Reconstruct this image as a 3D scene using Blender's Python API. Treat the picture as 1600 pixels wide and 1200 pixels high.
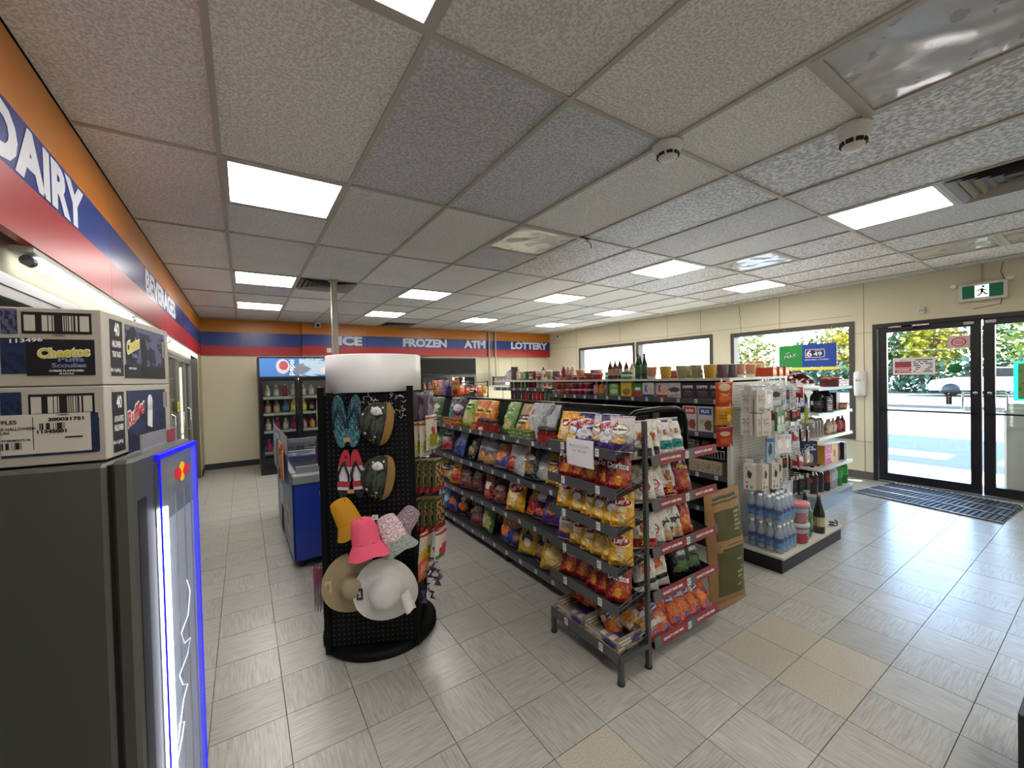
import bpy, math, random
from mathutils import Vector, Matrix, noise
random.seed(7)
S = bpy.context.scene
COL = S.collection
for o in list(bpy.data.objects): bpy.data.objects.remove(o)
R_ = math.radians
# ---------------------------------------------------------------- camera
YAW, PIT, ROL, FPX, CH = .581191, -.0162684, -.0237069, 638.95, 1.47201
ZC = 2.602
fw = Vector((math.sin(YAW)*math.cos(PIT), math.cos(YAW)*math.cos(PIT), math.sin(PIT)))
rt = Vector((math.cos(YAW), -math.sin(YAW), 0)); up = rt.cross(fw)
r2 = math.cos(ROL)*rt + math.sin(ROL)*up; u2 = -math.sin(ROL)*rt + math.cos(ROL)*up
cam = bpy.data.cameras.new('camera'); co = bpy.data.objects.new('camera', cam); COL.objects.link(co)
cam.sensor_width = 36; cam.lens = FPX/1600*36; cam.clip_start = .05; cam.clip_end = 400
M4 = Matrix((r2, u2, -fw)).transposed().to_4x4(); M4.translation = (0, 0, CH); co.matrix_world = M4
S.camera = co
# ---------------------------------------------------------------- world, sun, exposure
w = bpy.data.worlds.new('sky'); S.world = w; w.use_nodes = True
nt = w.node_tree; bg = nt.nodes['Background']
sky = nt.nodes.new('ShaderNodeTexSky'); sky.sky_type = 'NISHITA'; sky.sun_disc = False
sky.sun_elevation = R_(36); sky.sun_rotation = R_(150); sky.air_density = 1.0; sky.dust_density = 0.3; sky.ozone_density = 1.5
nt.links.new(sky.outputs[0], bg.inputs[0]); bg.inputs[1].default_value = 1.7
sun = bpy.data.lights.new('sun', 'SUN'); so = bpy.data.objects.new('sun', sun); COL.objects.link(so)
sun.energy = 27; sun.angle = R_(.6); sun.color = (1, .95, .86)
so.rotation_euler = Vector((.42, -.70, .62)).to_track_quat('Z', 'Y').to_euler()
S.view_settings.view_transform = 'Standard'; S.view_settings.look = 'None'
S.view_settings.exposure = 0.7; S.view_settings.gamma = 1
S.view_settings.use_curve_mapping = False
LAMP = 14
# ---------------------------------------------------------------- materials
MC = {}
def sc(c):
    if isinstance(c, str):
        c = [int(c[i:i+2], 16)/255 for i in (0, 2, 4)]
        c = [x/12.92 if x <= .04045 else ((x+.055)/1.055)**2.4 for x in c]
    return (c[0], c[1], c[2], 1)
class N:
    def __init__(s, t): s.t = t
    def __call__(s, typ, ins=(), **kw):
        n = s.t.nodes.new(typ)
        for k, v in kw.items(): setattr(n, k, v)
        for i, v in enumerate(ins):
            if v is None: continue
            if hasattr(v, 'is_output'): s.t.links.new(v, n.inputs[i])
            else: n.inputs[i].default_value = v
        return n.outputs[0]
    def m(s, op, a, b=None, c=None): return s('ShaderNodeMath', [a, b, c], operation=op)
    def vm(s, op, a, b=None, out=0):
        n = s.t.nodes.new('ShaderNodeVectorMath'); n.operation = op
        for i, v in enumerate([a, b]):
            if v is None: continue
            if hasattr(v, 'is_output'): s.t.links.new(v, n.inputs[i])
            else: n.inputs[i].default_value = v
        return n.outputs[out]
    def mix(s, f, a, b):
        n = s.t.nodes.new('ShaderNodeMix'); n.data_type = 'RGBA'
        for i, v in ((0, f), (6, a), (7, b)):
            if hasattr(v, 'is_output'): s.t.links.new(v, n.inputs[i])
            else: n.inputs[i].default_value = v
        return n.outputs[2]
    def noise(s, vec, scale, detail=2, rough=.5):
        n = s.t.nodes.new('ShaderNodeTexNoise'); n.inputs['Scale'].default_value = scale
        n.inputs['Detail'].default_value = detail; n.inputs['Roughness'].default_value = rough
        if vec is not None: s.t.links.new(vec, n.inputs['Vector'])
        return n.outputs[0]
def newmat(name):
    m = bpy.data.materials.new(name); m.use_nodes = True
    return m, m.node_tree.nodes['Principled BSDF'], N(m.node_tree)
def setb(b, rough=.5, metal=0, spec=.5, trans=0, emit=None, es=0, alpha=1, coat=0, ior=None):
    b.inputs['Roughness'].default_value = rough; b.inputs['Metallic'].default_value = metal
    b.inputs['Specular IOR Level'].default_value = spec; b.inputs['Transmission Weight'].default_value = trans
    b.inputs['Alpha'].default_value = alpha; b.inputs['Coat Weight'].default_value = coat
    if ior: b.inputs['IOR'].default_value = ior
    if emit is not None: b.inputs['Emission Color'].default_value = sc(emit); b.inputs['Emission Strength'].default_value = es
def bumpit(n, b, h, strength=.3, dist=.01):
    bp = n.t.nodes.new('ShaderNodeBump'); bp.inputs['Strength'].default_value = strength; bp.inputs['Distance'].default_value = dist
    n.t.links.new(h, bp.inputs['Height']); n.t.links.new(bp.outputs[0], b.inputs['Normal'])
def P(name, base, layers=(), bump=None, var=0.06, **kw):
    """printed / painted material: a base colour with flat print drawn in UV space"""
    if name in MC: return MC[name]
    m, b, n = newmat(name); MC[name] = m
    setb(b, **kw)
    col = sc(base); tc = n.t.nodes.new('ShaderNodeTexCoord')
    if layers:
        uv = tc.outputs['UV']
        for L in layers:
            k = L[0]
            if k == 'grad':       # vertical colour blend v0..v1
                _, v0, v1, c = L
                sp = n.t.nodes.new('ShaderNodeSeparateXYZ'); n.t.links.new(uv, sp.inputs[0])
                mr = n.t.nodes.new('ShaderNodeMapRange'); n.t.links.new(sp.outputs[1], mr.inputs[0])
                mr.inputs[1].default_value = v0; mr.inputs[2].default_value = v1
                mask = mr.outputs[0]
            else:
                _, cu, cv, ru, rv, c = L[:6]
                d = n.vm('DIVIDE', n.vm('SUBTRACT', uv, (cu, cv, 0)), (ru, rv, 1e6))
                if k in ('ell', 'blob', 'ring'):
                    if k == 'blob':
                        wv = n.vm('MULTIPLY_ADD', uv, (1, 1, 1)); nz = n.noise(uv, 9, 2)
                        ln = n.m('ADD', n.vm('LENGTH', d, out=1), n.m('MULTIPLY', n.m('SUBTRACT', nz, .5), 1.6))
                    else: ln = n.vm('LENGTH', d, out=1)
                    mask = n.m('LESS_THAN', ln, 1.)
                    if k == 'ring': mask = n.m('MULTIPLY', mask, n.m('GREATER_THAN', ln, L[6]))
                else:
                    sp = n.t.nodes.new('ShaderNodeSeparateXYZ'); n.t.links.new(n.vm('ABSOLUTE', d), sp.inputs[0])
                    mask = n.m('LESS_THAN', n.m('MAXIMUM', sp.outputs[0], sp.outputs[1]), 1.)
                    if k == 'slant':
                        s2 = n.t.nodes.new('ShaderNodeSeparateXYZ'); n.t.links.new(d, s2.inputs[0])
                        mask = n.m('LESS_THAN', n.m('ABSOLUTE', n.m('ADD', s2.outputs[1], n.m('MULTIPLY', s2.outputs[0], L[6]))), 1.)
                    if k in ('lines', 'bars', 'speck'):
                        q = n.vm('MULTIPLY', uv, (L[6], L[7], 0))
                        if k == 'bars': q = n.vm('MULTIPLY', q, (1, 0, 0))
                        wn = n.t.nodes.new('ShaderNodeTexWhiteNoise'); wn.noise_dimensions = '2D'
                        n.t.links.new(n.vm('FLOOR', q), wn.inputs[0])
                        mask = n.m('MULTIPLY', mask, n.m('GREATER_THAN', wn.outputs[0], L[8] if len(L) > 8 else .45))
                        if k == 'lines':
                            s3 = n.t.nodes.new('ShaderNodeSeparateXYZ'); n.t.links.new(n.vm('FRACTION', q), s3.inputs[0])
                            mask = n.m('MULTIPLY', mask, n.m('GREATER_THAN', s3.outputs[1], .45))
                    if k == 'patch':
                        mask = n.m('MULTIPLY', mask, n.m('GREATER_THAN', n.noise(uv, L[6], 3), L[7]))
            col = n.mix(mask, col, sc(c))
    if var:
        nz = n.noise(tc.outputs['Object'], 3, 3); f = n.m('MULTIPLY_ADD', nz, 2*var, 1-var)
        col = n.vm('SCALE', col if hasattr(col, 'is_output') else n('ShaderNodeRGB') , None)
        nn = col.node
        if not nn.inputs[0].is_linked: nn.inputs[0].default_value = sc(base)[:3]
        elif nn.inputs[0].links[0].from_node.type == 'RGB': nn.inputs[0].links[0].from_node.outputs[0].default_value = sc(base)
        n.t.links.new(f, nn.inputs['Scale'])
        n.t.links.new(col, b.inputs['Base Color'])
    elif hasattr(col, 'is_output'): n.t.links.new(col, b.inputs['Base Color'])
    else: b.inputs['Base Color'].default_value = col
    if bump:
        sc_, st, ds = bump
        bumpit(n, b, n.noise(tc.outputs['Object'], sc_, 4), st, ds)
    return m
def E(name, c, s): return P(name, '000000', var=0, emit=c, es=s)
black = P('black_paint', '0b0b0c', rough=.45); blackgl = P('black_gloss', '0a0a0b', rough=.2)
dark = P('dark_grey_metal', '3a3d40', rough=.4, metal=.3); grey = P('grey_metal', '6e7174', rough=.4, metal=.4)
white = P('white_plastic', 'e2e2e0', rough=.4); chrome = P('chrome', 'c8c8c8', rough=.18, metal=1, var=0)
cream = P('cream_wall_paint', 'd9d1b6', rough=.75, bump=(60, .15, .002), var=.04)
tagw = P('tag_white', 'd8d8d6', [('lines', .5, .5, .4, .35, '555555', 9, 5)], var=0)
lite = P('light_shelf_metal', 'c4c2b8', rough=.4); redp = P('red_print', 'c01c24', var=0)
inkb = P('ink_black', '101010', var=0, rough=.6); inkw = P('ink_white', 'ececec', var=0, rough=.6)
inkr = P('ink_red', 'b8141f', var=0); inky = P('ink_yellow', 'e8c62a', var=0); inkbl = P('ink_blue', '1b3a9a', var=0)
inkg = P('ink_green', '1d7a3a', var=0)
def thinglass(name, tint, refl=.07):
    m, b, n = newmat(name); t = m.node_tree; t.nodes.remove(b); out = t.nodes['Material Output']
    tr = t.nodes.new('ShaderNodeBsdfTransparent'); tr.inputs[0].default_value = (*tint, 1)
    gs = t.nodes.new('ShaderNodeBsdfGlossy'); gs.inputs['Roughness'].default_value = .02
    lw = t.nodes.new('ShaderNodeLayerWeight'); fz = t.nodes.new('ShaderNodeMath'); fz.operation = 'POWER'; t.links.new(lw.outputs['Facing'], fz.inputs[0]); fz.inputs[1].default_value = 3.5
    f2 = t.nodes.new('ShaderNodeMath'); f2.operation = 'MULTIPLY_ADD'; t.links.new(fz.outputs[0], f2.inputs[0]); f2.inputs[1].default_value = .5; f2.inputs[2].default_value = .035
    mx = t.nodes.new('ShaderNodeMixShader'); t.links.new(f2.outputs[0], mx.inputs[0]); t.links.new(tr.outputs[0], mx.inputs[1]); t.links.new(gs.outputs[0], mx.inputs[2]); t.links.new(mx.outputs[0], out.inputs[0])
    return m
# ---------------------------------------------------------------- mesh helpers
TXT = {}
def textgeo(s, bold=.02):
    if (s, bold) in TXT: return TXT[(s, bold)]
    c = bpy.data.curves.new('t', 'FONT'); c.body = s; c.resolution_u = 3; c.offset = bold; c.align_x = 'CENTER'; c.align_y = 'CENTER'
    o = bpy.data.objects.new('t', c); me = o.to_mesh()
    vs = [(v.co.x, v.co.y) for v in me.vertices]; fs = [tuple(p.vertices) for p in me.polygons]
    if vs:
        x0 = min(v[0] for v in vs); x1 = max(v[0] for v in vs); y0 = min(v[1] for v in vs); y1 = max(v[1] for v in vs)
        vs = [((x-(x0+x1)/2)/(x1-x0), (y-(y0+y1)/2)/(y1-y0)) for x, y in vs]; asp = (x1-x0)/(y1-y0)
    else: asp = 1
    o.to_mesh_clear(); bpy.data.objects.remove(o); bpy.data.curves.remove(c)
    TXT[(s, bold)] = (vs, fs, asp); return TXT[(s, bold)]
class MB:
    def __init__(s): s.v = []; s.f = []; s.m = []; s.u = []; s.s = []
    def add(s, vs, fs, mat=0, uvs=None, smooth=False, xf=None):
        o = len(s.v)
        s.v += [tuple(xf @ Vector(v)) if xf else tuple(v) for v in vs]
        for i, f in enumerate(fs):
            s.f.append([a+o for a in f]); s.m.append(mat); s.s.append(smooth)
            if uvs: s.u.append([uvs[a] for a in f])
            elif len(f) == 4: s.u.append([(0, 0), (1, 0), (1, 1), (0, 1)])
            else: s.u.append([(.5, .5)]*len(f))
        return s
    def box(s, x0, y0, z0, x1, y1, z1, mat=0, b=0, xf=None, mats=None):
        # face order: -y, +x, +y, -x, +z, -z
        if b: return s.bbox(x0, y0, z0, x1, y1, z1, mat, b, xf)
        vs = [(x0, y0, z0), (x1, y0, z0), (x1, y1, z0), (x0, y1, z0), (x0, y0, z1), (x1, y0, z1), (x1, y1, z1), (x0, y1, z1)]
        fs = [(0, 1, 5, 4), (1, 2, 6, 5), (2, 3, 7, 6), (3, 0, 4, 7), (4, 5, 6, 7), (3, 2, 1, 0)]
        for i, f in enumerate(fs): s.add([vs[a] for a in f], [(0, 1, 2, 3)], mats[i] if mats else mat, xf=xf)
        return s
    def bbox(s, x0, y0, z0, x1, y1, z1, mat, b, xf=None):
        # chamfered box
        vs = []; idx = {}
        for sx in (0, 1):
            for sy in (0, 1):
                for sz in (0, 1):
                    X, Y, Z = (x0, x1)[sx], (y0, y1)[sy], (z0, z1)[sz]
                    dx, dy, dz = (b, -b)[sx], (b, -b)[sy], (b, -b)[sz]
                    for k, p in enumerate([(X, Y+dy, Z+dz), (X+dx, Y, Z+dz), (X+dx, Y+dy, Z)]):
                        idx[(sx, sy, sz, k)] = len(vs); vs.append(p)
        g = lambda *a: idx[a]
        fs = [(g(0,0,0,1), g(1,0,0,1), g(1,0,1,1), g(0,0,1,1)), (g(1,0,0,0), g(1,1,0,0), g(1,1,1,0), g(1,0,1,0)),
              (g(1,1,0,1), g(0,1,0,1), g(0,1,1,1), g(1,1,1,1)), (g(0,1,0,0), g(0,0,0,0), g(0,0,1,0), g(0,1,1,0)),
              (g(0,0,1,2), g(1,0,1,2), g(1,1,1,2), g(0,1,1,2)), (g(0,1,0,2), g(1,1,0,2), g(1,0,0,2), g(0,0,0,2))]
        for sx in (0, 1):
            for sy in (0, 1):
                f = (g(sx,sy,0,0), g(sx,sy,0,1), g(sx,sy,1,1), g(sx,sy,1,0)); fs.append(f if sx == sy else f[::-1])
        for sx in (0, 1):
            for sz in (0, 1):
                f = (g(sx,0,sz,0), g(sx,1,sz,0), g(sx,1,sz,2), g(sx,0,sz,2)); fs.append(f if (sx == 1) == (sz == 1) else f[::-1])
        for sy in (0, 1):
            for sz in (0, 1):
                f = (g(0,sy,sz,1), g(1,sy,sz,1), g(1,sy,sz,2), g(0,sy,sz,2)); fs.append(f if (sy == 0) == (sz == 1) else f[::-1])
        for sx in (0, 1):
            for sy in (0, 1):
                for sz in (0, 1):
                    f = (g(sx,sy,sz,0), g(sx,sy,sz,1), g(sx,sy,sz,2)); fs.append(f if (sx+sy+sz) % 2 == 0 else f[::-1])
        for f in fs[:6]: s.add([vs[a] for a in f], [(0, 1, 2, 3)], mat, xf=xf)
        for f in fs[6:]: s.add([vs[a] for a in f], [tuple(range(len(f)))], mat, uvs=[(.01, .01)]*len(f), xf=xf)
        return s
    def lathe(s, prof, seg=16, mat=0, xf=None, cap=True, mats=None, smooth=True, a0=0, a1=2*math.pi, c=(0, 0)):
        full = abs(a1-a0-2*math.pi) < 1e-6; vs = []; uv = []; n = len(prof)
        for j in range(seg+1):
            a = a0+(a1-a0)*j/seg
            for k, (r, z) in enumerate(prof):
                vs.append((c[0]+r*math.cos(a), c[1]+r*math.sin(a), z))
                z0 = prof[0][1]; z1 = prof[-1][1]
                uv.append((j/seg, (z-z0)/(z1-z0) if z1 != z0 else r/max(1e-6, prof[0][0])))
        for k in range(n-1):
            mm = mats[k] if mats else mat
            fs = [(j*n+k, (j+1)*n+k, (j+1)*n+k+1, j*n+k+1) for j in range(seg)]
            s.add(vs, fs, mm, uvs=uv, smooth=smooth, xf=xf) if k == 0 else s.addf(fs, mm, uv, smooth, len(vs))
        if cap:
            for k, rev in ((0, True), (n-1, False)):
                if prof[k][0] > 1e-4:
                    ring = [vs[j*n+k] for j in range(seg)]
                    s.add(ring, [tuple(range(seg))[::-1] if rev else tuple(range(seg))], mats[min(k, n-2)] if mats else mat, xf=xf)
        return s
    def addf(s, fs, mat, uv, smooth, nv):
        o = len(s.v)-nv
        for f in fs: s.f.append([a+o for a in f]); s.m.append(mat); s.s.append(smooth); s.u.append([uv[a] for a in f])
    def tube(s, pts, r, seg=8, mat=0, xf=None, closed=False):
        pts = [Vector(p) for p in pts]; vs = []; fs = []; n = len(pts); prev = None
        for i, p in enumerate(pts):
            d = ((pts[(i+1) % n] if (i < n-1 or closed) else p)-(pts[i-1] if (i > 0 or closed) else p)).normalized()
            a = prev if prev is not None and abs(prev.dot(d)) < .95 else (Vector((0, 0, 1)) if abs(d.z) < .9 else Vector((1, 0, 0)))
            a = (a-d*a.dot(d)).normalized(); b2 = d.cross(a); prev = a
            for k in range(seg):
                t = 2*math.pi*(k+.5)/seg; vs.append(p+r*(math.cos(t)*a+math.sin(t)*b2))
        for i in range(n if closed else n-1):
            for k in range(seg):
                j = (i+1) % n; fs.append((i*seg+k, i*seg+(k+1) % seg, j*seg+(k+1) % seg, j*seg+k))
        s.add(vs, fs, mat, smooth=seg > 4, xf=xf)
        if not closed: s.add(vs[:seg], [tuple(range(seg))[::-1]], mat, xf=xf); s.add(vs[-seg:], [tuple(range(seg))], mat, xf=xf)
        return s
    def grid(s, fn, nu, nv, mat=0, smooth=True, xf=None, flip=False):
        vs = [fn(i/nu, j/nv) for j in range(nv+1) for i in range(nu+1)]; uv = [(i/nu, j/nv) for j in range(nv+1) for i in range(nu+1)]
        fs = [(j*(nu+1)+i, j*(nu+1)+i+1, (j+1)*(nu+1)+i+1, (j+1)*(nu+1)+i) for j in range(nv) for i in range(nu)]
        if flip: fs = [f[::-1] for f in fs]
        return s.add(vs, fs, mat, uvs=uv, smooth=smooth, xf=xf)
    def prism(s, pts, ax, a, b, mat=0, xf=None):
        """closed outline pts (2D) extruded along axis ax from a to b"""
        def m(p, t): return {'x': (t, p[0], p[1]), 'y': (p[0], t, p[1]), 'z': (p[0], p[1], t)}[ax]
        n = len(pts); A = [m(p, a) for p in pts]; B = [m(p, b) for p in pts]
        us = [p[0] for p in pts]; ws = [p[1] for p in pts]; du = max(us)-min(us) or 1; dw = max(ws)-min(ws) or 1
        uv = [((p[0]-min(us))/du, (p[1]-min(ws))/dw) for p in pts]
        s.add(A, [tuple(range(n))[::-1]], mat, uvs=uv, xf=xf); s.add(B, [tuple(range(n))], mat, uvs=uv, xf=xf)
        return s.add(A+B, [(i, (i+1) % n, n+(i+1) % n, n+i) for i in range(n)], mat, uvs=uv+uv, xf=xf)
    def text(s, t, fn, w=None, h=None, mat=0, bold=.02, th=0):
        """lettering; fn maps (x, y) in metres centred on the text to 3D"""
        vs, fs, asp = textgeo(t, bold)
        if not vs: return s
        if w is None: w = h*asp
        if h is None: h = w/asp
        s.add([fn(x*w, y*h) for x, y in vs], fs, mat)
        return s
    def build(s, name, mats, parent=None, loc=(0, 0, 0), rz=0, kind=None):
        me = bpy.data.meshes.new(name); me.from_pydata(s.v, [], s.f)
        mats = mats if isinstance(mats, (list, tuple)) else [mats]
        for m in mats: me.materials.append(m)
        me.polygons.foreach_set('material_index', s.m); me.polygons.foreach_set('use_smooth', s.s)
        ul = me.uv_layers.new(name='UVMap'); fl = []
        for f in s.u:
            for a in f: fl += [a[0], a[1]]
        ul.data.foreach_set('uv', fl); me.update()
        o = bpy.data.objects.new(name, me); COL.objects.link(o); o.location = loc; o.rotation_euler = (0, 0, rz)
        if parent: o.parent = parent
        if kind: o['kind'] = kind
        return o
def tag(o, label=None, cat=None, group=None, kind=None):
    if label: o['label'] = label
    if cat: o['category'] = cat
    if group: o['group'] = group
    if kind: o['kind'] = kind
    return o
def empty(name, label, cat, loc=(0, 0, 0), rz=0, group=None):
    o = bpy.data.objects.new(name, None); o.empty_display_size = .1; COL.objects.link(o); o.location = loc; o.rotation_euler = (0, 0, rz)
    return tag(o, label, cat, group)
def bx(name, a, b, mat, parent=None, bev=0, label=None, kind=None):
    o = MB().box(*a, *b, b=bev).build(name, mat, parent, kind=kind)
    if label: o['label'] = label
    return o
def copy_tree(o, parent=None):
    c = o.copy(); COL.objects.link(c)
    if parent: c.parent = parent
    for ch in o.children: copy_tree(ch, c)
    return c
PROTO = {}
def place(kind, loc, rot=(0, 0, 0), label=None, group=None, scale=None, bare=False):
    """put one more of a kind: the first call uses the built one, later calls copy it and each of its parts"""
    root, used = PROTO[kind]
    if not used: PROTO[kind][1] = True; o = root
    elif bare: o = root.copy(); COL.objects.link(o)
    else: o = copy_tree(root)
    o.location = loc; o.rotation_euler = rot
    if scale: o.scale = scale if isinstance(scale, (tuple, list)) else (scale,)*3
    o['label'] = label
    if group: o['group'] = group
    elif 'group' in o.keys(): del o['group']
    return o
def proto(kind, root, cat): root['category'] = cat; PROTO[kind] = [root, False]; return root
ORD = ['first', 'second', 'third', 'fourth', 'fifth', 'sixth', 'seventh', 'eighth', 'ninth', 'tenth', 'eleventh', 'twelfth', 'thirteenth',
       'fourteenth', 'fifteenth', 'sixteenth', 'seventeenth', 'eighteenth', 'nineteenth', 'twentieth', 'twenty-first', 'twenty-second', 'twenty-third', 'twenty-fourth', 'twenty-fifth', 'twenty-sixth', 'twenty-seventh', 'twenty-eighth']
def camxy(x, y, z):
    d = Vector((x, y, z-CH)); zz = d.dot(fw)
    return (800+FPX*d.dot(r2)/zz, 600-FPX*d.dot(u2)/zz, zz) if zz > .05 else None
# ================================================================ the room
XW, YB, XF, YN = 6.93, 8.75, -.59, -2.6
def tilemat(name, kind):
    m, b, n = newmat(name); setb(b, rough=.28, spec=.5)
    tc = n.t.nodes.new('ShaderNodeTexCoord'); oi = n.t.nodes.new('ShaderNodeObjectInfo')
    v = n.vm('ADD', tc.outputs['Object'], oi.outputs['Location'])
    if kind == 'speck':
        z = n.noise(v, 130, 3, .7); r = n('ShaderNodeMapRange', [z, .40, .62, 0., 1.])
        col = n.mix(r, sc('a19b8b'), sc('b4aea0'))
    else:
        s = (1, .07, 1) if kind == 'a' else (.07, 1, 1)
        z = n.noise(n.vm('MULTIPLY', v, s), 115, 5, .65); r = n('ShaderNodeMapRange', [z, .3, .62, 0., 1.])
        col = n.mix(r, sc('8c8b82'), sc('aeaea6'))
    big = n.noise(v, 1.3, 3); f = n.m('MULTIPLY_ADD', big, .16, .92)
    rn = n.m('MULTIPLY_ADD', oi.outputs['Random'], .12, .94)
    col = n.vm('SCALE', col); n.t.links.new(n.m('MULTIPLY', f, rn), col.node.inputs['Scale'])
    n.t.links.new(col, b.inputs['Base Color'])
    dirt = n('ShaderNodeMapRange', [n.noise(v, 38, 4, .7), .70, .76, 0., .55])
    n.t.links.new(n.mix(dirt, col, sc('5a564c')), b.inputs['Base Color'])
    bumpit(n, b, z, .06, .002)
    return m
FT = .2798; FX, FY = -.1606, 2.0626
tm = {k: tilemat('floor_tile_'+k, k) for k in ('a', 'b', 'speck')}
grout = P('floor_joint', '3d3a33', rough=.9)
floor = bx('floor', (-1.6, YN, -.12), (XW+.02, YB+.1, -.006), grout, kind='structure')
SPECK = {(8, -4), (9, -4), (8, -5), (9, -5), (4, -4), (0, 9), (-2, 14), (-1, 14), (12, 3)}
cells = []
for i in range(-4, 26):
    for j in range(-9, 25):
        x0, y0 = FX+i*FT, FY+j*FT
        if x0 > XW-.02 or y0 > YB or x0+FT < -.6: continue
        c = camxy(x0+FT/2, y0+FT/2, 0)
        vis = c is not None and -60 < c[0] < 1660 and 0 < c[1] < 1290
        cells.append((c[2] if vis else 99+math.hypot(x0, y0), i, j, x0, y0))
cells.sort()
g = .0015
tmesh = {}
rest = MB()
for n_, (d, i, j, x0, y0) in enumerate(cells):
    x1 = min(x0+FT, XW); k = 'speck' if (i, j) in SPECK else ('a' if (i+j) % 2 else 'b')
    if n_ < 296 and x1-x0 > FT-.01:
        if k not in tmesh:
            tmesh[k] = MB().box(-FT/2+g, -FT/2+g, -.006, FT/2-g, FT/2-g, 0).build('floor_tile', tm[k], floor)
            o = tmesh[k]
        else: o = tmesh[k].copy(); COL.objects.link(o)
        o.location = (x0+FT/2+random.uniform(-.0004, .0004), y0+FT/2, random.uniform(-.0006, 0)); o.parent = floor
    else: rest.box(x0+g, y0+g, -.006, x1-g, min(y0+FT, YB)-g, 0, {'a': 0, 'b': 1, 'speck': 2}[k])
rest.build('floor_tile_field', [tm['a'], tm['b'], tm['speck']], floor, kind='stuff')
# ---- ceiling
def cmat(name, c, sc1, st, rough=.8, lo=1.0, spec=.4):
    m, b, n = newmat(name); setb(b, rough=rough, spec=spec)
    tc = n.t.nodes.new('ShaderNodeTexCoord'); oi = n.t.nodes.new('ShaderNodeObjectInfo'); v = n.vm('ADD', tc.outputs['Object'], oi.outputs['Location'])
    z = n.noise(v, sc1, 3, .6); col = n.mix(n('ShaderNodeMapRange', [z, .42, .58, 0., 1.]), [q*lo for q in sc(c)[:3]]+[1], [min(.95, q*1.2) for q in sc(c)])
    f = n.m('MULTIPLY', n.m('MULTIPLY_ADD', n.noise(v, 1.1, 2), .25, .87), n.m('MULTIPLY_ADD', oi.outputs['Random'], .16, .92))
    col = n.vm('SCALE', col); n.t.links.new(f, col.node.inputs['Scale']); n.t.links.new(col, b.inputs['Base Color'])
    bumpit(n, b, z, min(1, st*1.3), .007); return m
cm = [cmat('ceiling_tile_plain', 'e3e5e0', 90, .6, .7, .86), cmat('ceiling_tile_coarse', 'e0e1de', 48, 1.0, .42, .55, .6), cmat('ceiling_tile_grey', 'cdd0d2', 75, .8, .5, .8)]
rail = P('ceiling_rail_paint', 'b8b4a8', rough=.5)
ceil = bx('ceiling', (-1.6, YN, ZC+.04), (XW+.15, YB+.1, ZC+.12), P('ceiling_void', '2a2826'), kind='structure')
CX, CY = -.067, 1.27
LIGHTS = {(0, -1), (0, 2), (0, 6), (0, 9), (3, 6), (3, 9), (6, -1), (6, 2), (6, 5), (6, 9), (9, 6), (9, 2), (9, 9), (3, -4), (0, -5), (6, -5), (9, -5)}
SHINY = {(3, 2), (3, -2), (7, 1), (9, -1), (9, -2)}; VENT = {(6, -2), (1, 6), (4, 11)}
SPEC = LIGHTS | SHINY | VENT
y0c = CY-8*.61
cd = {}
def ctile(x0, y0, x1, y1, k):
    key = (round(x1-x0, 2), round(y1-y0, 2), k)
    if key not in cd:
        w2, h2 = (x1-x0)/2-.004, (y1-y0)/2-.004
        cd[key] = MB().box(-w2, -h2, 0, w2, h2, .015).build('ceiling_tile', cm[k], ceil); o = cd[key]
    else: o = cd[key].copy(); COL.objects.link(o)
    o.location = ((x0+x1)/2, (y0+y1)/2, ZC+.006+random.uniform(0, .003))
for i in range(-1, 12):
    x0 = max(CX+i*.61, XF); x1 = min(CX+(i+1)*.61, XW)
    if x1-x0 < .05: continue
    for j in range(-4, 7):
        a = [(i, 2*j) in SPEC, (i, 2*j+1) in SPEC]
        ya = CY+j*1.22; yb = min(ya+1.22, YB)
        if ya > YB: continue
        if i >= 4 and j <= 1: k = 1
        else: k = 0
        if random.random() < .14: k = 2
        if (i, j) in ((1, 0), (3, 1), (2, 4)): k = 2
        if not a[0] and not a[1]: ctile(x0, ya, x1, yb, k)
        else:
            for h in (0, 1):
                if not a[h] and ya+h*.61 < YB-.05: ctile(x0, ya+h*.61, x1, min(ya+h*.61+.61, YB), k)
rl = None
for i in range(0, 12):
    x = CX+i*.61
    if rl is None: rl = MB().box(-.012, YN, -.001, .012, YB, .008).build('ceiling_rail', rail, ceil); o = rl
    else: o = rl.copy(); COL.objects.link(o)
    o.location = (x, 0, ZC)
cr = None
for i in range(-1, 12):
    x0 = max(CX+i*.61, XF)+.012; x1 = min(CX+(i+1)*.61, XW)-.012
    if x1-x0 < .1: continue
    for h in range(-7, 13):
        y = CY+h*.61
        if y > YB: continue
        if h % 2 == 0 or (i, h) in SPEC or (i, h-1) in SPEC:
            key = round(x1-x0, 2)
            if ('r', key) not in cd: cd[('r', key)] = MB().box(-(x1-x0)/2, -.011, -.0005, (x1-x0)/2, .011, .008).build('cross_rail', rail, ceil); o = cd[('r', key)]
            else: o = cd[('r', key)].copy(); COL.objects.link(o)
            o.location = ((x0+x1)/2, y, ZC)
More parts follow.
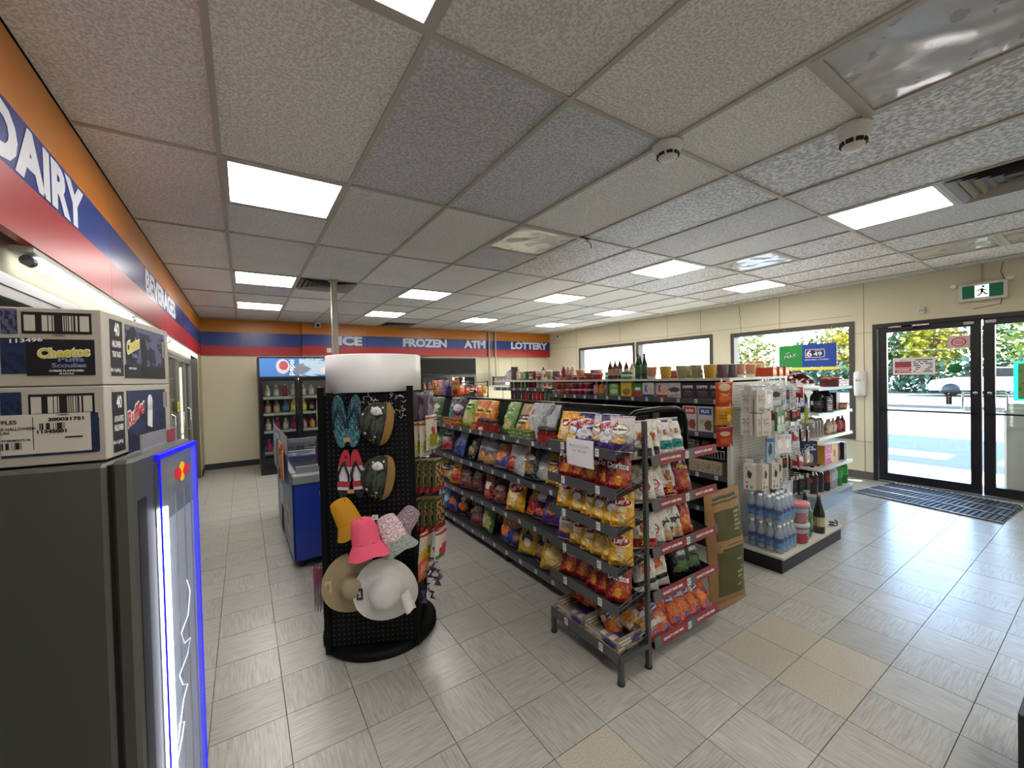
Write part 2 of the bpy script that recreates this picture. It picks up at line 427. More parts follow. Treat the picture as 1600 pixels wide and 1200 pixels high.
# lights
diff = E('light_diffuser', 'fff8f2', LAMP); fr = P('light_frame', 'b8b6ac', rough=.4)
lp = empty('ceiling_light', '', 'ceiling light')
f = MB()
for a in ((-.295, -.295, .295, -.272), (-.295, .272, .295, .295), (-.295, -.272, -.272, .272), (.272, -.272, .295, .272)): f.box(a[0], a[1], -.002, a[2], a[3], .02)
f.build('frame', fr, lp); MB().box(-.272, -.272, .004, .272, .272, .012).build('diffuser', diff, lp)
proto('light', lp, 'ceiling light')
ROW = {0: 'left-hand column', 3: 'second column from the left', 6: 'third column from the left', 9: 'right-hand column by the windows'}
for c in (0, 3, 6, 9):
    hs = sorted(h for i, h in LIGHTS if i == c and h > -3)
    for n_, h in enumerate(sorted(h for i, h in LIGHTS if i == c)):
        vis = h > -3
        lab = ('square lit ceiling panel, %s nearest of the %s' % (ORD[hs.index(h)], ROW[c])) if vis else 'square lit ceiling panel behind the camera in the %s, %s back' % (ROW[c], ORD[-4-h] if h < -3 else 'x')
        place('light', (CX+(c+.5)*.61, CY+(h+.5)*.61, ZC), label=lab, group='lit ceiling panels')
lens = P('clear_light_lens', 'c4c4c2', [('patch', .5, .5, .5, .5, 'a5a29c', 4, .58)], rough=.16, spec=.9, coat=.6, bump=(5, .3, .01))
unl = {(3, -2): 'large glossy unlit light panel nearest the camera at the top right', (3, 2): 'glossy unlit ceiling panel with bright glare, left of the wall-side lights',
       (7, 1): 'glossy unlit ceiling panel left of the cracked grey tiles near the windows', (9, -1): 'glossy unlit ceiling panel near the exit sign', (9, -2): 'glossy unlit ceiling panel right above the entrance end'}
for (i, h), lab in unl.items():
    t = empty('unlit_ceiling_panel', lab, 'ceiling light', (CX+(i+.5)*.61, CY+(h+.5)*.61, ZC))
    f = MB()
    for a in ((-.295, -.295, .295, -.27), (-.295, .27, .295, .295), (-.295, -.27, -.27, .27), (.27, -.27, .295, .27)): f.box(a[0], a[1], -.003, a[2], a[3], .02)
    f.build('frame', fr, t)
    MB().grid(lambda u, v: (-.27+.54*u, .27-.54*v, .004+.006*noise.noise(Vector((u*4, v*4, i)))), 16, 16).build('lens', lens, t)
vm_ = P('vent_metal', '8d8b84', rough=.4, metal=.2)
for (i, h), lab in {(6, -2): 'square ceiling air vent beside the lit panel near the entrance', (1, 6): 'square ceiling air vent behind the metal pole', (4, 11): 'small dark ceiling grille close to the back wall'}.items():
    t = empty('ceiling_vent', lab, 'vent', (CX+(i+.5)*.61, CY+(h+.5)*.61, ZC))
    MB().box(-.29, -.29, .012, .29, .29, .02).build('backing', P('vent_dark', '1b1b1a'), t)
    for k in range(5):
        r = .285-.052*k; z = -.012+.002*k; q = MB()
        for sx, sy in ((1, 0), (-1, 0), (0, 1), (0, -1)):
            a = [(sx*r-sy*r, sy*r+sx*r), (sx*r+sy*r, sy*r-sx*r)]; b_ = [(p[0]*.87, p[1]*.87) for p in a]
            q.add([(a[0][0], a[0][1], z), (a[1][0], a[1][1], z), (b_[1][0], b_[1][1], z+.02), (b_[0][0], b_[0][1], z+.02)], [(0, 1, 2, 3)])
        q.build('vane', vm_, t)
# smoke detectors
def detector(name, lab, x, y, r=.07, hh=.075):
    t = empty(name, lab, 'smoke detector', (x, y, ZC))
    MB().lathe([(0, -.014), (r, -.014), (r*1.03, -.008), (r*1.03, 0), (0, 0)], 24, cap=False).build('base', white, t)
    MB().lathe([(0, -hh), (r*.45, -hh*.98), (r*.62, -hh*.85), (r*.72, -hh*.6), (r*.9, -hh*.35), (r*.95, -.014)], 24, cap=False).build('housing', white, t)
    q = MB()
    for k in range(8):
        a = k*math.pi/4
        q.box(r*.62, -.014, -hh*.78, r*.76, .014, -hh*.62, xf=Matrix.Rotation(a, 4, 'Z'))
    q.build('slot', inkb, t)
detector('smoke_detector', 'round white slotted smoke detector at a crossing of the ceiling rails', 1.79, 1.27)
detector('heat_sensor', 'white domed ceiling sensor beside the glossy unlit panel', 2.41, .72, .068, .11)
t = empty('loose_cable', 'short black cable stub hanging from a ceiling joint between the glossy panels', 'cable', (2.37, 2.47, ZC)); MB().tube([(0, 0, .0), (.01, -.01, -.03), (.03, -.03, -.05), (.045, -.03, -.09)], .004, 6).build('cable', black, t); MB().tube([(-.05, 0, -.004), (0, 0, -.006), (.06, .01, -.004)], .006, 6).build('cable_end', black, t)
# ---- right wall with windows and entrance
WINS = [(5.825, 7.48, .55, 2.12), (4.11, 5.72, .55, 2.12), (2.11, 3.73, .55, 2.09)]; DY0, DY1, DZ = -.02, 1.89, 2.05
wr = MB(); XO = XW+.16
def wb(y0, y1, z0, z1): wr.box(XW, y0, z0, XO, y1, z1)
wb(YN, DY0, 0, ZC+.1); wb(DY0, DY1, DZ, ZC+.1); wb(DY1, 2.11, 0, ZC+.1); wb(2.11, 3.73, 0, .55); wb(2.11, 3.73, 2.09, ZC+.1)
wb(3.73, 4.11, 0, ZC+.1); wb(4.11, 5.72, 0, .55); wb(4.11, 5.72, 2.12, ZC+.1); wb(5.72, 5.825, 0, ZC+.1); wb(5.825, 7.48, 0, .55); wb(5.825, 7.48, 2.12, ZC+.1); wb(7.48, YB+.1, 0, ZC+.1)
wall_r = wr.build('wall_right', cream, kind='structure')
jm = P('wall_joint', '9a916f')
for y in (1.98, 3.0, 4.3, 5.0, 6.2, 7.6): bx('joint_strip', (XW-.0025, y-.004, 2.13 if y not in (1.98, 7.6) else .1), (XW, y+.004, ZC), jm, wall_r)
for y0, y1, z in ((-2, 0, 2.2), (1.9, 2.1, 1.95), (1.9, 2.1, .5), (2.1, 8.7, 2.2)): bx('joint_strip', (XW-.0025, y0, z-.003), (XW, y1, z+.003), jm, wall_r)
MB().tube([(XW-.004, 3.62, 2.58), (XW-.006, 3.6, 2.5), (XW-.004, 3.61, 2.42), (XW-.006, 3.58, 2.36), (XW-.004, 3.6, 2.3), (XW-.004, 3.58, 2.12)], .003, 5).build('wall_wire', P('brown_wire', '5d4030'), wall_r)
MB().tube([(XW-.004, .78, ZC), (XW-.004, .8, 2.5), (XW-.004, .77, 2.4), (XW-.004, .8, 2.15), (XW-.004, 1.0, 2.12)], .003, 5).build('red_wire', P('red_wire', '8a3020'), wall_r)
bs = P('baseboard_rubber', '2c2a28', rough=.5)
bx('baseboard_right', (XW-.008, 1.89, 0), (XW, YB, .1), P('baseboard_grey', '5a564e'), kind='structure')
wf = P('window_frame_brown', '4a423c', rough=.5)
glass = thinglass('window_glass', (.95, .97, .97))
for k, (y0, y1, z0, z1) in enumerate(WINS):
    wroot = MB().box(XW-.012, y0-.03, z1-.03, XO-.02, y1+.03, z1+.03).build('window_%d' % (k+1), wf, kind='structure')
    bx('jamb', (XW-.012, y0-.03, z0), (XO-.02, y0+.03, z1-.03), wf, wroot); bx('jamb', (XW-.012, y1-.03, z0), (XO-.02, y1+.03, z1-.03), wf, wroot)
    bx('sill', (XW-.02, y0-.03, z0-.03), (XO-.02, y1+.03, z0+.03), wf, wroot); bx('pane', (XO-.06, y0+.03, z0+.03), (XO-.054, y1-.03, z1-.03), glass, wroot)
# entrance doors
df = P('door_frame_black', '17161a', rough=.35)
fr_ = MB().box(XW-.01, DY0, DZ-.05, XO-.03, DY1, DZ).box(XW-.01, DY1-.045, 0, XO-.03, DY1, DZ-.05).box(XW-.01, DY0, 0, XO-.03, DY0+.045, DZ-.05).build('trim_1', df, kind='structure')
bx('threshold', (XW-.02, DY0+.045, 0), (XO, DY1-.045, .015), grey, fr_)
def door(n_, y0, y1, hinge_hi):
    X0, X1 = XW+.02, XW+.065; st = .085
    d = MB().box(X0, y0, .02, X1, y0+st, 2.0).box(X0, y1-st, .02, X1, y1, 2.0).box(X0, y0+st, .02, X1, y1-st, .12).box(X0, y0+st, 1.93, X1, y1-st, 2.0).build('door_%d' % n_, df, kind='structure')
    bx('pane', (X0+.02, y0+st, .12), (X0+.026, y1-st, 1.93), glass, d)
    m_ = y0+.045 if hinge_hi else y1-.045
    MB().tube([(X0-.05, y0+.03, .94), (X0-.05, y1-.03, .94)], .011).tube([(X0, y0+.035, .94), (X0-.05, y0+.035, .94)], .013).tube([(X0, y1-.035, .94), (X0-.05, y1-.035, .94)], .013).build('push_bar', P('bar_dark', '28282a', rough=.25, metal=.8), d)
    s = 1 if hinge_hi else -1; a = m_; b_ = m_+s*.1
    MB().tube([(X1, a, 1.17), (X1+.04, a, 1.17), (X1+.055, a+s*.02, 1.17), (X1+.055, b_, 1.17), (X1+.055, b_+s*.015, 1.15), (X1+.055, b_+s*.015, .98), (X1+.055, b_, .96), (X1+.055, a+s*.02, .96), (X1, a, .96)], .009).build('pull_handle', chrome, d)
    MB().lathe([(0, 0), (.02, 0), (.02, .008), (.012, .012), (0, .012)], 14, xf=Matrix.Translation((X0-.001, m_, 1.17)) @ Matrix.Rotation(-math.pi/2, 4, 'Y')).build('lock_cylinder', chrome, d)
    bx('top_contact', (X0-.012, m_-.02+s*.03, 1.955), (X0, m_+.06+s*.03, 1.985), P('pale_plate', 'c5c2b8'), d)
    return d
d1 = door(1, .945, 1.84, True); d2 = door(2, .03, .93, False)
bx('closer_arm', (XW-.05, 1.35, 1.985), (XW-.035, 1.72, 2.0), chrome, d1); bx('closer_body', (XW-.05, 1.5, 1.96), (XW-.01, 1.6, 2.0), df, d1)
XS = XW+.038
def sign(name, lab, cat, y0, y1, z0, z1, mat, texts=(), X=XS, parts=None, th=.002):
    """flat sign on a wall or pane, read from inside the shop; y1 is its left edge"""
    t = empty(name, lab, cat, (X, (y0+y1)/2, z0))
    hw = (y1-y0)/2
    MB().add([(-th, hw, 0), (-th, -hw, 0), (-th, -hw, z1-z0), (-th, hw, z1-z0)], [(0, 1, 2, 3)]).add([(0, hw, 0), (0, -hw, 0), (0, -hw, z1-z0), (0, hw, z1-z0)], [(3, 2, 1, 0)]).add([(-th, hw, 0), (0, hw, 0), (0, hw, z1-z0), (-th, hw, z1-z0), (-th, -hw, 0), (0, -hw, 0), (0, -hw, z1-z0), (-th, -hw, z1-z0)], [(3, 2, 1, 0), (4, 5, 6, 7), (0, 1, 5, 4), (2, 3, 7, 6)]).build('sheet', mat, t)
    for (s, u, v, h, m, *o) in texts:
        q = MB(); yy = hw-(y1-y0)*u; zz = (z1-z0)*v
        q.text(s, lambda x, y: (-th-.0008, yy-x, zz+y), h=h, w=o[0] if o else None)
        q.build('lettering', m, t)
    return t
sign('door_poster', 'white and red notice with dark text on the left entrance door glass', 'sign', 1.317, 1.70, 1.387, 1.60, P('poster1', 'e6dcdc', [('rect', .25, .45, .2, .33, 'b5333f'), ('lines', .25, .6, .2, .25, '5b4a55', 12, 9, .4), ('lines', .72, .5, .22, .4, '555566', 18, 9, .4), ('lines', .25, .3, .2, .12, 'e8d8d8', 10, 9, .4)], var=0))
t = sign('no_smoking_sign', 'pale pink no-smoking sign at the top of the left door glass', 'sign', 1.03, 1.215, 1.69, 1.83, P('pink_sign', 'e0b9b9', [('ring', .5, .5, .33, .36, 'c02a30', .8), ('lines', .5, .5, .2, .13, '9a3a3a', 14, 12, .3)], var=0))
bx('top_strip', (-.002, -.07, .165), (0, .06, .185), P('strip_grey', '9a8f92'), t)
q = empty('green_door_sticker', 'oval green sticker on the left door glass', 'sticker', (XS, 1.152, 1.455))
MB().lathe([(0, 0), (.06, 0), (.06, .002), (0, .002)], 24, xf=Matrix.Rotation(-math.pi/2, 4, 'Y') @ Matrix.Diagonal((.95, 1, 1, 1))).build('sticker_disc', P('green_sticker', '0f7a3c', var=0), q)
MB().text('OPEN', lambda x, y: (-.003, -x, y), h=.018).build('lettering', inkb, q)
sign('pull_sticker', 'narrow black sticker with white letters low on the left door glass', 'sticker', 1.18, 1.227, 1.03, 1.175, P('black_sticker', '15151a', var=0), [('P', .5, .86, .022, inkw), ('U', .5, .63, .022, inkw), ('L', .5, .4, .022, inkw), ('L', .5, .17, .022, inkw)])
t = empty('green_door_reflection', 'green reflection in the right entrance door glass, modelled as a glowing panel', 'sign', (XS+.035, .56, 1.1))  # green reflection in the glass, put in as a tinted panel with glowing edges
teal = E('green_reflection_glow', '20e8b0', 1.6)
MB().box(-.01, -.16, 0, 0, .16, .4).build('panel', P('green_reflection_tint', '3f8a4a', [('lines', .5, .5, .45, .45, 'b0a060', 6, 22, .1)], var=0), t)
MB().box(-.014, .13, -.01, .004, .16, .41).box(-.014, -.16, -.01, .004, .13, .01).box(-.014, -.16, .39, .004, .13, .41).build('reflection_edge', teal, t)
# exit sign
t = empty('exit_sign', 'white framed green running man exit sign above the entrance', 'exit sign', (XW, .925, 2.205))
MB().box(-.07, -.18, 0, -.02, .18, .2, b=.006).build('housing', P('exit_housing', 'd9d7cc'), t)
MB().box(-.073, -.15, .03, -.0695, .15, .17).build('green_face', E('exit_green', '0a5a3a', .35), t)
MB().box(-.075, -.05, .032, -.073, .055, .168).build('lit_panel', E('exit_white', 'e8fff0', .9), t)
man = MB(); X = -.0765
def limb(pts, w_):
    for a, b_ in zip(pts, pts[1:]):
        dy, dz = b_[0]-a[0], b_[1]-a[1]; L = math.hypot(dy, dz); nx, nz = -dz/L*w_, dy/L*w_
        man.add([(X, -(a[0]+nx), a[1]+nz), (X, -(a[0]-nx), a[1]-nz), (X, -(b_[0]-nx), b_[1]-nz), (X, -(b_[0]+nx), b_[1]+nz)], [(0, 1, 2, 3), (3, 2, 1, 0)])
limb([(-.002, .128), (.0, .09)], .010); limb([(0, .122), (-.022, .118), (-.034, .104)], .0045); limb([(0, .122), (.02, .108), (.034, .112)], .0045)
limb([(0, .092), (-.012, .068), (-.036, .05)], .0055); limb([(0, .092), (.02, .078), (.024, .062), (.046, .066)], .0055)
man.lathe([(0, 0), (.011, 0)], 12, xf=Matrix.Translation((X, -.008, .149)) @ Matrix.Rotation(-math.pi/2, 4, 'Y'), cap=False)
man.build('running_figure', inkg if False else P('exit_ink', '06351f', var=0), t)
MB().box(-.055, -.01, .2, -.035, .01, .398).build('mount_stem', P('stem', 'a8a597'), t)
MB().lathe([(0, 0), (.028, 0), (.03, .03), (.02, .05), (0, .05)], 14, xf=Matrix.Translation((-.045, .215, .19)) @ Matrix.Rotation(-math.pi/2, 4, 'Y')).build('lamp_head', white, t)
MB().lathe([(0, 0), (.028, 0), (.03, .03), (.02, .05), (0, .05)], 14, xf=Matrix.Translation((-.045, -.2, .215)) @ Matrix.Rotation(-math.pi/2, 4, 'Y')).build('lamp_head', white, t)
t = empty('motion_sensor', 'small white wall sensor left of the exit sign above the door', 'sensor', (XW, 1.42, 2.13))
MB().box(-.05, -.032, 0, 0, .032, .075, b=.008).build('housing', white, t); MB().box(-.053, -.02, .02, -.05, .02, .05).build('window', P('pale_lens', 'b8b5ad'), t)
t = empty('soap_dispenser', 'white wall dispenser between the window and the entrance doors', 'dispenser', (XW, 2.02, 1.11))
MB().lathe([(.0, 0), (.058, 0), (.066, .02), (.07, .1), (.07, .3), (.06, .33), (0, .335)], 16, a0=math.pi*.5, a1=math.pi*1.5, xf=Matrix.Diagonal((1.3, 1, 1, 1))).build('body', white, t)
MB().box(-.001, -.085, .0, 0, .085, .34).build('back_plate', white, t)
MB().box(-.095, -.03, .2, -.09, .03, .23).build('logo_plate', P('sanit_logo', 'dddddd', [('lines', .5, .5, .4, .35, '333333', 5, 2)], var=0), t)
t = empty('wall_camera', 'small white camera at the top of the right wall near the back', 'camera', (XW, 8.2, 2.47))
MB().box(-.08, -.03, 0, 0, .03, .06, b=.006).build('housing', white, t); MB().lathe([(0, 0), (.022, 0), (.022, .01), (0, .01)], 12, xf=Matrix.Translation((-.08, 0, .03)) @ Matrix.Rotation(-math.pi/2, 4, 'Y')).build('lens', blackgl, t)
# lottery sign in window 3
t = empty('lottery_poster', 'green and blue lottery poster hanging in the window behind the shelves', 'poster', (XW-.03, 2.63, 1.52))
for y in (-.3, .3): MB().tube([(0, y, .32), (.012, y, .57)], .0012, 4).build('hanging_cord', inkw, t)
MB().box(-.004, .06, 0, .004, .37, .33).build('green_panel', P('green_panel', '1e8a35', rough=.4, var=.03), t)
MB().box(-.004, -.36, 0, .004, .06, .33).build('blue_panel', P('blue_panel', '1a3f9a', rough=.4, var=.03), t)
MB().text('MAX', lambda x, y: (-.0056, .215-x, .165+y+x*.25), h=.055, w=.16, bold=.05).build('lettering', inkb, t)
MB().text('MAX', lambda x, y: (-.0066, .215-x, .168+y+x*.25), h=.05, w=.155, bold=.0).build('lettering', inkw, t)
MB().text('LOTTO', lambda x, y: (-.0056, .25-x, .215+y+x*.25), h=.016, w=.06).build('lettering', inkw, t)
q = MB()
q.grid(lambda u, v: (-.0052, -.1-.25*(u-.5)*(1-.08*abs(v-.5)*2), .135+.12*v), 2, 4); q.build('badge', inkw, t)
q = MB(); q.grid(lambda u, v: (-.0058, -.1-.235*(u-.5)*(1-.08*abs(v-.5)*2), .142+.106*v), 2, 4); q.build('badge_field', P('navy', '0e1c50', var=0), t)
MB().text('6', lambda x, y: (-.0066, -.03-x, .195+y), h=.095, w=.07, bold=.03).build('lettering', P('pinkish', 'f2dadf', var=0), t)
MB().text('49', lambda x, y: (-.0066, -.135-x, .185+y), h=.06, w=.105, bold=.02).build('lettering', inkw, t)
MB().text('LOTTO', lambda x, y: (-.0066, -.14-x, .232+y), h=.014, w=.09).build('lettering', inkw, t)
MB().text('6 MILLION BALL + CLASSIC'[2:] if False else 'GOLD BALL + CLASSIC', lambda x, y: (-.0056, -.12-x, .105+y), h=.016, w=.3, bold=.03).build('lettering', inkw, t)
MB().box(-.004, -.38, -.045, .004, .3, -.005).build('yellow_strip', P('yellow_strip', 'f0e050', var=0), t)
# ---- floor mat
t = empty('entrance_mat', 'black ribbed rubber entrance mat on the floor inside the doors', 'mat', (6.38, 1.2, 0), 0)
cs = [(6.075-6.38, 1.86-1.2), (6.92-6.38, 1.70-1.2), (6.76-6.38, .62-1.2), (5.86-6.38, .67-1.2)]
def bil(u, v): return tuple((1-v)*((1-u)*cs[0][k]+u*cs[1][k])+v*((1-u)*cs[3][k]+u*cs[2][k]) for k in (0, 1))
q = MB(); q.grid(lambda u, v: (*bil(u, 1-v), .006+.0*u), 4, 4); q.build('mat_base', P('mat_rubber', '1c1c1d', rough=.6), t)
for k in range(26):
    v = (k+.5)/26
    for (ua, ub) in ((.02, .32), (.36, .64), (.68, .98)):
        a, b_ = bil(ua, v), bil(ub, v); MB().tube([(a[0], a[1], .008), (b_[0], b_[1], .008)], .009, 6).build('rib', P('mat_rib', '2e2f31', rough=.65), t)
for u in (.01, .34, .66, .99):
    a, b_ = bil(u, 0), bil(u, 1); MB().tube([(a[0], a[1], .009), (b_[0], b_[1], .009)], .007, 6).build('metal_strip', chrome, t)
# ---- back wall and fascia
wall_b = bx('wall_back', (-1.6, YB, 0), (XW+.16, YB+.12, ZC+.1), cream, kind='structure')
for x in (5.35, 5.75, 6.25): bx('joint_strip', (x-.004, YB-.0025, .1), (x+.004, YB, 1.98), jm, wall_b)
bx('baseboard_back', (XF, YB-.01, 0), (XW, YB, .1), bs, kind='structure')
OR, BL, RD = P('fascia_orange', 'c77a1e', rough=.3, var=.05), P('fascia_blue', '20408e', rough=.25, var=.05), P('fascia_red', 'a8161c', rough=.36, var=.05)
def fascia(name, p0, p1, nrm, zs, segs):
    root = empty(name, None, None); root['kind'] = 'structure'
    p0, p1, nr = Vector(p0), Vector(p1), Vector(nrm)*.03; L = (p1-p0).length; d = (p1-p0)/L
    for z0, z1, m_, nm in ((zs[0], zs[1], RD, 'red_band'), (zs[1], zs[2], BL, 'blue_band'), (zs[2], ZC, OR, 'orange_band')):
        for k in range(segs):
            a = p0+d*(L*k/segs+.0015); b_ = p0+d*(L*(k+1)/segs-.0015)
            vs = [(a.x, a.y, z0), (b_.x, b_.y, z0), (b_.x, b_.y, z1), (a.x, a.y, z1)]
            bk = [(v[0]-nr.x, v[1]-nr.y, v[2]) for v in vs]
            MB().add(vs, [(0, 1, 2, 3)]).add(bk, [(3, 2, 1, 0)]).add(vs+bk, [(1, 0, 4, 5), (2, 1, 5, 6), (3, 2, 6, 7), (0, 3, 7, 4)]).build(nm, m_, root)
    return root
fl = fascia('trim_2', (XF, -2.5, 0), (XF, YB-.06, 0), (1, 0, 0), (1.965, 2.165, 2.37), 6)
fb = fascia('trim_3', (.95, YB-.1, 0), (XW, YB-.1, 0), (0, -1, 0), (1.995, 2.17, 2.385), 5)
fb2 = fascia('trim_4', (XF, YB-.05, 0), (.95, YB-.05, 0), (0, -1, 0), (1.975, 2.14, 2.38), 1)
# words (the letters lean on a compact, heavy face)
def word(s, fn, w, h, parent, bold=.045):
    MB().text(s, fn, w=w, h=h, bold=bold).build('lettering', P('sign_white', 'd9dbe6', rough=.5, var=0), parent)
for s, ya, yb, z in (('DAIRY', 1.77, 2.65, 2.265), ('BEVERAGES', 4.06, 5.68, 2.267)):
    word(s, lambda x, y: (XF+.0015, (ya+yb)/2+x, z+y), yb-ya, .185, fl, .05)
for s, xa, xb in (('ICE', 1.60, 2.05), ('FROZEN', 2.9, 3.92), ('ATM', 4.36, 4.93), ('LOTTERY', 5.68, 6.84)):
    word(s, lambda x, y: ((xa+xb)/2+x, YB-.1015, 2.278+y), xb-xa, .185, fb, .05)
bx('wall_plate', (1.38, YB-.11, 2.04), (1.46, YB-.1, 2.13), white, fb)
for x in (5.02, 5.2): MB().tube([(x, YB-.13, 1.0), (x, YB-.13, ZC)], .022, 10).build('conduit', P('conduit', 'b9b4a2', rough=.4), wall_b)
t = empty('dome_camera', 'small white security camera at the ceiling above the orange band', 'camera', (1.22, YB-.16, ZC-.09))
MB().box(-.05, -.04, 0, .05, .04, .09, b=.008).build('housing', white, t); MB().lathe([(0, 0), (.03, 0), (.03, .02), (0, .02)], 14, xf=Matrix.Translation((0, -.04, .035)) @ Matrix.Rotation(math.pi/2, 4, 'X')).build('lens', blackgl, t)
# ---- left wall: walk-in cooler
wl = MB().box(XF-.01, 8.15, 0, XF+.0, YB, 1.975).box(-1.7, YN, 0, -1.6, YB, ZC+.1).box(XF-.1, -2.5, 1.86, XF-.09, 8.15, ZC).build('wall_left', P('left_wall_cream', 'bdb698', rough=.7), kind='structure')
bx('baseboard_left', (XF, 8.15, 0), (XF+.01, YB-.01, .1), bs, kind='structure')
bx('wall_near', (-1.7, YN-.1, 0), (XW+.16, YN, ZC+.1), cream, kind='structure')
t = empty('walk_in_cooler', 'long row of glass cooler doors along the left wall under the striped sign', 'cooler', (-.7, 8.1, 0))
alu = P('aluminium', '9c9f9e', rough=.3, metal=.7); coldglass = thinglass('cooler_glass', (.85, .88, .86))
MB().box(-.02, -8.6, 0, .02, .03, .1).build('kick_plate', dark, t); MB().box(-.02, -8.6, 1.83, .03, .05, 1.87).build('head_rail', alu, t); MB().box(-.03, 0, 0, .1, .05, 1.87).build('end_frame', P('frame_brown', '55504a'), t)
MB().box(-.85, -8.6, 0, -.8, .05, 1.9).box(-.8, 0, 0, -.03, .05, 1.9).box(-.85, -8.6, 1.87, -.03, .05, 1.9).build('cabinet', P('cooler_inside', '4b4d4c'), t)
for k in range(9):
    y1 = -.0-k*.78; y0 = y1-.76
    d = MB().box(-.012, y0, .1, .025, y0+.035, 1.83).box(-.012, y1-.035, .1, .025, y1, 1.83).box(-.012, y0+.035, .1, .025, y1-.035, .14).box(-.012, y0+.035, 1.79, .025, y1-.035, 1.83).build('door', alu, t)
    MB().box(0, y0+.035, .14, .004, y1-.035, 1.79).build('pane', coldglass, d)
    MB().tube([(.03, y0+.05, .85), (.06, y0+.05, .87), (.06, y0+.05, 1.13), (.03, y0+.05, 1.15)], .008, 6).build('handle', chrome, d)
    if k < 4:
        for z in (.3, .62, .94, 1.26, 1.56): MB().box(-.6, y0+.03, z, -.1, y1-.03, z+.012).build('shelf', lite, t)
MB().tube([(-.09, -.14, .14), (-.09, -.14, 1.74)], .017, 8).build('door_lamp', E('warm_tube', 'fff0c0', 3), t)
MB().box(.028, -1.75, 1.15, .03, -1.6, 1.27).build('yellow_notice', P('yellow_notice', 'd8d040', [('lines', .5, .5, .4, .35, '5a5a20', 6, 5)], var=0), t)
t = empty('tube_light', 'long fluorescent tube running under the striped sign above the cooler doors', 'light', (XF-.035, 0, 1.925))
for k in range(4):
    y0 = 2.15+k*1.62
    MB().tube([(0, y0+.03, 0), (0, y0+1.58, 0)], .014, 10).build('tube', E('white_tube', 'f4faff', 5), t)
    MB().tube([(0, y0-.01, 0), (0, y0+.03, 0)], .019, 10).tube([(0, y0+1.58, 0), (0, y0+1.61, 0)], .019, 10).build('socket', grey, t)
MB().box(-.03, 2.1, .02, .03, 8.65, .04).build('rail', P('rail_white', 'b8b8b2'), t)
# ---- structural pole
t = empty('support_pole', 'thin pale metal pole from ceiling to floor behind the drum topped display', 'pole', (.875, 4.92, 0))
MB().box(-.03, -.03, 0, .03, .03, ZC).build('shaft', P('pole_metal', 'b5b1a5', rough=.35, metal=.5, bump=(20, .3, .004)), t)
MB().box(-.05, -.05, ZC-.012, .05, .05, ZC-.002).build('collar', P('pole_metal', ''), t)
# ================================================================ outdoors
out = P('asphalt_pale', '66676a', rough=.9, bump=(40, .3, .01)); walk = P('sidewalk_concrete', 'a79a8e', rough=.9, bump=(30, .2, .01))
bx('forecourt', (XO, -30, -.4), (34, 60, -.16), out, kind='structure')
bx('sidewalk', (XO, -4, -.155), (8.6, 12, -.02), walk, kind='structure')
bx('kerb', (8.6, -4, -.155), (8.75, 12, -.03), P('kerb', 'a2785f', rough=.8), kind='structure')
bx('far_verge', (23, -30, -.155), (40, 60, -.05), P('verge', '5f5e50', rough=.9, bump=(5, .6, .05)), kind='structure')
bx('street', (34, -40, -.4), (120, 90, -.2), out, kind='structure')
bx('trim_9', (XW+.16, -3, 2.45), (8.35, 9, 2.65), P('soffit_paint', 'b5b0a2'), kind='structure')
# unseen roof strips over the forecourt, added to throw the shade bands
t = empty('shade_canopy', 'unseen roof strips over the forecourt, added to cast the shade bands', 'shade_canopy', (14, -7, -.16))
MB().box(.4, -5, 4.6, 2.6, 6, 5.0).build('roof', white, t); MB().box(-1.7, -5, 4.6, -.6, 6, 5.0).build('roof', white, t); MB().box(-.6, -3.2, 4.8, .4, -2.8, 5.0).box(-.6, 2.8, 4.8, .4, 3.2, 5.0).build('roof_beam', white, t)
for x, y in ((-1.1, -3), (-1.1, 3), (1.5, -3), (1.5, 3)): MB().box(x-.15, y-.15, 0, x+.15, y+.15, 4.6).build('post', white, t)
# ice freezer outside right door
t = empty('outdoor_ice_chest', 'pale grey cabinet standing outside behind the right entrance door', 'cabinet', (7.55, .35, -.02))
MB().box(-.3, -.6, .05, .35, .47, 1.02, b=.02).build('body', P('icechest', 'b5b2a4', rough=.5), t); MB().box(-.28, -.58, 1.02, .33, .45, 1.06).build('lid', P('icechest', ''), t)
# trees
def tree(name, lab, x, y, h, rr, c, group=None, seed=0):
    rnd = random.Random(seed); t = empty(name, lab, 'tree', (x, y, -.1))
    q = MB().tube([(0, 0, 0), (.05, .03, h*.3), (-.05, .05, h*.6)], .12, 6)
    for k in range(5):
        a = rnd.uniform(0, 6.28); q.tube([(0, .03, h*.35), (rr*.5*math.cos(a), rr*.5*math.sin(a), h*.7)], .05, 5)
    q.build('trunk', P('bark', '5a4a3c', rough=.9), t)
    q = MB()
    for k in range(1400):
        while True:
            p = Vector((rnd.uniform(-1, 1), rnd.uniform(-1, 1), rnd.uniform(-1, 1)))
            if p.length < 1 and p.length > .3: break
        p = Vector((p.x*rr, p.y*rr, h*.56+p.z*h*.46))*(1+.15*noise.noise(p*3))
        s = rnd.uniform(.14, .3); a = Vector((rnd.uniform(-1, 1), rnd.uniform(-1, 1), rnd.uniform(-.6, .6))).normalized(); b_ = a.cross(Vector((0, .3, 1))).normalized()
        q.add([p-a*s, p-b_*s*.6, p+a*s, p+b_*s*.6], [(0, 1, 2, 3)], rnd.choice((0, 0, 1)))
    cr = q.build('crown', [P('leaf_'+c, c, rough=.6), P('leaf2_'+c, '6d7d30', rough=.6)], t, kind='stuff')
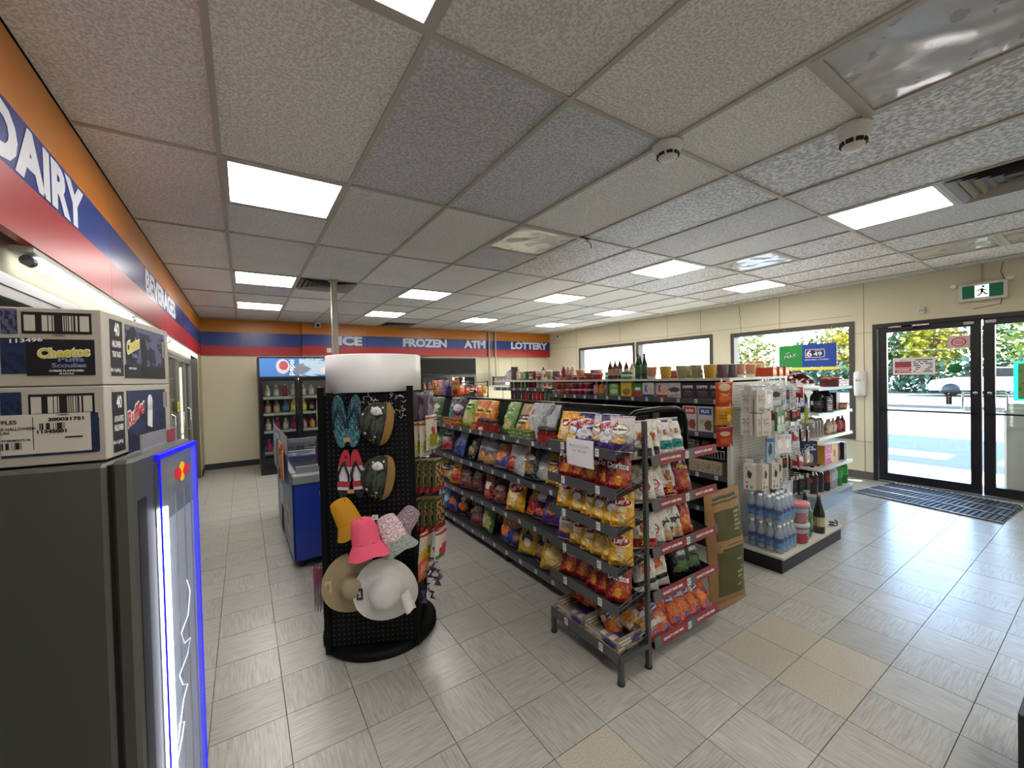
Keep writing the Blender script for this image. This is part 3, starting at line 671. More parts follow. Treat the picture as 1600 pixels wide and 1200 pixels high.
for k, (x, y, h, rr, c, lab) in enumerate([(37, 11.6, 5.2, 1.6, 'b09a20', 'yellow autumn tree at the left edge of the entrance door view'), (43, 10.0, 4.9, 1.3, '3c5a2c', 'dark green tree left of centre across the forecourt'), (40, 8.2, 6.3, 1.6, '4a6038', 'tall thin leaved tree rising above the hedge outside'),
    (37.5, 7.2, 5.2, 1.6, 'a89a28', 'yellow green tree above the parked white car'), (44, 5.6, 5.4, 1.5, '456a34', 'green tree behind the no smoking sign view'), (38, 2.6, 7.3, 1.9, '8a9a40', 'large yellow green tree seen through the right entrance door'), (40, -2.2, 7.8, 2.2, '7a8a38', 'large tree at the right edge of the entrance view'),
    (41, 15, 4.5, 2.1, '55683c', 'low green tree seen faintly through the window with the poster'), (40, 20, 5, 2.3, '7c7c38', 'olive tree seen through the window left of the poster')]):
    tree('tree', lab, x, y, h, rr, c, seed=k)
q = empty('hedge', 'dark green hedge along the far side of the forecourt', 'hedge', (34.5, 8, -.1)); m_ = MB(); rnd = random.Random(3)
for k in range(2600):
    p = Vector((rnd.uniform(-.8, .8), rnd.uniform(-7, 9), rnd.uniform(.05, 1.9+.3*math.sin(k)))); a = Vector((rnd.uniform(-1, 1), rnd.uniform(-1, 1), rnd.uniform(-1, 1))).normalized()*.2; b_ = a.cross(Vector((.1, .2, 1))).normalized()*.13
    m_.add([p-a, p-b_, p+a, p+b_], [(0, 1, 2, 3)])
m_.build('foliage', P('hedge_leaf', '3d5640', rough=.7), q, kind='stuff')
def car(lab, x, y, rz, c):
    t = empty('parked_car', lab, 'car', (x, y, -.05), rz); W_ = .88
    body = [(-2.2, .35), (-2.25, .75), (-1.9, .95), (-1.0, 1.0), (1.2, 1.0), (2.1, .85), (2.25, .6), (2.2, .3)]
    cab = [(-1.7, .97), (-1.1, 1.42), (.4, 1.45), (1.3, .98)]
    MB().prism(body, 'y', -W_, W_).build('body', P('car_'+c, c, rough=.25, coat=.5, var=0), t)
    MB().prism(cab, 'y', -W_+.1, W_-.1).build('windows', blackgl, t)
    MB().prism([(-1.15, 1.40), (-1.1, 1.46), (.4, 1.49), (.5, 1.42)], 'y', -W_+.08, W_-.08).build('roof', P('car_'+c, c), t)
    for sx in (-1.4, 1.4):
        for sy in (-W_+.08, W_-.08): MB().lathe([(0, -.1), (.32, -.1), (.34, -.06), (.34, .06), (.32, .1), (0, .1)], 18, xf=Matrix.Translation((sx, sy, .34)) @ Matrix.Rotation(math.pi/2, 4, 'X')).build('wheel', black, t)
car('pale car parked behind the left entrance door, before the hedge', 31.5, 3.9, R_(96), '9a9fa4'); car('grey car parked nearer, behind the right entrance door', 26.5, -.2, R_(94), '7c828a')
# ================================================================ kinds of goods
crimpw = P('foil_silver', 'b9bbbd', rough=.25, metal=.6, var=.03)
def bagsurf(W, H, T, seed):
    rr = random.Random(seed); off = Vector((rr.uniform(0, 50), rr.uniform(0, 50), seed))
    def S_(u, v, side=-1, lift=0):
        a = abs(2*u-1); e = max(0, math.sin(math.pi*min(1, max(0, v))))**.5
        x = (u-.5)*W*(1-.07*e); z = v*H
        t = T/2*e*(1.12-.3*v)*max(0, 1-a**2.6)**.6
        n_ = noise.noise(Vector((u*4, v*5, side*2))+off)*.3*T*e*(1-a**4) + noise.noise(Vector((u*9, v*7, side*5))+off)*.12*T
        if v < .07 or v > .93: n_ += .06*T*math.sin(u*26+seed)*.3
        x += noise.noise(Vector((3, v*6, seed)))*.02*W*(1 if u > .5 else -1)*(a > .9)
        return (x, side*(t+n_*(1 if t > 0 else 0)+lift), z+.0*a)
    return S_
def bag(kind, W, H, T, mat, texts=(), seed=1, cat='snack bag', nm='snack_bag', hang=False):
    S_ = bagsurf(W, H, T, seed)
    q = MB(); q.grid(lambda u, v: S_(u, v, -1), 14, 18); q.grid(lambda u, v: S_(1-u, v, 1), 10, 12)
    o = q.build(nm, mat)
    q = MB()
    for sd in (-1, 1):
        for v0, v1 in ((0, .05), (.95, 1)):
            q.grid(lambda u, v: S_(u, v0+(v1-v0)*v, sd, .0009+.0006*math.sin(v*18)), 10, 3, flip=sd > 0)
    q.build('crimped_seal', mat, o)
    if texts:
        q = MB(); ms = []
        for (s, u, v, w_, h_, m, *sl) in texts:
            if m not in ms: ms.append(m)
            k = sl[0] if sl else 0
            q.text(s, lambda x, y: S_(u+x/W, v+(y+x*k)/H, -1, .003), w=w_, h=h_, mat=ms.index(m), bold=.05)
        q.build('lettering', ms, o)
    return proto(kind, o, cat)
gl = dict(rough=.22, spec=.7)
def BM(name, base, layers=()): return P(name, base, layers, bump=(34, 1., .02), **gl)
lb = [('blob', .5, .28, .36, .2, 'd9a83a'), ('blob', .45, .22, .2, .1, 'f0dda0')]
bag('lays', .135, .205, .072, BM('bag_yellow', 'd9a21c', lb+[('ell', .5, .60, .42, .16, 'f2d880'), ('ell', .5, .61, .38, .12, 'b3202c'), ('rect', .5, .40, .2, .05, 'e8e0c0')]), [("Lay's", .5, .61, .078, .034, inkw, .15)], 1)
bag('lays_blue', .135, .205, .072, BM('bag_yellow_blue', 'd9a21c', [('ell', .5, .45, .33, .13, '2f6fb0'), ('ell', .5, .42, .26, .1, 'e8e6e0'), ('blob', .5, .2, .3, .12, 'e8cf80'), ('ell', .5, .66, .4, .12, 'b3202c')]), [("Lay's", .5, .66, .08, .036, inkw, .15)], 2)
bag('doritos', .145, .21, .072, BM('bag_red', '8e1518', [('blob', .55, .3, .33, .2, 'c85a1c'), ('blob', .5, .25, .16, .1, 'e8a040'), ('blob', .2, .55, .2, .2, '5a0c10')]), [('Doritos', .5, .60, .12, .036, inkw, -.12)], 3)
bag('ruffles', .145, .21, .072, BM('bag_navy_purple', '2c2560', [('blob', .45, .35, .4, .16, 'd8d2d8'), ('rect', .5, .1, .5, .1, '4b2f74'), ('ell', .5, .66, .46, .14, 'e0dde4')]), [('RUFFLES', .5, .66, .125, .036, inkr, .2)], 4)
bag('vickies', .145, .2, .072, BM('bag_white_purple', 'c9c4c4', [('grad', .45, .2, '4a2f6c'), ('ell', .5, .6, .36, .15, 'efe9dc'), ('ring', .5, .6, .36, .15, '9a8a50', .88), ('blob', .5, .3, .3, .08, 'd8b060')]), [("Miss Vickie's", .5, .6, .082, .014, inkb)], 5)
bag('jalapeno', .14, .2, .072, BM('bag_black_green', '17191a', [('blob', .5, .3, .35, .14, '3f6a30'), ('ell', .5, .62, .3, .12, '2a3a2a')]), [('HARD CORE', .5, .68, .07, .012, inkw), ('CRUNCH', .5, .62, .07, .014, inkw)], 6)
bag('white_black', .15, .215, .072, BM('bag_white_black', 'cfcac2', [('rect', .55, .17, .3, .1, '17171a'), ('blob', .5, .55, .22, .12, 'c07a30')]), [('UMMI', .5, .62, .07, .022, P('brown_ink', 'a85a1a', var=0), -.2), ('DILL', .52, .5, .06, .02, P('brown_ink', ''), -.2)], 7)
bag('white_teal', .15, .215, .072, BM('bag_white_teal', 'd2cfc8', [('rect', .5, .26, .42, .12, '12807c'), ('rect', .8, .93, .2, .05, '5a2f80')]), [('OLD', .3, .62, .03, .02, P('brown_ink', '')), ('D', .62, .6, .025, .03, P('brown_ink', ''))], 8)
bag('white_red', .15, .215, .072, BM('bag_white_red', 'd2cec8', [('rect', .5, .14, .5, .13, '9c1420'), ('blob', .5, .3, .2, .08, 'c07838')]), [('UM', .5, .64, .05, .03, P('brown_ink', '')), ('BO', .52, .5, .05, .03, P('brown_ink', '')), ('XL', .5, .16, .05, .022, inky)], 9)
bag('white_oval', .15, .215, .072, BM('bag_white_rings', 'd4d0c9', [('ring', .5, .42, .25, .13, 'b31f35', .72), ('rect', .5, .06, .5, .05, '8a8682')]), [('OLD DUTCH', .5, .42, .05, .01, inkr)], 10)
bag('arriba', .155, .215, .055, BM('bag_deep_red', '8c1216', [('blob', .6, .3, .3, .18, 'c8602a'), ('rect', .5, .58, .4, .03, 'c03030')]), [('Arriba', .52, .72, .1, .032, P('olive_ink', 'c8c060', var=0), -.08)], 11)
bag('ripl', .15, .215, .072, BM('bag_white_ripple', 'd4d1ca', [('blob', .62, .18, .28, .12, 'c8a468'), ('rect', .15, .2, .15, .12, '1f7f8a')]), [('Rip-L', .55, .5, .08, .04, inkb, .25)], 12)
bag('orange_red', .14, .2, .055, BM('bag_orange_red', 'b03c14', [('blob', .5, .35, .3, .2, 'd87a20'), ('rect', .5, .9, .5, .1, '8a1a14')]), (), 13)
bag('mild', .15, .215, .072, BM('bag_white_orange', 'd6d2cc', [('slant', .5, .25, .5, .06, '161616', -1.2), ('blob', .5, .6, .15, .1, 'd08030')]), [('HOLY', .45, .66, .07, .024, P('orange_ink', 'c8601c', var=0), .1), ('MOLY', .5, .54, .075, .024, P('orange_ink', ''), .1)], 14)
bag('cheezies', .11, .17, .045, BM('bag_stripes', 'b9481c', [('lines', .5, .12, .5, .12, 'd8d0cc', 9, 1, .4), ('lines', .5, .88, .5, .12, 'd8d0cc', 9, 1, .4), ('rect', .5, .13, .5, .03, '9c1a20'), ('ell', .5, .2, .2, .07, '3a3f90'), ('blob', .5, .55, .4, .2, 'd8742a'), ('ell', .5, .8, .25, .08, '3a3f90')]), [('CHEEZIES', .5, .8, .05, .01, inkw)], 15, cat='snack bag')
# plainer bags of the long aisle
GB = {'green': ('2f5a33', [('blob', .5, .5, .3, .2, 'c9c8b8')]), 'teal': ('17857d', [('grad', .5, .9, '35323c')]), 'plum': ('3a1c3c', [('ell', .5, .6, .4, .13, 'd8cdd8'), ('blob', .5, .2, .35, .1, 'b03a28')]),
      'lime': ('8fae2a', [('blob', .5, .3, .35, .2, 'b8a878'), ('ell', .5, .7, .35, .12, '2c4a1c')]), 'orange': ('cf7614', [('ell', .5, .6, .35, .12, 'e8c048'), ('blob', .5, .25, .3, .12, 'e09a30')]),
      'leaf': ('5f8f3a', [('blob', .5, .25, .35, .15, 'c8bc80'), ('ell', .5, .7, .34, .12, 'a8c080')]), 'tan': ('a8946a', [('rect', .5, .45, .5, .15, '5a2828'), ('lines', .5, .45, .4, .1, 'd8c8a8', 7, 9, .4), ('blob', .5, .15, .35, .12, 'c89a50')]),
      'cheese': ('bcb8ae', [('blob', .5, .25, .4, .2, 'd89028'), ('rect', .6, .75, .1, .1, 'a83040')]), 'silver': ('a8acae', []), 'steel': ('7a7d80', [('grad', .3, .0, '3c3a3c')]),
      'redfoil': ('b8b4b4', [('grad', .5, .25, 'a81c20'), ('lines', .5, .7, .4, .2, '3a2430', 5, 6, .4)]), 'bluefoil': ('26418c', [('grad', .5, .9, 'a8b0c0'), ('blob', .5, .4, .3, .2, '1a2a6a')]), 'night': ('1d1e24', [('blob', .5, .3, .35, .15, '8a6a3a'), ('ell', .5, .65, .3, .1, 'b8b0a0')]),
      'kettle': ('6a6660', [('rect', .5, .5, .4, .12, '9aa0a8'), ('blob', .5, .15, .4, .12, 'c08a40'), ('ell', .5, .8, .35, .1, 'c8c0a8')]), 'duo': ('c87a1c', [('grad', .5, .4, '20388c'), ('blob', .5, .3, .28, .13, 'd8702a'), ('ell', .45, .72, .3, .1, 'b8bcc0')]),
      'crimson': ('8a181c', [('rect', .5, .5, .28, .14, 'd8d0cc'), ('blob', .5, .2, .3, .1, 'c86a4a')]), 'maroon': ('4f1a20', [('ell', .5, .6, .34, .12, '9a8a80'), ('blob', .5, .25, .3, .1, '7a4030')]),
      'gold': ('b28a24', [('blob', .5, .3, .35, .2, 'd8c070'), ('rect', .5, .65, .3, .08, '6a1c1c')]), 'sky': ('3f78b4', [('blob', .5, .5, .4, .25, '9ac0dc')]), 'violet': ('46286c', [('blob', .5, .4, .3, .15, 'c86a28')]),
      'ghost': ('16151a', [('blob', .5, .35, .35, .18, 'c86a28'), ('blob', .5, .6, .2, .1, 'c8c0b0')]), 'rings': ('3f6a38', [('blob', .5, .3, .42, .22, 'a8a06a'), ('ell', .5, .72, .42, .12, '2c5a2c')]),
      'tostada': ('b0902a', [('ell', .5, .75, .42, .1, '1f2a22'), ('blob', .5, .4, .22, .18, '2c2a24'), ('ell', .5, .3, .16, .1, 'd8d0b8')]), 'pink': ('c87a90', [('blob', .5, .5, .3, .25, 'e0c0b0')]), 'amber': ('c8651c', [('ell', .5, .62, .35, .1, 'c8b84a'), ('blob', .5, .25, .36, .14, 'a81c1c')])}
GW = {'green': 'dark green', 'teal': 'teal bottomed', 'plum': 'dark plum', 'lime': 'lime green', 'orange': 'bright orange', 'leaf': 'leaf green', 'tan': 'tan and brown banded', 'cheese': 'white and orange', 'silver': 'silver foil', 'steel': 'steel grey',
      'redfoil': 'silver and red', 'bluefoil': 'blue foil', 'night': 'black and gold', 'kettle': 'grey and tan', 'duo': 'orange topped blue', 'crimson': 'crimson and white', 'maroon': 'dark maroon', 'gold': 'golden', 'sky': 'sky blue', 'violet': 'violet', 'ghost': 'black and orange',
      'rings': 'green onion ring', 'tostada': 'yellow and black', 'pink': 'pink', 'amber': 'orange and red', 'lays': 'yellow potato chip', 'lays_blue': 'yellow and blue chip', 'doritos': 'red tortilla chip', 'ruffles': 'navy and white chip', 'vickies': 'white and purple chip'}
GT = {'plum': [('Ruffles', .5, .6, .1, .03, inkw, .1)], 'orange': [('Cheetos', .5, .6, .09, .025, inkb)], 'lime': [('Pretzels', .5, .7, .09, .018, inkw)], 'rings': [('Funyuns', .5, .72, .12, .035, inkw, .1)], 'tostada': [('Tostitos', .5, .75, .1, .022, inkw)], 'duo': [('Cheetos', .45, .72, .09, .022, inkb)],
      'leaf': [('Party Mix', .5, .7, .09, .02, inkg)], 'amber': [('HOT', .5, .62, .06, .02, inkb)], 'gold': [("Lay's", .5, .65, .07, .022, inkw)]}
for k_, (k, (c, L)) in enumerate(GB.items()): bag(k, .165, .25, .075, BM('bag_'+k, c, L), GT.get(k, ()), 20+k_)
def facing(kind, x, y, z, face, lean=.25, turn=0, scale=None, label='', group=None, bare=False):
    rz = {'-x': -math.pi/2, '-y': 0, '+x': math.pi/2}[face]+turn
    return place(kind, (x, y, z), (-lean, 0, rz), label, group, scale, bare)
# boxes, cans, bottles, jars
def carton(kind, w, h, d, mat, side=None, texts=(), cat='box', nm='carton', b=.0015):
    """printed carton, face towards -y, base at the origin"""
    q = MB(); mats = [mat, side or mat]
    q.box(-w/2, -d/2, 0, w/2, d/2, h, mats=[0, 1, 0, 1, 1, 1])
    o = q.build(nm, mats)
    q = MB(); q.box(-w/2, -.0006, h, w/2, .0006, h+.0006); q.build('flap_seam', side or mat, o)
    if texts:
        q = MB(); ms = []
        for (s, u, v, w_, h_, m, *sl) in texts:
            if m not in ms: ms.append(m)
            q.text(s, lambda x, y: ((u-.5)*w+x, -d/2-.0009, v*h+y+(sl[0]*x if sl else 0)), w=w_, h=h_, mat=ms.index(m), bold=.04)
        q.build('lettering', ms, o)
    return proto(kind, o, cat)
def bottle(kind, r, h, mat, capm, labm=None, neck=.3, cat='bottle', nm='bottle', l0=.2, l1=.55, body='round', liquid=None):
    p = [(r*.86, 0), (r, .02*h), (r, h*(1-neck)*.95)]
    p += [(r*.92, h*(1-neck)+.02*h), (r*.6, h*(1-neck*.62)), (r*.33, h*(1-neck*.35)), (r*.3, h*.93)]
    o = MB().lathe([(0, 0)]+p+[(0, h*.93)], 14, cap=False).build(nm, mat)
    MB().lathe([(r*.36, h*.925), (r*.38, h*.93), (r*.38, h*.995), (r*.3, h)], 12).build('cap', capm, o)
    if labm: MB().lathe([(r*1.012, h*l0), (r*1.012, h*l1)], 16, cap=False).build('label', labm, o)
    return proto(kind, o, cat)
def can(kind, r, h, mat, lid, cat='can', nm='can', taper=1, texts=None):
    o = MB().lathe([(r*.9*taper, 0), (r*taper, .003), (r, h-.004), (r*.93, h)], 16).build(nm, mat)
    MB().lathe([(r*.96, h), (r*.98, h+.001), (r*.98, h+.006), (r*.9, h+.007)], 16).build('lid', lid, o)
    return proto(kind, o, cat)
def jar(kind, r, h, mat, lid, lab):
    o = MB().lathe([(0, 0), (r*.9, 0), (r, .01), (r, h*.7), (r*.85, h*.8), (r*.85, h*.82), (0, h*.82)], 14, cap=False).build('jar', mat)
    MB().lathe([(r*.92, h*.8), (r*.94, h*.81), (r*.94, h*.99), (r*.85, h)], 14).build('lid', lid, o)
    MB().lathe([(r*1.01, h*.15), (r*1.01, h*.6)], 14, cap=False).build('label', lab, o)
    return proto(kind, o, 'jar')
jar('jar_red', .042, .12, P('salsa_red', '6a1512', rough=.15), P('lid_dark', '2a2018'), P('jl_red', '8a1a14', [('ell', .6, .3, .12, .3, 'd8c8b8')], var=0))
jar('jar_green', .044, .075, P('dip_green', '6a7a3c', rough=.2), P('lid_green', '4a6a32', rough=.3), P('jl_green', '3c5c30', [('lines', .5, .5, .5, .3, 'a8a880', 8, 2, .4)], var=0))
jar('jar_orange', .042, .08, P('dip_orange', 'a8501c', rough=.2), P('lid_brown', '6a4424', rough=.3), P('jl_orange', 'c07020', [('lines', .5, .5, .5, .3, '5a1a14', 8, 2, .4)], var=0))
# ================================================================ wire-sided tier rack at the aisle end
rk = P('rack_grey', '4c4f52', rough=.35, metal=.35); rkl = P('rack_lip', '54575a', rough=.3, metal=.3)
T1 = empty('tier_rack', 'grey metal six-tier chip rack on black feet nearest the camera', 'rack', (1.557, 1.587, 0))
RX0, RX1, RY0, RY1 = 1.446-1.557, 1.668-1.557, 1.337-1.587, 1.838-1.587
for y in (RY0, RY1):
    bx('post', (RX1-.02, y-.01, .11), (RX1, y+.01, 1.24), rk, T1)
    bx('foot_bar', (RX0, y-.011, .105), (RX1, y+.011, .13), rk, T1)
    for x in (RX0+.012, RX1-.01):
        MB().box(x-.011, y-.011, .012, x+.011, y+.011, .106).build('leg', rk, T1); MB().lathe([(.017, 0), (.019, .004), (.019, .012), (.012, .016)], 12, c=(x, y)).build('foot', black, T1)
bx('front_bar', (RX0, RY0+.011, .105), (RX0+.02, RY1-.011, .13), rk, T1); bx('back_bar', (RX1-.02, RY0+.011, .105), (RX1, RY1-.011, .13), rk, T1)
TZ = [.135, .36, .545, .735, .915, 1.1]
for k, z in enumerate(TZ):
    s = MB().add([(RX0, RY0, z-.03), (RX1-.02, RY0, z+.005), (RX1-.02, RY1, z+.005), (RX0, RY1, z-.03)], [(0, 1, 2, 3), (3, 2, 1, 0)]).build('tray', rk, T1)
    MB().box(RX0-.004, RY0-.004, z-.032, RX0, RY1+.004, z+.018).build('lip', rkl, s)
    for y in (RY0, RY1):
        for dz in (.035, .07): MB().tube([(RX0, y, z-.02+dz*.4), (RX1-.01, y, z+dz)], .0025, 5).build('side_wire', rk, s)
        for t_ in (.3, .6): MB().tube([(RX0+(RX1-RX0)*t_, y, z-.03+.035*t_), (RX0+(RX1-RX0)*t_, y, z-.01+.07*t_)], .002, 5).build('side_wire', rk, s)
    for y in (RY0+.1, RY0+.36): MB().box(RX0-.0055, y, z-.026, RX0-.004, y+.026, z+.012).build('price_tag', tagw, s)
for y in (RY0, 0, RY1): MB().tube([(RX1-.01, y, .13), (RX1-.01, y, 1.22)], .004, 5).build('back_wire', rk, T1)
X = 1.557-.03
TIER = ['grey rack top tier', 'grey rack second tier', 'grey rack third tier', 'grey rack fourth tier', 'grey rack fifth tier']
rows = [(1.1, [('lays', 1.775, .0), ('lays_blue', 1.70, -.1), ('ruffles', 1.62, .15), ('vickies', 1.52, -.1), ('ruffles', 1.45, 0), ('vickies', 1.385, .2)]),
        (.915, [('doritos', 1.77, .1), ('doritos', 1.68, -.1), ('doritos', 1.57, 0), ('doritos', 1.47, .15), ('doritos', 1.395, .5)]),
        (.735, [('lays', 1.79, .1), ('lays_blue', 1.69, 0), ('lays', 1.60, -.15), ('lays_blue', 1.52, 0), ('lays_blue', 1.43, .2), ('lays', 1.38, .5)]),
        (.545, [('vickies', 1.785, .1), ('lays', 1.7, 0), ('lays', 1.6, -.1), ('gold', 1.52, .2), ('lays', 1.44, .1), ('lays', 1.385, .5)]),
        (.36, [('doritos', 1.755, .1), ('doritos', 1.665, .0), ('doritos', 1.56, -.1), ('doritos', 1.48, .3), ('doritos', 1.40, .4)])]
for (z, its), ph in zip(rows, TIER):
    cnt = {}
    for k, *_ in its: cnt[k] = cnt.get(k, 0)+1
    seen = {}
    for k, y, tu in its:
        seen[k] = seen.get(k, 0)+1
        lab = '%s bag%s, %s' % (GW[k], (', %s such from far end' % ORD[seen[k]-1]) if cnt[k] > 1 else '', ph)
        sc_ = .75 if k == 'gold' else .93
        facing(k, X+random.uniform(-.012, .012), y, z-.012, '-x', .36+random.uniform(-.08, .1), tu+.22, sc_, lab, 'chip bags on the grey tier rack')
# cartons of bagged snacks on the lowest tray
ctm = P('display_carton', '8a8478', [('lines', .3, .5, .28, .35, 'd8d0c8', 8, 4, .4), ('blob', .75, .45, .2, .4, '4a3a80'), ('rect', .5, .06, .5, .08, 'c8b850')], var=0)
for y0, y1, k, lab in ((1.60, 1.815, 'orange_red', 'open display carton of brown foil packs on the lowest tray, far end'), (1.36, 1.59, 'cheese', 'open display carton of pale packs on the lowest tray, near end')):
    t = empty('display_carton', lab, 'carton', (1.555, (y0+y1)/2, .13)); h = (y1-y0)/2
    MB().box(-.09, -h, 0, .09, h, .004).build('bottom', ctm, t)
    for nm_, a in (('front', (-.09, -h, .004, -.087, h, .05)), ('back', (.087, -h, .004, .09, h, .07)), ('end', (-.087, -h, .004, .087, -h+.003, .07)), ('end', (-.087, h-.003, .004, .087, h, .07))): MB().box(*a).build(nm_, ctm, t)
    for n_ in range(4):
        y = y0+.045+n_*(y1-y0-.07)/3
        o = place(k, (1.62-.012*n_, y, .16+.016*(n_ % 2)), (-1.35, 0, -math.pi/2+.1*(n_-1)), '%s pack lying in the %s display carton, %s from its near side' % ('brown foil' if k == 'orange_red' else 'pale printed', 'far' if k == 'orange_red' else 'near', ORD[n_]), 'packs in the open cartons', (.62, .7, .7))
# paper notice clipped to the rack
t = empty('paper_notice', 'white paper notice with handwriting hanging from the top tier of the grey rack', 'notice', (1.436, 1.565, 1.005))
MB().grid(lambda u, v: (.004*math.sin(v*3)*-1, .1-.2*u, .14*v), 4, 6).grid(lambda u, v: (.0008+.004*math.sin(v*3)*-1, -.1+.2*u, .14*v), 4, 6).build('sheet', P('paper', 'd2d2d4', rough=.7), t)
MB().text('BUY 2 CHIPS', lambda x, y: (-.006, -x, .105+y), w=.15, h=.014, bold=-.01).text('for $5.00', lambda x, y: (-.006, -x, .08+y), w=.1, h=.015, bold=-.01).build('handwriting', P('pencil', '77787c', var=0), t)
# ================================================================ end-cap display with the red strips
T2 = empty('endcap_shelf', 'five-shelf snack display with red lettered strips and a black tube top at the aisle end', 'shelf', (2.05, 1.47, 0))
blk = P('tube_black', '121214', rough=.25, metal=.4)
MB().tube([(-.26, .1, .12), (-.26, .1, 1.15), (-.24, .1, 1.22), (-.18, .1, 1.25), (.0, .08, 1.262), (.12, .05, 1.262), (.17, .03, 1.24), (.19, .03, 1.18), (.19, .03, .12)], .017, 10).build('frame_tube', blk, T2)
MB().tube([(-.05, .085, 1.26), (-.05, .1, 1.2), (-.05, .1, .9)], .015, 10).build('brace_tube', blk, T2)
bx('back_panel', (-.3, .115, .05), (.3, .125, 1.05), P('endcap_back', '1b1b1c'), T2)
for x in (-.28, .28): bx('upright', (x-.015, .08, .0), (x+.015, .11, 1.1), blk, T2)
sm = P('strip_red', '55585c', [('rect', .3, .5, .2, .5, '80303c'), ('rect', .8, .5, .18, .5, '80303c'), ('grad', 0, .01, '55585c')][:2], rough=.3, var=0)
SZ = [.075, .315, .545, .785, 1.02]
for k, z in enumerate(SZ):
    s = MB().add([(-.32, -.115, z-.01), (.27, -.115, z-.01), (.27, .1, z+.02), (-.32, .1, z+.02)], [(0, 1, 2, 3), (3, 2, 1, 0)]).build('shelf_board', blk, T2)
    o = MB().add([(-.32, -.122, z-.018), (.27, -.122, z-.018), (.27, -.112, z+.03), (-.32, -.112, z+.03), (-.32, -.117, z-.018), (.27, -.117, z-.018), (.27, -.107, z+.03), (-.32, -.107, z+.03)], [(0, 1, 2, 3), (7, 6, 5, 4), (1, 5, 6, 2), (4, 0, 3, 7), (3, 2, 6, 7), (4, 5, 1, 0)]).build('lettered_strip', sm, s)
    MB().box(-.32, -.112, z-.02, .27, -.1, z-.012).build('wire_edge', blk, s)
    q = MB()
    for cx in (-.165, .135): q.text('QUALITY LIVES HERE', lambda x, y: (cx+x, -.1235+(y+.018)*.21, z+.006+y), w=.17, h=.014, bold=.04)
    MB_ = q.build('lettering', inkw, o); bx('price_tag', (-.04, -.122, z-.014), (-.01, -.118, z+.024), tagw, o)
EC = [(4, [('white_black', 1.745, -.5), ('white_black', 1.81, -.35), ('white_teal', 1.92, -.3), ('white_teal', 2.02, -.25)]),
      (3, [('white_oval', 1.75, -.5), ('white_oval', 1.83, -.4), ('white_red', 1.95, -.2), ('arriba', 2.1, -.1)]),
      (2, [('white_red', 1.745, -.6), ('white_oval', 1.82, -.5), ('ripl', 1.90, -.2), ('ripl', 2.0, -.15), ('orange_red', 2.11, -.1)]),
      (1, [('mild', 1.76, -.4), ('mild', 1.86, -.3), ('jalapeno', 2.06, -.15), ('jalapeno', 2.17, -.1)])]
EP = {4: 'on the red strip display top shelf', 3: 'on the red strip display second shelf', 2: 'on the red strip display middle shelf', 1: 'on the red strip display fourth shelf', 0: 'on the lowest shelf of the red strip display'}
EN = {'white_black': 'white and black chip bag', 'white_teal': 'white chip bag with teal panel', 'white_oval': 'white chip bag with red ring', 'white_red': 'white chip bag with red base', 'arriba': 'deep red tortilla chip bag', 'ripl': 'white ripple chip bag', 'orange_red': 'orange and red snack bag', 'mild': 'white popcorn bag with orange words', 'jalapeno': 'black and green snack bag'}
for lev, its in EC:
    tot = {}
    for k, *_ in its: tot[k] = tot.get(k, 0)+1
    sn = {}
    for k, x, tu in its:
        sn[k] = sn.get(k, 0)+1
        lab = EN[k]+' '+EP[lev]+(', %s' % ('left' if sn[k] == 1 else 'right') if tot[k] > 1 else '')
        facing(k, x, 1.42, SZ[lev]+.004, '-y', .3, tu, .95, lab, 'bags on the red strip display')
n_ = 0
for r in range(3):
    for c in range(6):
        x = 1.78+c*.095+.03*(r % 2); n_ += 1
        place('cheezies', (x, 1.375+.06*r, SZ[0]+.0+.035*r), (-.75, 0, random.uniform(-.25, .25)), 'orange striped snack bag, lowest red strip shelf, %s from left, %s row' % (ORD[c], ['front', 'middle', 'back'][r]), 'orange striped snack bags', 1.0)
for c in range(4): place('cheezies', (1.60+.05*c, 1.45+.05*(c % 2), .075+.02*c), (-.75, 0, random.uniform(-.4, .1)), 'orange striped snack bag spilling left behind the grey rack, %s from the left' % ORD[c], 'orange striped snack bags')
# kraft charcoal bag leaning at the right end
t = empty('kraft_paper_bag', 'tall brown kraft paper bag with dark olive print beside the red strip display', 'paper bag', (2.53, 1.46, 0))
kr = P('kraft', '8f6f48', rough=.8, bump=(14, .4, .01))
kf = P('kraft_print', '8f6f48', [('rect', .5, .74, .38, .17, '4a4a22'), ('rect', .5, .86, .38, .03, '8f6f48'), ('lines', .5, .93, .34, .03, '3c4020', 9, 20, .3), ('lines', .72, .72, .1, .1, '8a8450', 4, 26, .5), ('rect', .5, .27, .38, .2, '4a4a22'), ('lines', .5, .5, .34, .03, '3c4020', 9, 20, .3), ('lines', .72, .26, .1, .14, '8a8450', 4, 26, .5)], rough=.8, bump=(14, .4, .01))
def ks(u, v, s): return (-.2+.4*u+.02*v, (-.05*s)*(math.sin(math.pi*min(1, v*1.05))**.4)*(1-abs(2*u-1)**5)-.05*(1-v)+.012*noise.noise(Vector((u*4, v*5, s))), .06+.66*v-.05*(1-v)*u)
MB().grid(lambda u, v: ks(u, v, 1), 8, 14).build('front_sheet', kf, t); MB().grid(lambda u, v: ks(1-u, v, -1), 8, 14).build('back_sheet', kr, t)
MB().grid(lambda u, v: (lambda a: (a[0], a[1]-.004-.01*math.sin(v*3), a[2]+(-.05*v)))(ks(u, 0, 1)), 8, 3).build('folded_base', kr, t)
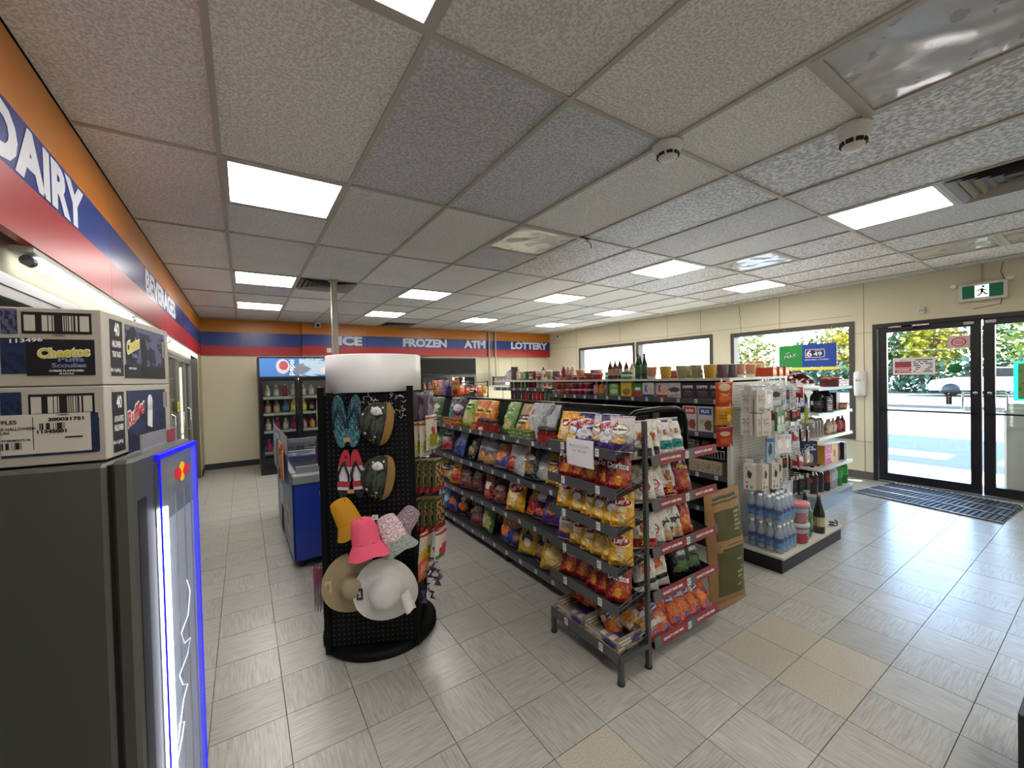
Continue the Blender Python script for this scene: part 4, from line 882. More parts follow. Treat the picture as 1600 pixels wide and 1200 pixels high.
# ================================================================ long snack gondola
T3 = empty('snack_gondola', 'long dark double sided shelving run full of chip bags, behind the grey rack', 'shelf', (2.1, 1.62, 0))
sh = P('shelf_dark', '33363a', rough=.35, metal=.2); GY1 = 3.6
bx('back_panel', (-.02, 0, .1), (.02, GY1, 1.24), P('peg_dark', '17181a'), T3); bx('top_cap', (-.03, -.02, 1.235), (.03, GY1, 1.265), blackgl, T3)
for y in (0, 1.14, 2.36, 3.58):
    bx('upright', (-.035, y-.015, .02), (.035, y+.015, 1.25), black, T3)
    MB().box(-.39, y-.02, .03, .39, y+.02, .06).build('foot_rail', black, T3)
    for x in (-.36, .36): MB().lathe([(.02, 0), (.022, .03)], 10, c=(x, y)).build('foot', black, T3)
GZ = [.105, .405, .705, 1.005]
for z in GZ:
    for s_ in (-1, 1):
        for k in range(3):
            y0, y1 = (.0, 1.135, 2.355)[k]+.003, (1.135, 2.355, 3.575)[k]-.003
            xa, xb = sorted((s_*.02, s_*.415))
            q = MB().box(xa, y0, z-.012, xb, y1, z).build('shelf_board', sh, T3)
            xl, xr = sorted((s_*.415, s_*.422)); MB().box(xl, y0, z-.022, xr, y1, z+.022).build('price_rail', rkl, q)
            if s_ < 0:
                for yy in [y0+.1+.19*i for i in range(6)]:
                    if yy < y1-.05: MB().box(-.4235, yy, z-.014, -.422, yy+.028, z+.014).build('price_tag', tagw, q)
A_, B_, C_, D_ = 'long aisle top shelf', 'long aisle second shelf', 'long aisle third shelf', 'long aisle bottom shelf'
def grow(z, ph, its, x=1.78, dz=0):
    tot = {}
    for k, *_ in its: tot[k] = tot.get(k, 0)+1
    sn = {}
    for it in its:
        k, y = it[0], it[1]; sc_ = it[2] if len(it) > 2 else 1.0
        sn[k] = sn.get(k, 0)+1
        lab = '%s bag%s, %s' % (GW[k], (', %s such from far end' % ORD[sn[k]-1]) if tot[k] > 1 else '', ph)
        facing(k, x+random.uniform(-.03, .03)+(it[3] if len(it) > 3 else 0), y, z+.011, '-x', .36+random.uniform(-.12, .18), random.uniform(-.2, .5), sc_*(1.2 if z < 1 else 1.08), lab, 'bags on the long aisle shelves')
        if z < 1 and k not in ('lays', 'silver', 'steel'): facing(k, x+.15+random.uniform(-.01, .03), y+.05+random.uniform(-.03, .05), z+.004, '-x', .2, random.uniform(-.2, .3), sc_*1.15, lab.replace(' bag', ' bag at the back', 1).replace(' such from far end', ' from far end'), 'bags behind the front row of the long aisle')
def Y_(px): return px
grow(1.005, A_, [('green', 4.642), ('green', 4.45), ('green', 4.231), ('teal', 3.877), ('plum', 3.751), ('lime', 3.476), ('silver', 3.344, .75), ('orange', 3.288), ('orange', 3.132),
     ('leaf', 2.816), ('tan', 2.621), ('cheese', 2.469), ('silver', 2.435), ('steel', 2.393), ('silver', 2.368), ('silver', 2.332)])
grow(.705, B_, [('lime', 4.665), ('leaf', 4.308), ('redfoil', 4.063, .8), ('redfoil', 4.043, .8), ('bluefoil', 3.776, .8), ('bluefoil', 3.628, .85), ('night', 3.425, .8), ('kettle', 3.238), ('kettle', 3.075),
     ('duo', 2.905), ('crimson', 2.719, 1.1), ('gold', 2.54, .65), ('steel', 2.47), ('silver', 2.63), ('night', 2.467, .8), ('gold', 2.22, .75), ('lays', 2.117, .8), ('silver', 2.382)])
grow(.405, C_, [('lime', 4.206, .8), ('tan', 4.052, .8), ('rings', 3.877, .7), ('amber', 3.735, .85), ('maroon', 3.592, .8), ('maroon', 3.542, .8), ('maroon', 3.385, .8), ('crimson', 3.115, .75), ('night', 3.077, .75), ('maroon', 2.924, .7),
     ('lays', 2.69, 1.15), ('amber', 2.498), ('plum', 2.397, .9), ('violet', 2.271, .9)])
grow(.105, D_, [('sky', 4.123, .9), ('sky', 3.99, .8), ('violet', 3.863, .85), ('ghost', 3.664, .85), ('ghost', 3.438, .85), ('maroon', 3.335, .8), ('rings', 3.149, 1.1), ('duo', 2.827, 1.1), ('night', 2.734, .85), ('tostada', 2.542), ('night', 2.38, .9), ('gold', 2.231), ('doritos', 2.068, 1.15)])
def jars(k, ys, lab, z=1.007, x=1.715):
    for i, y in enumerate(ys): place(k, (x, y, z), (0, 0, random.uniform(0, 3)), '%s, %s from the far end' % (lab, ORD[i]), 'dip jars on the top shelf')
jars('jar_green', [4.332, 4.202, 4.061], 'low green dip jar at the top shelf far part')
jars('jar_orange', [3.802, 3.681, 3.566, 3.217], 'orange dip jar with brown lid on the top shelf')
jars('jar_red', [3.1, 3.0, 2.895, 2.233, 2.149], 'tall red salsa jar with dark lid on the top shelf')
jars('jar_green', [2.599, 2.505, 2.407], 'green lidded dip jar before the tan chip bag')
# things on the far half of the top, seen above the aisle bags
for k_, (k, px, z, lab) in enumerate([('orange', 3.9, 1.27, 'orange bag standing on top of the far end of the snack aisle'), ('bluefoil', 4.35, 1.27, 'blue bag standing upright on the far end top of the snack aisle'), ('amber', 4.15, 1.27, 'red and orange bag on top of the far end of the snack aisle'), ('pink', 3.6, 1.27, 'pink candy bag on top of the snack aisle')]):
    pass
# ================================================================ goods of the second run
def opq(kind, w, h, d, base, layers, texts=(), side=None, cat='box', nm='carton'):
    return carton(kind, w, h, d, P('ct_'+kind, base, layers, var=0, rough=.45), P('cs_'+kind, side or base, var=0, rough=.45), texts, cat, nm)
opq('dipps', .12, .135, .05, '20232e', [('blob', .5, .3, .35, .16, '5a3a2a'), ('ell', .5, .45, .3, .05, '6a4a8a')], [('DIPPS', .5, .74, .085, .024, inkw)])
opq('special_blue', .115, .135, .05, 'c9ccd4', [('rect', .5, .1, .5, .12, '1f3a78'), ('ell', .72, .5, .22, .25, 'c8b89a')], [('K', .35, .6, .035, .07, inkbl)])
opq('special_red', .115, .135, .05, 'cfc9c8', [('rect', .5, .1, .5, .12, 'a8202c'), ('ell', .72, .5, .22, .25, 'c8a890')], [('K', .35, .6, .035, .07, inkr)])
opq('bar_box', .12, .135, .05, 'c8c8c8', [('blob', .5, .55, .45, .15, '5a3028'), ('lines', .5, .15, .4, .1, '3a3a3a', 9, 20, .4)])
opq('green_bars', .11, .13, .05, '5c9a3a', [('blob', .5, .4, .4, .2, 'b8d0a0'), ('ell', .5, .8, .35, .1, 'e0e8d8')], [('nature', .5, .8, .06, .015, inkg)])
opq('yellow_bars', .12, .15, .05, 'd0b024', [('blob', .5, .35, .4, .2, '7a8a2c'), ('ell', .5, .25, .2, .12, 'b83a20')])
opq('lunch_box', .11, .13, .05, '3c8a3c', [('rect', .5, .2, .5, .2, 'a82c24'), ('ell', .5, .6, .3, .12, 'd8e0c8')])
opq('tissue_red', .135, .22, .06, 'c8bfb8', [('rect', .5, .82, .42, .13, 'b02a30'), ('rect', .3, .4, .2, .1, 'a8b090'), ('blob', .7, .3, .25, .2, '8a3a30')], [('ULTRA', .5, .82, .08, .025, inkw)])
opq('tissue_blue', .135, .22, .06, 'c4c4bc', [('rect', .5, .82, .42, .13, '2050a0'), ('rect', .3, .4, .2, .1, 'a8b090'), ('blob', .7, .3, .25, .2, '6a4a3a')], [('FLO', .5, .82, .07, .025, inkw)])
opq('beige_box', .11, .115, .09, 'a89c84', [('ring', .3, .5, .14, .3, '6a5a48', .8), ('lines', .72, .5, .2, .3, '6a6050', 8, 8, .4)])
opq('white_box', .09, .12, .08, 'd0ccc4', [('blob', .5, .4, .35, .2, 'b83a30')])
opq('choc_box', .16, .27, .05, '26366a', [('ell', .5, .3, .2, .22, 'c8b090'), ('lines', .5, .75, .4, .12, 'd0d8e0', 6, 10, .3), ('rect', .5, .08, .5, .06, '5a5a60')], cat='box')
opq('pink_box', .36, .21, .08, 'd8a040', [('rect', .25, .5, .28, .5, 'c83a80'), ('lines', .25, .6, .2, .25, 'e8a0b8', 8, 7, .4), ('ell', .55, .35, .13, .25, 'e0b890'), ('ell', .72, .5, .1, .2, '8a3a30')])
opq('dark_box', .1, .2, .08, '2a2028', [('blob', .5, .5, .35, .3, '7a4a4a')])
opq('snack_tray', .3, .08, .18, '5a2a2c', [('lines', .5, .5, .48, .4, 'b8a8a0', 8, 3, .4)])
opq('flat_box', .1, .08, .16, 'b03c1c', [('blob', .5, .5, .4, .3, 'd8b040')])
can('chip_tube', .037, .23, P('tube_w', '3c5a34', [('ell', .62, .6, .1, .16, 'd8d0b8'), ('blob', .62, .3, .1, .1, 'c8a050')], var=0, rough=.3), P('tube_lid', 'c8c8c8'), 'can', 'chip_tube')
can('chip_tube_red', .037, .23, P('tube_r', 'a01820', [('ell', .62, .6, .1, .16, 'd8d0b8'), ('blob', .62, .3, .1, .1, 'c8a050')], var=0, rough=.3), P('tube_lid', ''), 'can', 'chip_tube')
can('chip_tube_plum', .037, .23, P('tube_p', '3a1c34', [('ell', .62, .6, .1, .16, 'd8d0b8')], var=0, rough=.3), P('tube_lid', ''), 'can', 'chip_tube')
can('food_can', .037, .11, P('fc_g', '3a6a34', [('rect', .6, .5, .2, .3, 'c8c0a0')], var=0, rough=.3), chrome, 'can', 'food_can')
can('food_can_red', .037, .11, P('fc_r', '8a2028', [('rect', .6, .5, .2, .3, '3a2030')], var=0, rough=.3), chrome, 'can', 'food_can')
can('food_can_white', .037, .11, P('fc_w', 'c8c4bc', [('rect', .6, .5, .2, .3, '9a9080')], var=0, rough=.3), chrome, 'can', 'food_can')
can('noodle_cup', .05, .11, P('cup_w', 'b07a58', [('lines', .62, .5, .12, .3, 'e0d0c0', 20, 5, .4), ('rect', .5, .1, .5, .12, 'd8d4cc')], var=0, rough=.5), P('cup_lid', 'd0ccc4'), 'cup', 'noodle_cup', taper=.72)
can('noodle_cup_olive', .05, .11, P('cup_o', '8f8a60', [('rect', .62, .5, .12, .25, 'd8c8a0')], var=0, rough=.5), P('cup_lid', ''), 'cup', 'noodle_cup', taper=.72)
can('noodle_cup_gold', .055, .11, P('cup_g', 'b08a2c', [('ell', .62, .5, .1, .25, '7a2c20')], var=0, rough=.5), P('cup_lid', ''), 'cup', 'noodle_cup', taper=.8)
can('noodle_cup_dark', .05, .11, P('cup_d', '5a4850', [('rect', .62, .5, .12, .25, '9a8c90')], var=0, rough=.5), P('cup_lid', ''), 'cup', 'noodle_cup', taper=.85)
can('green_tub', .055, .075, P('tub_g', '2c7a3c', [('rect', .5, .5, .5, .15, 'c8d8c0')], var=0, rough=.4), P('cup_lid', ''), 'tub', 'tub')
can('noodle_bowl', .065, .07, P('bowl_n', '8a4a2c', [('blob', .62, .5, .2, .3, 'c8a080'), ('rect', .5, .9, .5, .08, 'c83040')], var=0, rough=.4), P('bowl_lid', '6a2c20'), 'bowl', 'noodle_bowl', taper=.75)
can('noodle_bowl_red', .065, .07, P('bowl_r', 'a01c2c', [('blob', .62, .5, .2, .3, '2c3a6a'), ('rect', .5, .9, .5, .08, 'c8a0a8')], var=0, rough=.4), P('bowl_lid2', 'b03040'), 'bowl', 'noodle_bowl', taper=.75)
def PG(n, c, **k): return P(n, c, rough=.12, spec=.6, var=0, **k)
bottle('sauce', .028, .2, PG('b_sauce', '4a1c14'), P('cap_w', 'd8d4cc'), P('lab_s', 'a88878', [('lines', .62, .5, .2, .3, '6a2020', 9, 6, .4)], var=0), .35)
bottle('green_bottle', .03, .25, PG('b_green', '163a1e'), P('cap_dark', '1a1a1c'), P('lab_g', '2c6a3a', var=0), .45)
bottle('dark_bottle', .03, .24, PG('b_dark', '2a1418'), P('cap_red', '8a1c20'), P('lab_d', '8a5a40', var=0), .4)
bottle('pink_bottle', .033, .15, PG('b_pink', 'c8707c'), P('cap_w', ''), P('lab_p', 'c89098', var=0), .3)
bottle('amber_bottle', .033, .15, PG('b_amber', 'c87a24'), P('cap_w', ''), P('lab_a', 'c8803a', var=0), .3)
bottle('grey_bottle', .03, .15, PG('b_grey', '8a8486'), P('cap_g2', 'a8a4a4'), P('lab_gr', '6a6468', var=0), .3)
bottle('purple_bottle', .042, .25, PG('b_purple', '2a1030'), P('cap_dark', ''), P('lab_pu', '5a1c80', [('blob', .62, .5, .2, .3, 'a878c0')], var=0), .35)
bottle('black_bottle', .045, .24, PG('b_black', '101114'), P('cap_dark', ''), P('lab_bk', '2c2e36', [('lines', .62, .5, .2, .35, 'a8a8a8', 10, 8, .35)], var=0), .32)
bottle('cola', .05, .3, PG('b_cola', '120a08'), P('cap_dark', ''), P('lab_cola', '17181c', [('ell', .62, .5, .12, .35, 'b03030')], var=0), .34, l0=.32, l1=.62)
bottle('cola_red', .05, .3, PG('b_cola', ''), P('cap_red', ''), P('lab_colar', '8a1c20', [('ell', .62, .5, .12, .25, 'd0c8c8')], var=0), .34, l0=.32, l1=.62)
bottle('lime_soda', .05, .3, PG('b_lime', '1c7a34'), P('cap_green', '1c6a2c'), P('lab_lime', '2a9a48', [('blob', .62, .5, .12, .35, 'c8e0c0')], var=0), .34, l0=.32, l1=.62)
bottle('clear_soda', .05, .3, PG('b_clear', 'a4aab0'), P('cap_w', ''), P('lab_clear', 'b8bcc8', [('ell', .62, .5, .12, .3, '6a7080')], var=0), .34, l0=.32, l1=.62)
bottle('sparkling', .042, .32, PG('b_spark', '0f1410'), P('foil_gold', '8a8272', rough=.3, metal=.6), P('lab_spark', 'b8a888', [('lines', .62, .5, .12, .35, '3a3020', 16, 6, .4)], var=0), .5, l0=.18, l1=.42)
bottle('small_drink', .03, .17, PG('b_small', 'a88a70'), P('cap_w', ''), P('lab_small', 'c8b8a8', [('blob', .62, .5, .2, .35, '7a5a48')], var=0), .35, l0=.15, l1=.6)
bottle('small_red', .03, .18, PG('b_smallr', '7a1c28'), P('cap_w', ''), P('lab_smallr', '9a2c3c', [('blob', .62, .5, .2, .35, 'c8a0a8')], var=0), .35, l0=.15, l1=.6)
bottle('ol_drink', .036, .2, PG('b_y', 'b8a834'), P('cap_w', ''), P('lab_y', 'c8cc70', [('blob', .62, .5, .2, .35, '5a7a2c')], var=0), .35, l0=.2, l1=.55)
bottle('blue_drink', .036, .2, PG('b_b', '3a4a7a'), P('cap_w', ''), P('lab_b', '5a6a9a', [('blob', .62, .5, .2, .35, 'a8b0c8')], var=0), .35, l0=.2, l1=.55)
bottle('brown_drink', .036, .19, PG('b_br', '6a4a3c'), P('cap_w', ''), P('lab_br', 'a8846a', [('ell', .62, .5, .12, .35, '3a2c28')], var=0), .3, l0=.1, l1=.6)
# ================================================================ second run (boxes and cups), pegboard end
T4 = empty('grocery_gondola', 'pale topped double sided shelving run behind the snack aisle, ending in pegboard', 'shelf', (3.72, 1.76, 0))
G4Y = 3.65
bx('top_shelf', (-.5, .0, 1.405), (.48, G4Y, 1.425), lite, T4); bx('spine', (-.02, .02, .1), (.02, G4Y, 1.405), P('peg_dark', ''), T4)
for x, nm_ in ((-.5, 'end_post'), (.43, 'end_post')): bx(nm_, (x, 0, .12), (x+.045, .03, 1.405), lite, T4)
pg = bx('pegboard', (-.455, .005, .12), (.43, .02, 1.39), P('peg_light', 'b9b7ab', rough=.5), T4)
q = MB()
for i in range(34):
    for j in range(48):
        x, z = -.445+i*.0254, .14+j*.0254
        q.add([(x, .0044, z), (x+.006, .0044, z), (x+.006, .0044, z+.006), (x, .0044, z+.006)], [(0, 1, 2, 3)])
q.build('peg_hole', inkb, pg, kind='stuff')
for z0, y0, y1 in ((1.245, .03, 2.32), (1.315, 2.33, G4Y), (.965, .03, 2.32), (1.06, 2.33, G4Y), (.62, .03, G4Y), (.33, .03, G4Y)):
    for s_ in (-1, 1):
        xa, xb = sorted((s_*.02, s_*.49)); s = MB().box(xa, y0, z0-.015, xb, y1, z0).build('shelf_board', sh, T4)
        xa, xb = sorted((s_*.49, s_*.497)); MB().box(xa, y0, z0-.035, xb, y1, z0+.012).build('price_rail', rkl, s)
        if s_ < 0:
            k = y0+.08
            while k < y1-.04: MB().box(-.4985, k, z0-.03, -.497, k+.028, z0+.004).build('price_tag', tagw, s); k += .17
bx('base_deck', (-.49, .02, .0), (.47, G4Y, .12), black, T4)
for z in (.86,):
    s = MB().box(-.49, .05, z-.1, -.03, 1.6, z-.09).build('wire_basket', rk, T4)
    for i in range(60): MB().tube([(-.49, .06+i*.026, z-.1), (-.49, .06+i*.026, z-.03)], .0018, 4).build('basket_wire', lite, s)
    MB().tube([(-.49, .05, z-.03), (-.49, 1.61, z-.03)], .003, 5).build('basket_rim', lite, s)
ds = MB().box(-.5, -.36, 0, .58, -.005, .105).build('deck_base', black, T4); MB().box(-.51, -.375, .105, .59, -.005, .122).build('deck_top', lite, T4)
def shelfrow(items, z, x, where, grp, turn=-math.pi/2):
    tot = {}; sn = {}
    for k, *_ in items: tot[LB[k]] = tot.get(LB[k], 0)+1
    for k, y, *dz in items:
        n_ = sn[LB[k]] = sn.get(LB[k], 0)+1
        lab = '%s, %s%s' % (LB[k], where, (', %s such from the far end' % ORD[n_-1]) if tot[LB[k]] > 1 else '')
        place(k, (x+random.uniform(-.01, .01), y, z+(dz[0] if dz else 0)), (0, 0, turn+random.uniform(-.05, .05)), lab, grp, (1.13, 1, 1.06) if grp == 'boxes on the grocery shelf' else None)
LB = {'dipps': 'navy granola bar box', 'special_blue': 'white cereal bar box with blue K', 'special_red': 'white cereal bar box with red K', 'bar_box': 'pale box with brown bar picture', 'green_bars': 'light green bar box', 'yellow_bars': 'taller yellow and green box', 'lunch_box': 'green and red box',
      'tissue_red': 'white tall pack with red panel', 'tissue_blue': 'white tall pack with blue panel', 'beige_box': 'beige printed box', 'white_box': 'white printed box', 'choc_box': 'dark blue biscuit box', 'pink_box': 'wide pink and orange box', 'dark_box': 'dark box', 'snack_tray': 'tray of small snack packs', 'flat_box': 'flat orange box',
      'chip_tube': 'green chip tube', 'chip_tube_red': 'red chip tube', 'chip_tube_plum': 'dark plum chip tube', 'food_can': 'green food can', 'food_can_red': 'dark red food can', 'food_can_white': 'white food can', 'noodle_cup': 'tan noodle cup', 'noodle_cup_olive': 'olive noodle cup', 'noodle_cup_gold': 'golden noodle cup',
      'noodle_cup_dark': 'grey plum noodle cup', 'green_tub': 'low green tub with white lid', 'noodle_bowl': 'brown noodle bowl', 'noodle_bowl_red': 'red noodle bowl', 'sauce': 'dark red sauce bottle', 'green_bottle': 'tall green glass bottle', 'dark_bottle': 'dark sauce bottle', 'pink_bottle': 'pink bottle', 'amber_bottle': 'amber bottle',
      'grey_bottle': 'grey bottle', 'purple_bottle': 'purple drink bottle', 'black_bottle': 'black drink bottle', 'cola': 'large dark cola bottle', 'cola_red': 'large cola bottle with red label', 'lime_soda': 'large green soda bottle', 'clear_soda': 'large clear soda bottle', 'small_drink': 'small tan drink bottle', 'small_red': 'small red drink bottle',
      'ol_drink': 'yellow drink bottle', 'blue_drink': 'blue drink bottle', 'brown_drink': 'brown drink bottle', 'jar_red': 'dark red jar', 'jar_orange': 'orange jar', 'jar_green': 'green jar'}
XL = 3.29
W1 = 'on the eye level grocery shelf'
shelfrow([('bar_box', 2.299), ('special_red', 2.428), ('special_blue', 2.573), ('lunch_box', 2.711), ('yellow_bars', 2.849), ('green_bars', 3.013), ('dipps', 2.158), ('dipps', 2.026), ('dipps', 1.896),
          ('grey_bottle', 3.131), ('amber_bottle', 3.207), ('pink_bottle', 3.285)], 1.246, XL, W1, 'boxes on the grocery shelf')
for c in range(6):
    for r in range(3):
        k = 'noodle_bowl' if c < 2 or (c == 2 and r) else 'noodle_bowl_red'; place(k, (3.31, 3.95-.105*c, 1.246+.077*r), (0, 0, random.uniform(0, 3)), '%s, %s stack from the far end, %s of stack' % (LB[k], ORD[c], ['bottom', 'middle', 'top'][r]), 'stacked noodle bowls')
for c, k in enumerate(['food_can', 'food_can', 'food_can_red', 'food_can', 'food_can', 'food_can_red', 'food_can_red', 'food_can_white', 'food_can_white', 'white_box', 'white_box']):
    for r in range(2 if 2 < c < 10 else 1):
        y = 5.02-.093*c; place(k, (3.30, y, 1.316+.118*r), (0, 0, -math.pi/2), '%s, %s column from the far end of the raised shelf, %s' % (LB[k], ORD[c], 'upper' if r else 'lower'), 'cans on the raised grocery shelf')
for c, k in enumerate(['chip_tube_plum']*4+['chip_tube_red', 'chip_tube_plum', 'chip_tube_red', 'chip_tube_red', 'chip_tube_red']+['chip_tube']*4):
    place(k, (3.29, 4.98-.088*c, 1.062), (0, 0, random.uniform(-1.8, -1.4)), '%s, %s along from the far end of the tube row' % (LB[k], ORD[c]), 'row of chip tubes')
W2 = 'on the second grocery shelf'
shelfrow([('tissue_red', 2.131), ('tissue_blue', 1.983), ('flat_box', 3.6), ('dark_box', 3.8), ('dark_box', 3.45), ('jar_orange', 3.3), ('jar_orange', 3.2), ('jar_red', 3.08), ('jar_red', 2.98), ('small_red', 2.85), ('small_red', 2.75)], .966, 3.28, W2, 'packs on the second grocery shelf')
for i in range(7): place('jar_red', (3.3, 2.55-.09*i, .772), (0, 0, i), 'dark red jar in the wire basket, %s from the far end' % ORD[i], 'jars in the wire basket')
shelfrow([('beige_box', 2.164), ('beige_box', 2.073), ('beige_box', 1.985), ('beige_box', 1.901), ('white_box', 2.247)], .621, 3.28, 'on the third grocery shelf', 'beige boxes on the third grocery shelf')
# top of the run
TZ4 = 1.426
top = [('noodle_cup_olive', 925, 3.45), ('noodle_cup', 1140, 3.5)]
def topi(k, x, y, lab, dz=0, rot=0, s=None): place(k, (x, y, TZ4+dz), (0, 0, rot), lab, 'goods along the top of the grocery shelving', s)
for i, (k, x, y, lab) in enumerate([
    ('noodle_cup_gold', 3.3, 1.97, 'golden noodle cup at the near end of the top'), ('noodle_cup_dark', 3.4, 1.92, 'grey plum noodle cup, left of a matching one'), ('noodle_cup_dark', 3.5, 1.9, 'grey plum noodle cup, right of a matching one'), ('noodle_cup', 3.63, 1.9, 'tan noodle cup right of the grey plum cups'),
    ('noodle_cup', 3.82, 1.9, 'tan noodle cup standing alone before the window'), ('noodle_cup_olive', 3.97, 1.92, 'olive noodle cup beside the bread bags'), ('noodle_cup_olive', 3.3, 2.10, 'olive noodle cup beside the golden cup'), ('noodle_cup_olive', 3.3, 2.24, 'olive noodle cup, second left of the golden cup'),
    ('noodle_cup_gold', 3.32, 2.42, 'golden noodle cup left of the olive cups'), ('noodle_cup', 3.3, 2.56, 'tan noodle cup right of the green bottles'), ('green_bottle', 3.32, 2.66, 'tall green glass bottle, right one of the pair'), ('green_bottle', 3.33, 2.75, 'tall green glass bottle, left one of the pair'),
    ('green_tub', 3.3, 2.87, 'low green tub left of the green glass bottles'), ('dark_bottle', 3.45, 2.82, 'dark sauce bottle behind the green tub'), ('sauce', 3.35, 3.0, 'dark red sauce bottle, nearest of the pale capped group'), ('sauce', 3.35, 3.07, 'dark red sauce bottle, second of the pale capped group'), ('sauce', 3.35, 3.14, 'dark red sauce bottle, third of the pale capped group'),
    ('sauce', 3.45, 3.1, 'dark red sauce bottle behind the pale capped group'), ('noodle_bowl_red', 3.3, 3.28, 'red noodle bowl on the top left of the sauce bottles'), ('noodle_bowl', 3.3, 3.42, 'brown noodle bowl on the top left of the red bowl'), ('noodle_cup', 3.3, 3.56, 'tan noodle cup left of the brown bowl'),
    ('small_drink', 3.3, 3.7, 'small tan bottle in the middle of the top'), ('small_drink', 3.3, 3.78, 'small tan bottle, second in the middle of the top'), ('small_red', 3.3, 3.86, 'small red bottle in the middle of the top'), ('noodle_cup_dark', 3.3, 4.0, 'grey plum cup far along the top'), ('noodle_cup_olive', 3.3, 4.15, 'olive cup far along the top'),
    ('noodle_bowl_red', 3.3, 4.32, 'red bowl far along the top'), ('green_tub', 3.3, 4.5, 'low green tub far along the top'), ('noodle_cup_olive', 3.3, 4.7, 'olive cup near the far end of the top'), ('small_drink', 3.3, 4.85, 'small tan bottle near the far end of the top'), ('dark_box', 3.4, 5.1, 'dark box at the far end of the top'), ('white_box', 3.4, 5.25, 'white box at the far end of the top')]):
    topi(k, x, y, lab, rot=-1.9)
for (k, x, y, lab) in [
    ('noodle_cup', 3.50, 1.97, '%s in the top second row, %s from near end' % (LB['noodle_cup'], ORD[0])),
    ('noodle_cup_dark', 3.55, 2.09, '%s in the top second row, %s from near end' % (LB['noodle_cup_dark'], ORD[1])),
    ('green_tub', 3.50, 2.22, '%s in the top second row, %s from near end' % (LB['green_tub'], ORD[2])),
    ('noodle_cup_olive', 3.55, 2.34, '%s in the top second row, %s from near end' % (LB['noodle_cup_olive'], ORD[3])),
    ('noodle_bowl', 3.50, 2.47, '%s in the top second row, %s from near end' % (LB['noodle_bowl'], ORD[4])),
    ('noodle_cup_gold', 3.55, 2.59, '%s in the top second row, %s from near end' % (LB['noodle_cup_gold'], ORD[5])),
    ('jar_red', 3.50, 2.72, '%s in the top second row, %s from near end' % (LB['jar_red'], ORD[6])),
    ('noodle_bowl_red', 3.55, 2.84, '%s in the top second row, %s from near end' % (LB['noodle_bowl_red'], ORD[7])),
    ('small_drink', 3.50, 2.97, '%s in the top second row, %s from near end' % (LB['small_drink'], ORD[8])),
    ('sauce', 3.55, 3.09, '%s in the top second row, %s from near end' % (LB['sauce'], ORD[9])),
    ('jar_orange', 3.50, 3.22, '%s in the top second row, %s from near end' % (LB['jar_orange'], ORD[10])),
    ('green_tub', 3.55, 3.34, '%s in the top second row, %s from near end' % (LB['green_tub'], ORD[11])),
    ('noodle_cup', 3.50, 3.47, '%s in the top second row, %s from near end' % (LB['noodle_cup'], ORD[12])),
    ('noodle_cup_dark', 3.55, 3.59, '%s in the top second row, %s from near end' % (LB['noodle_cup_dark'], ORD[13])),
    ('green_tub', 3.50, 3.72, '%s in the top second row, %s from near end' % (LB['green_tub'], ORD[14])),
    ('noodle_cup_olive', 3.55, 3.84, '%s in the top second row, %s from near end' % (LB['noodle_cup_olive'], ORD[15])),
    ('noodle_bowl', 3.50, 3.97, '%s in the top second row, %s from near end' % (LB['noodle_bowl'], ORD[16])),
    ('noodle_cup_gold', 3.55, 4.09, '%s in the top second row, %s from near end' % (LB['noodle_cup_gold'], ORD[17])),
    ('jar_red', 3.50, 4.22, '%s in the top second row, %s from near end' % (LB['jar_red'], ORD[18])),
    ('noodle_bowl_red', 3.55, 4.34, '%s in the top second row, %s from near end' % (LB['noodle_bowl_red'], ORD[19])),
    ('small_drink', 3.50, 4.47, '%s in the top second row, %s from near end' % (LB['small_drink'], ORD[20])),
    ('sauce', 3.55, 4.59, '%s in the top second row, %s from near end' % (LB['sauce'], ORD[21])),
    ('jar_orange', 3.50, 4.72, '%s in the top second row, %s from near end' % (LB['jar_orange'], ORD[22])),
    ('green_tub', 3.55, 4.84, '%s in the top second row, %s from near end' % (LB['green_tub'], ORD[23])),
    ('noodle_cup', 3.50, 4.97, '%s in the top second row, %s from near end' % (LB['noodle_cup'], ORD[24])),
    ('noodle_cup_dark', 3.55, 5.09, '%s in the top second row, %s from near end' % (LB['noodle_cup_dark'], ORD[25])),
    ('green_tub', 3.50, 5.22, '%s in the top second row, %s from near end' % (LB['green_tub'], ORD[26])),]:
    topi(k, x, y, lab, rot=-1.9)
bread = P('bread', 'c08a48', rough=.6, bump=(25, .5, .01))
def pouch(kind, w, h, d, mat, nm='snack_pack', cat='snack pack'):
    S_ = bagsurf(w, h, d, 77); q = MB(); q.grid(lambda u, v: S_(u, v, -1), 8, 8).grid(lambda u, v: S_(1-u, v, 1), 8, 8); o = q.build(nm, mat)
    q = MB(); q.grid(lambda u, v: S_(u, .94+.06*v, -1, .001), 8, 2).build('seal', mat, o); return proto(kind, o, cat)
pouch('bread_bag', .16, .12, .11, P('bread_bag', 'b8813f', [('blob', .5, .5, .4, .3, 'd0a468')], rough=.3), 'bread_bag', 'bread')
for i, (x, y, lab) in enumerate([(4.08, 1.95, 'bagged bun stack on the top at the pegboard end, left'), (4.16, 2.05, 'bagged bun stack on the top at the pegboard end, right')]): place('bread_bag', (x, y, TZ4+.03), (0, 0, .2), lab, 'bagged buns')
for i in range(3): place('flat_box', (3.98+.12*i, 1.85, TZ4), (0, 0, .1), 'flat orange box under the bagged buns, %s from the left' % ORD[i], 'flat boxes under the buns')
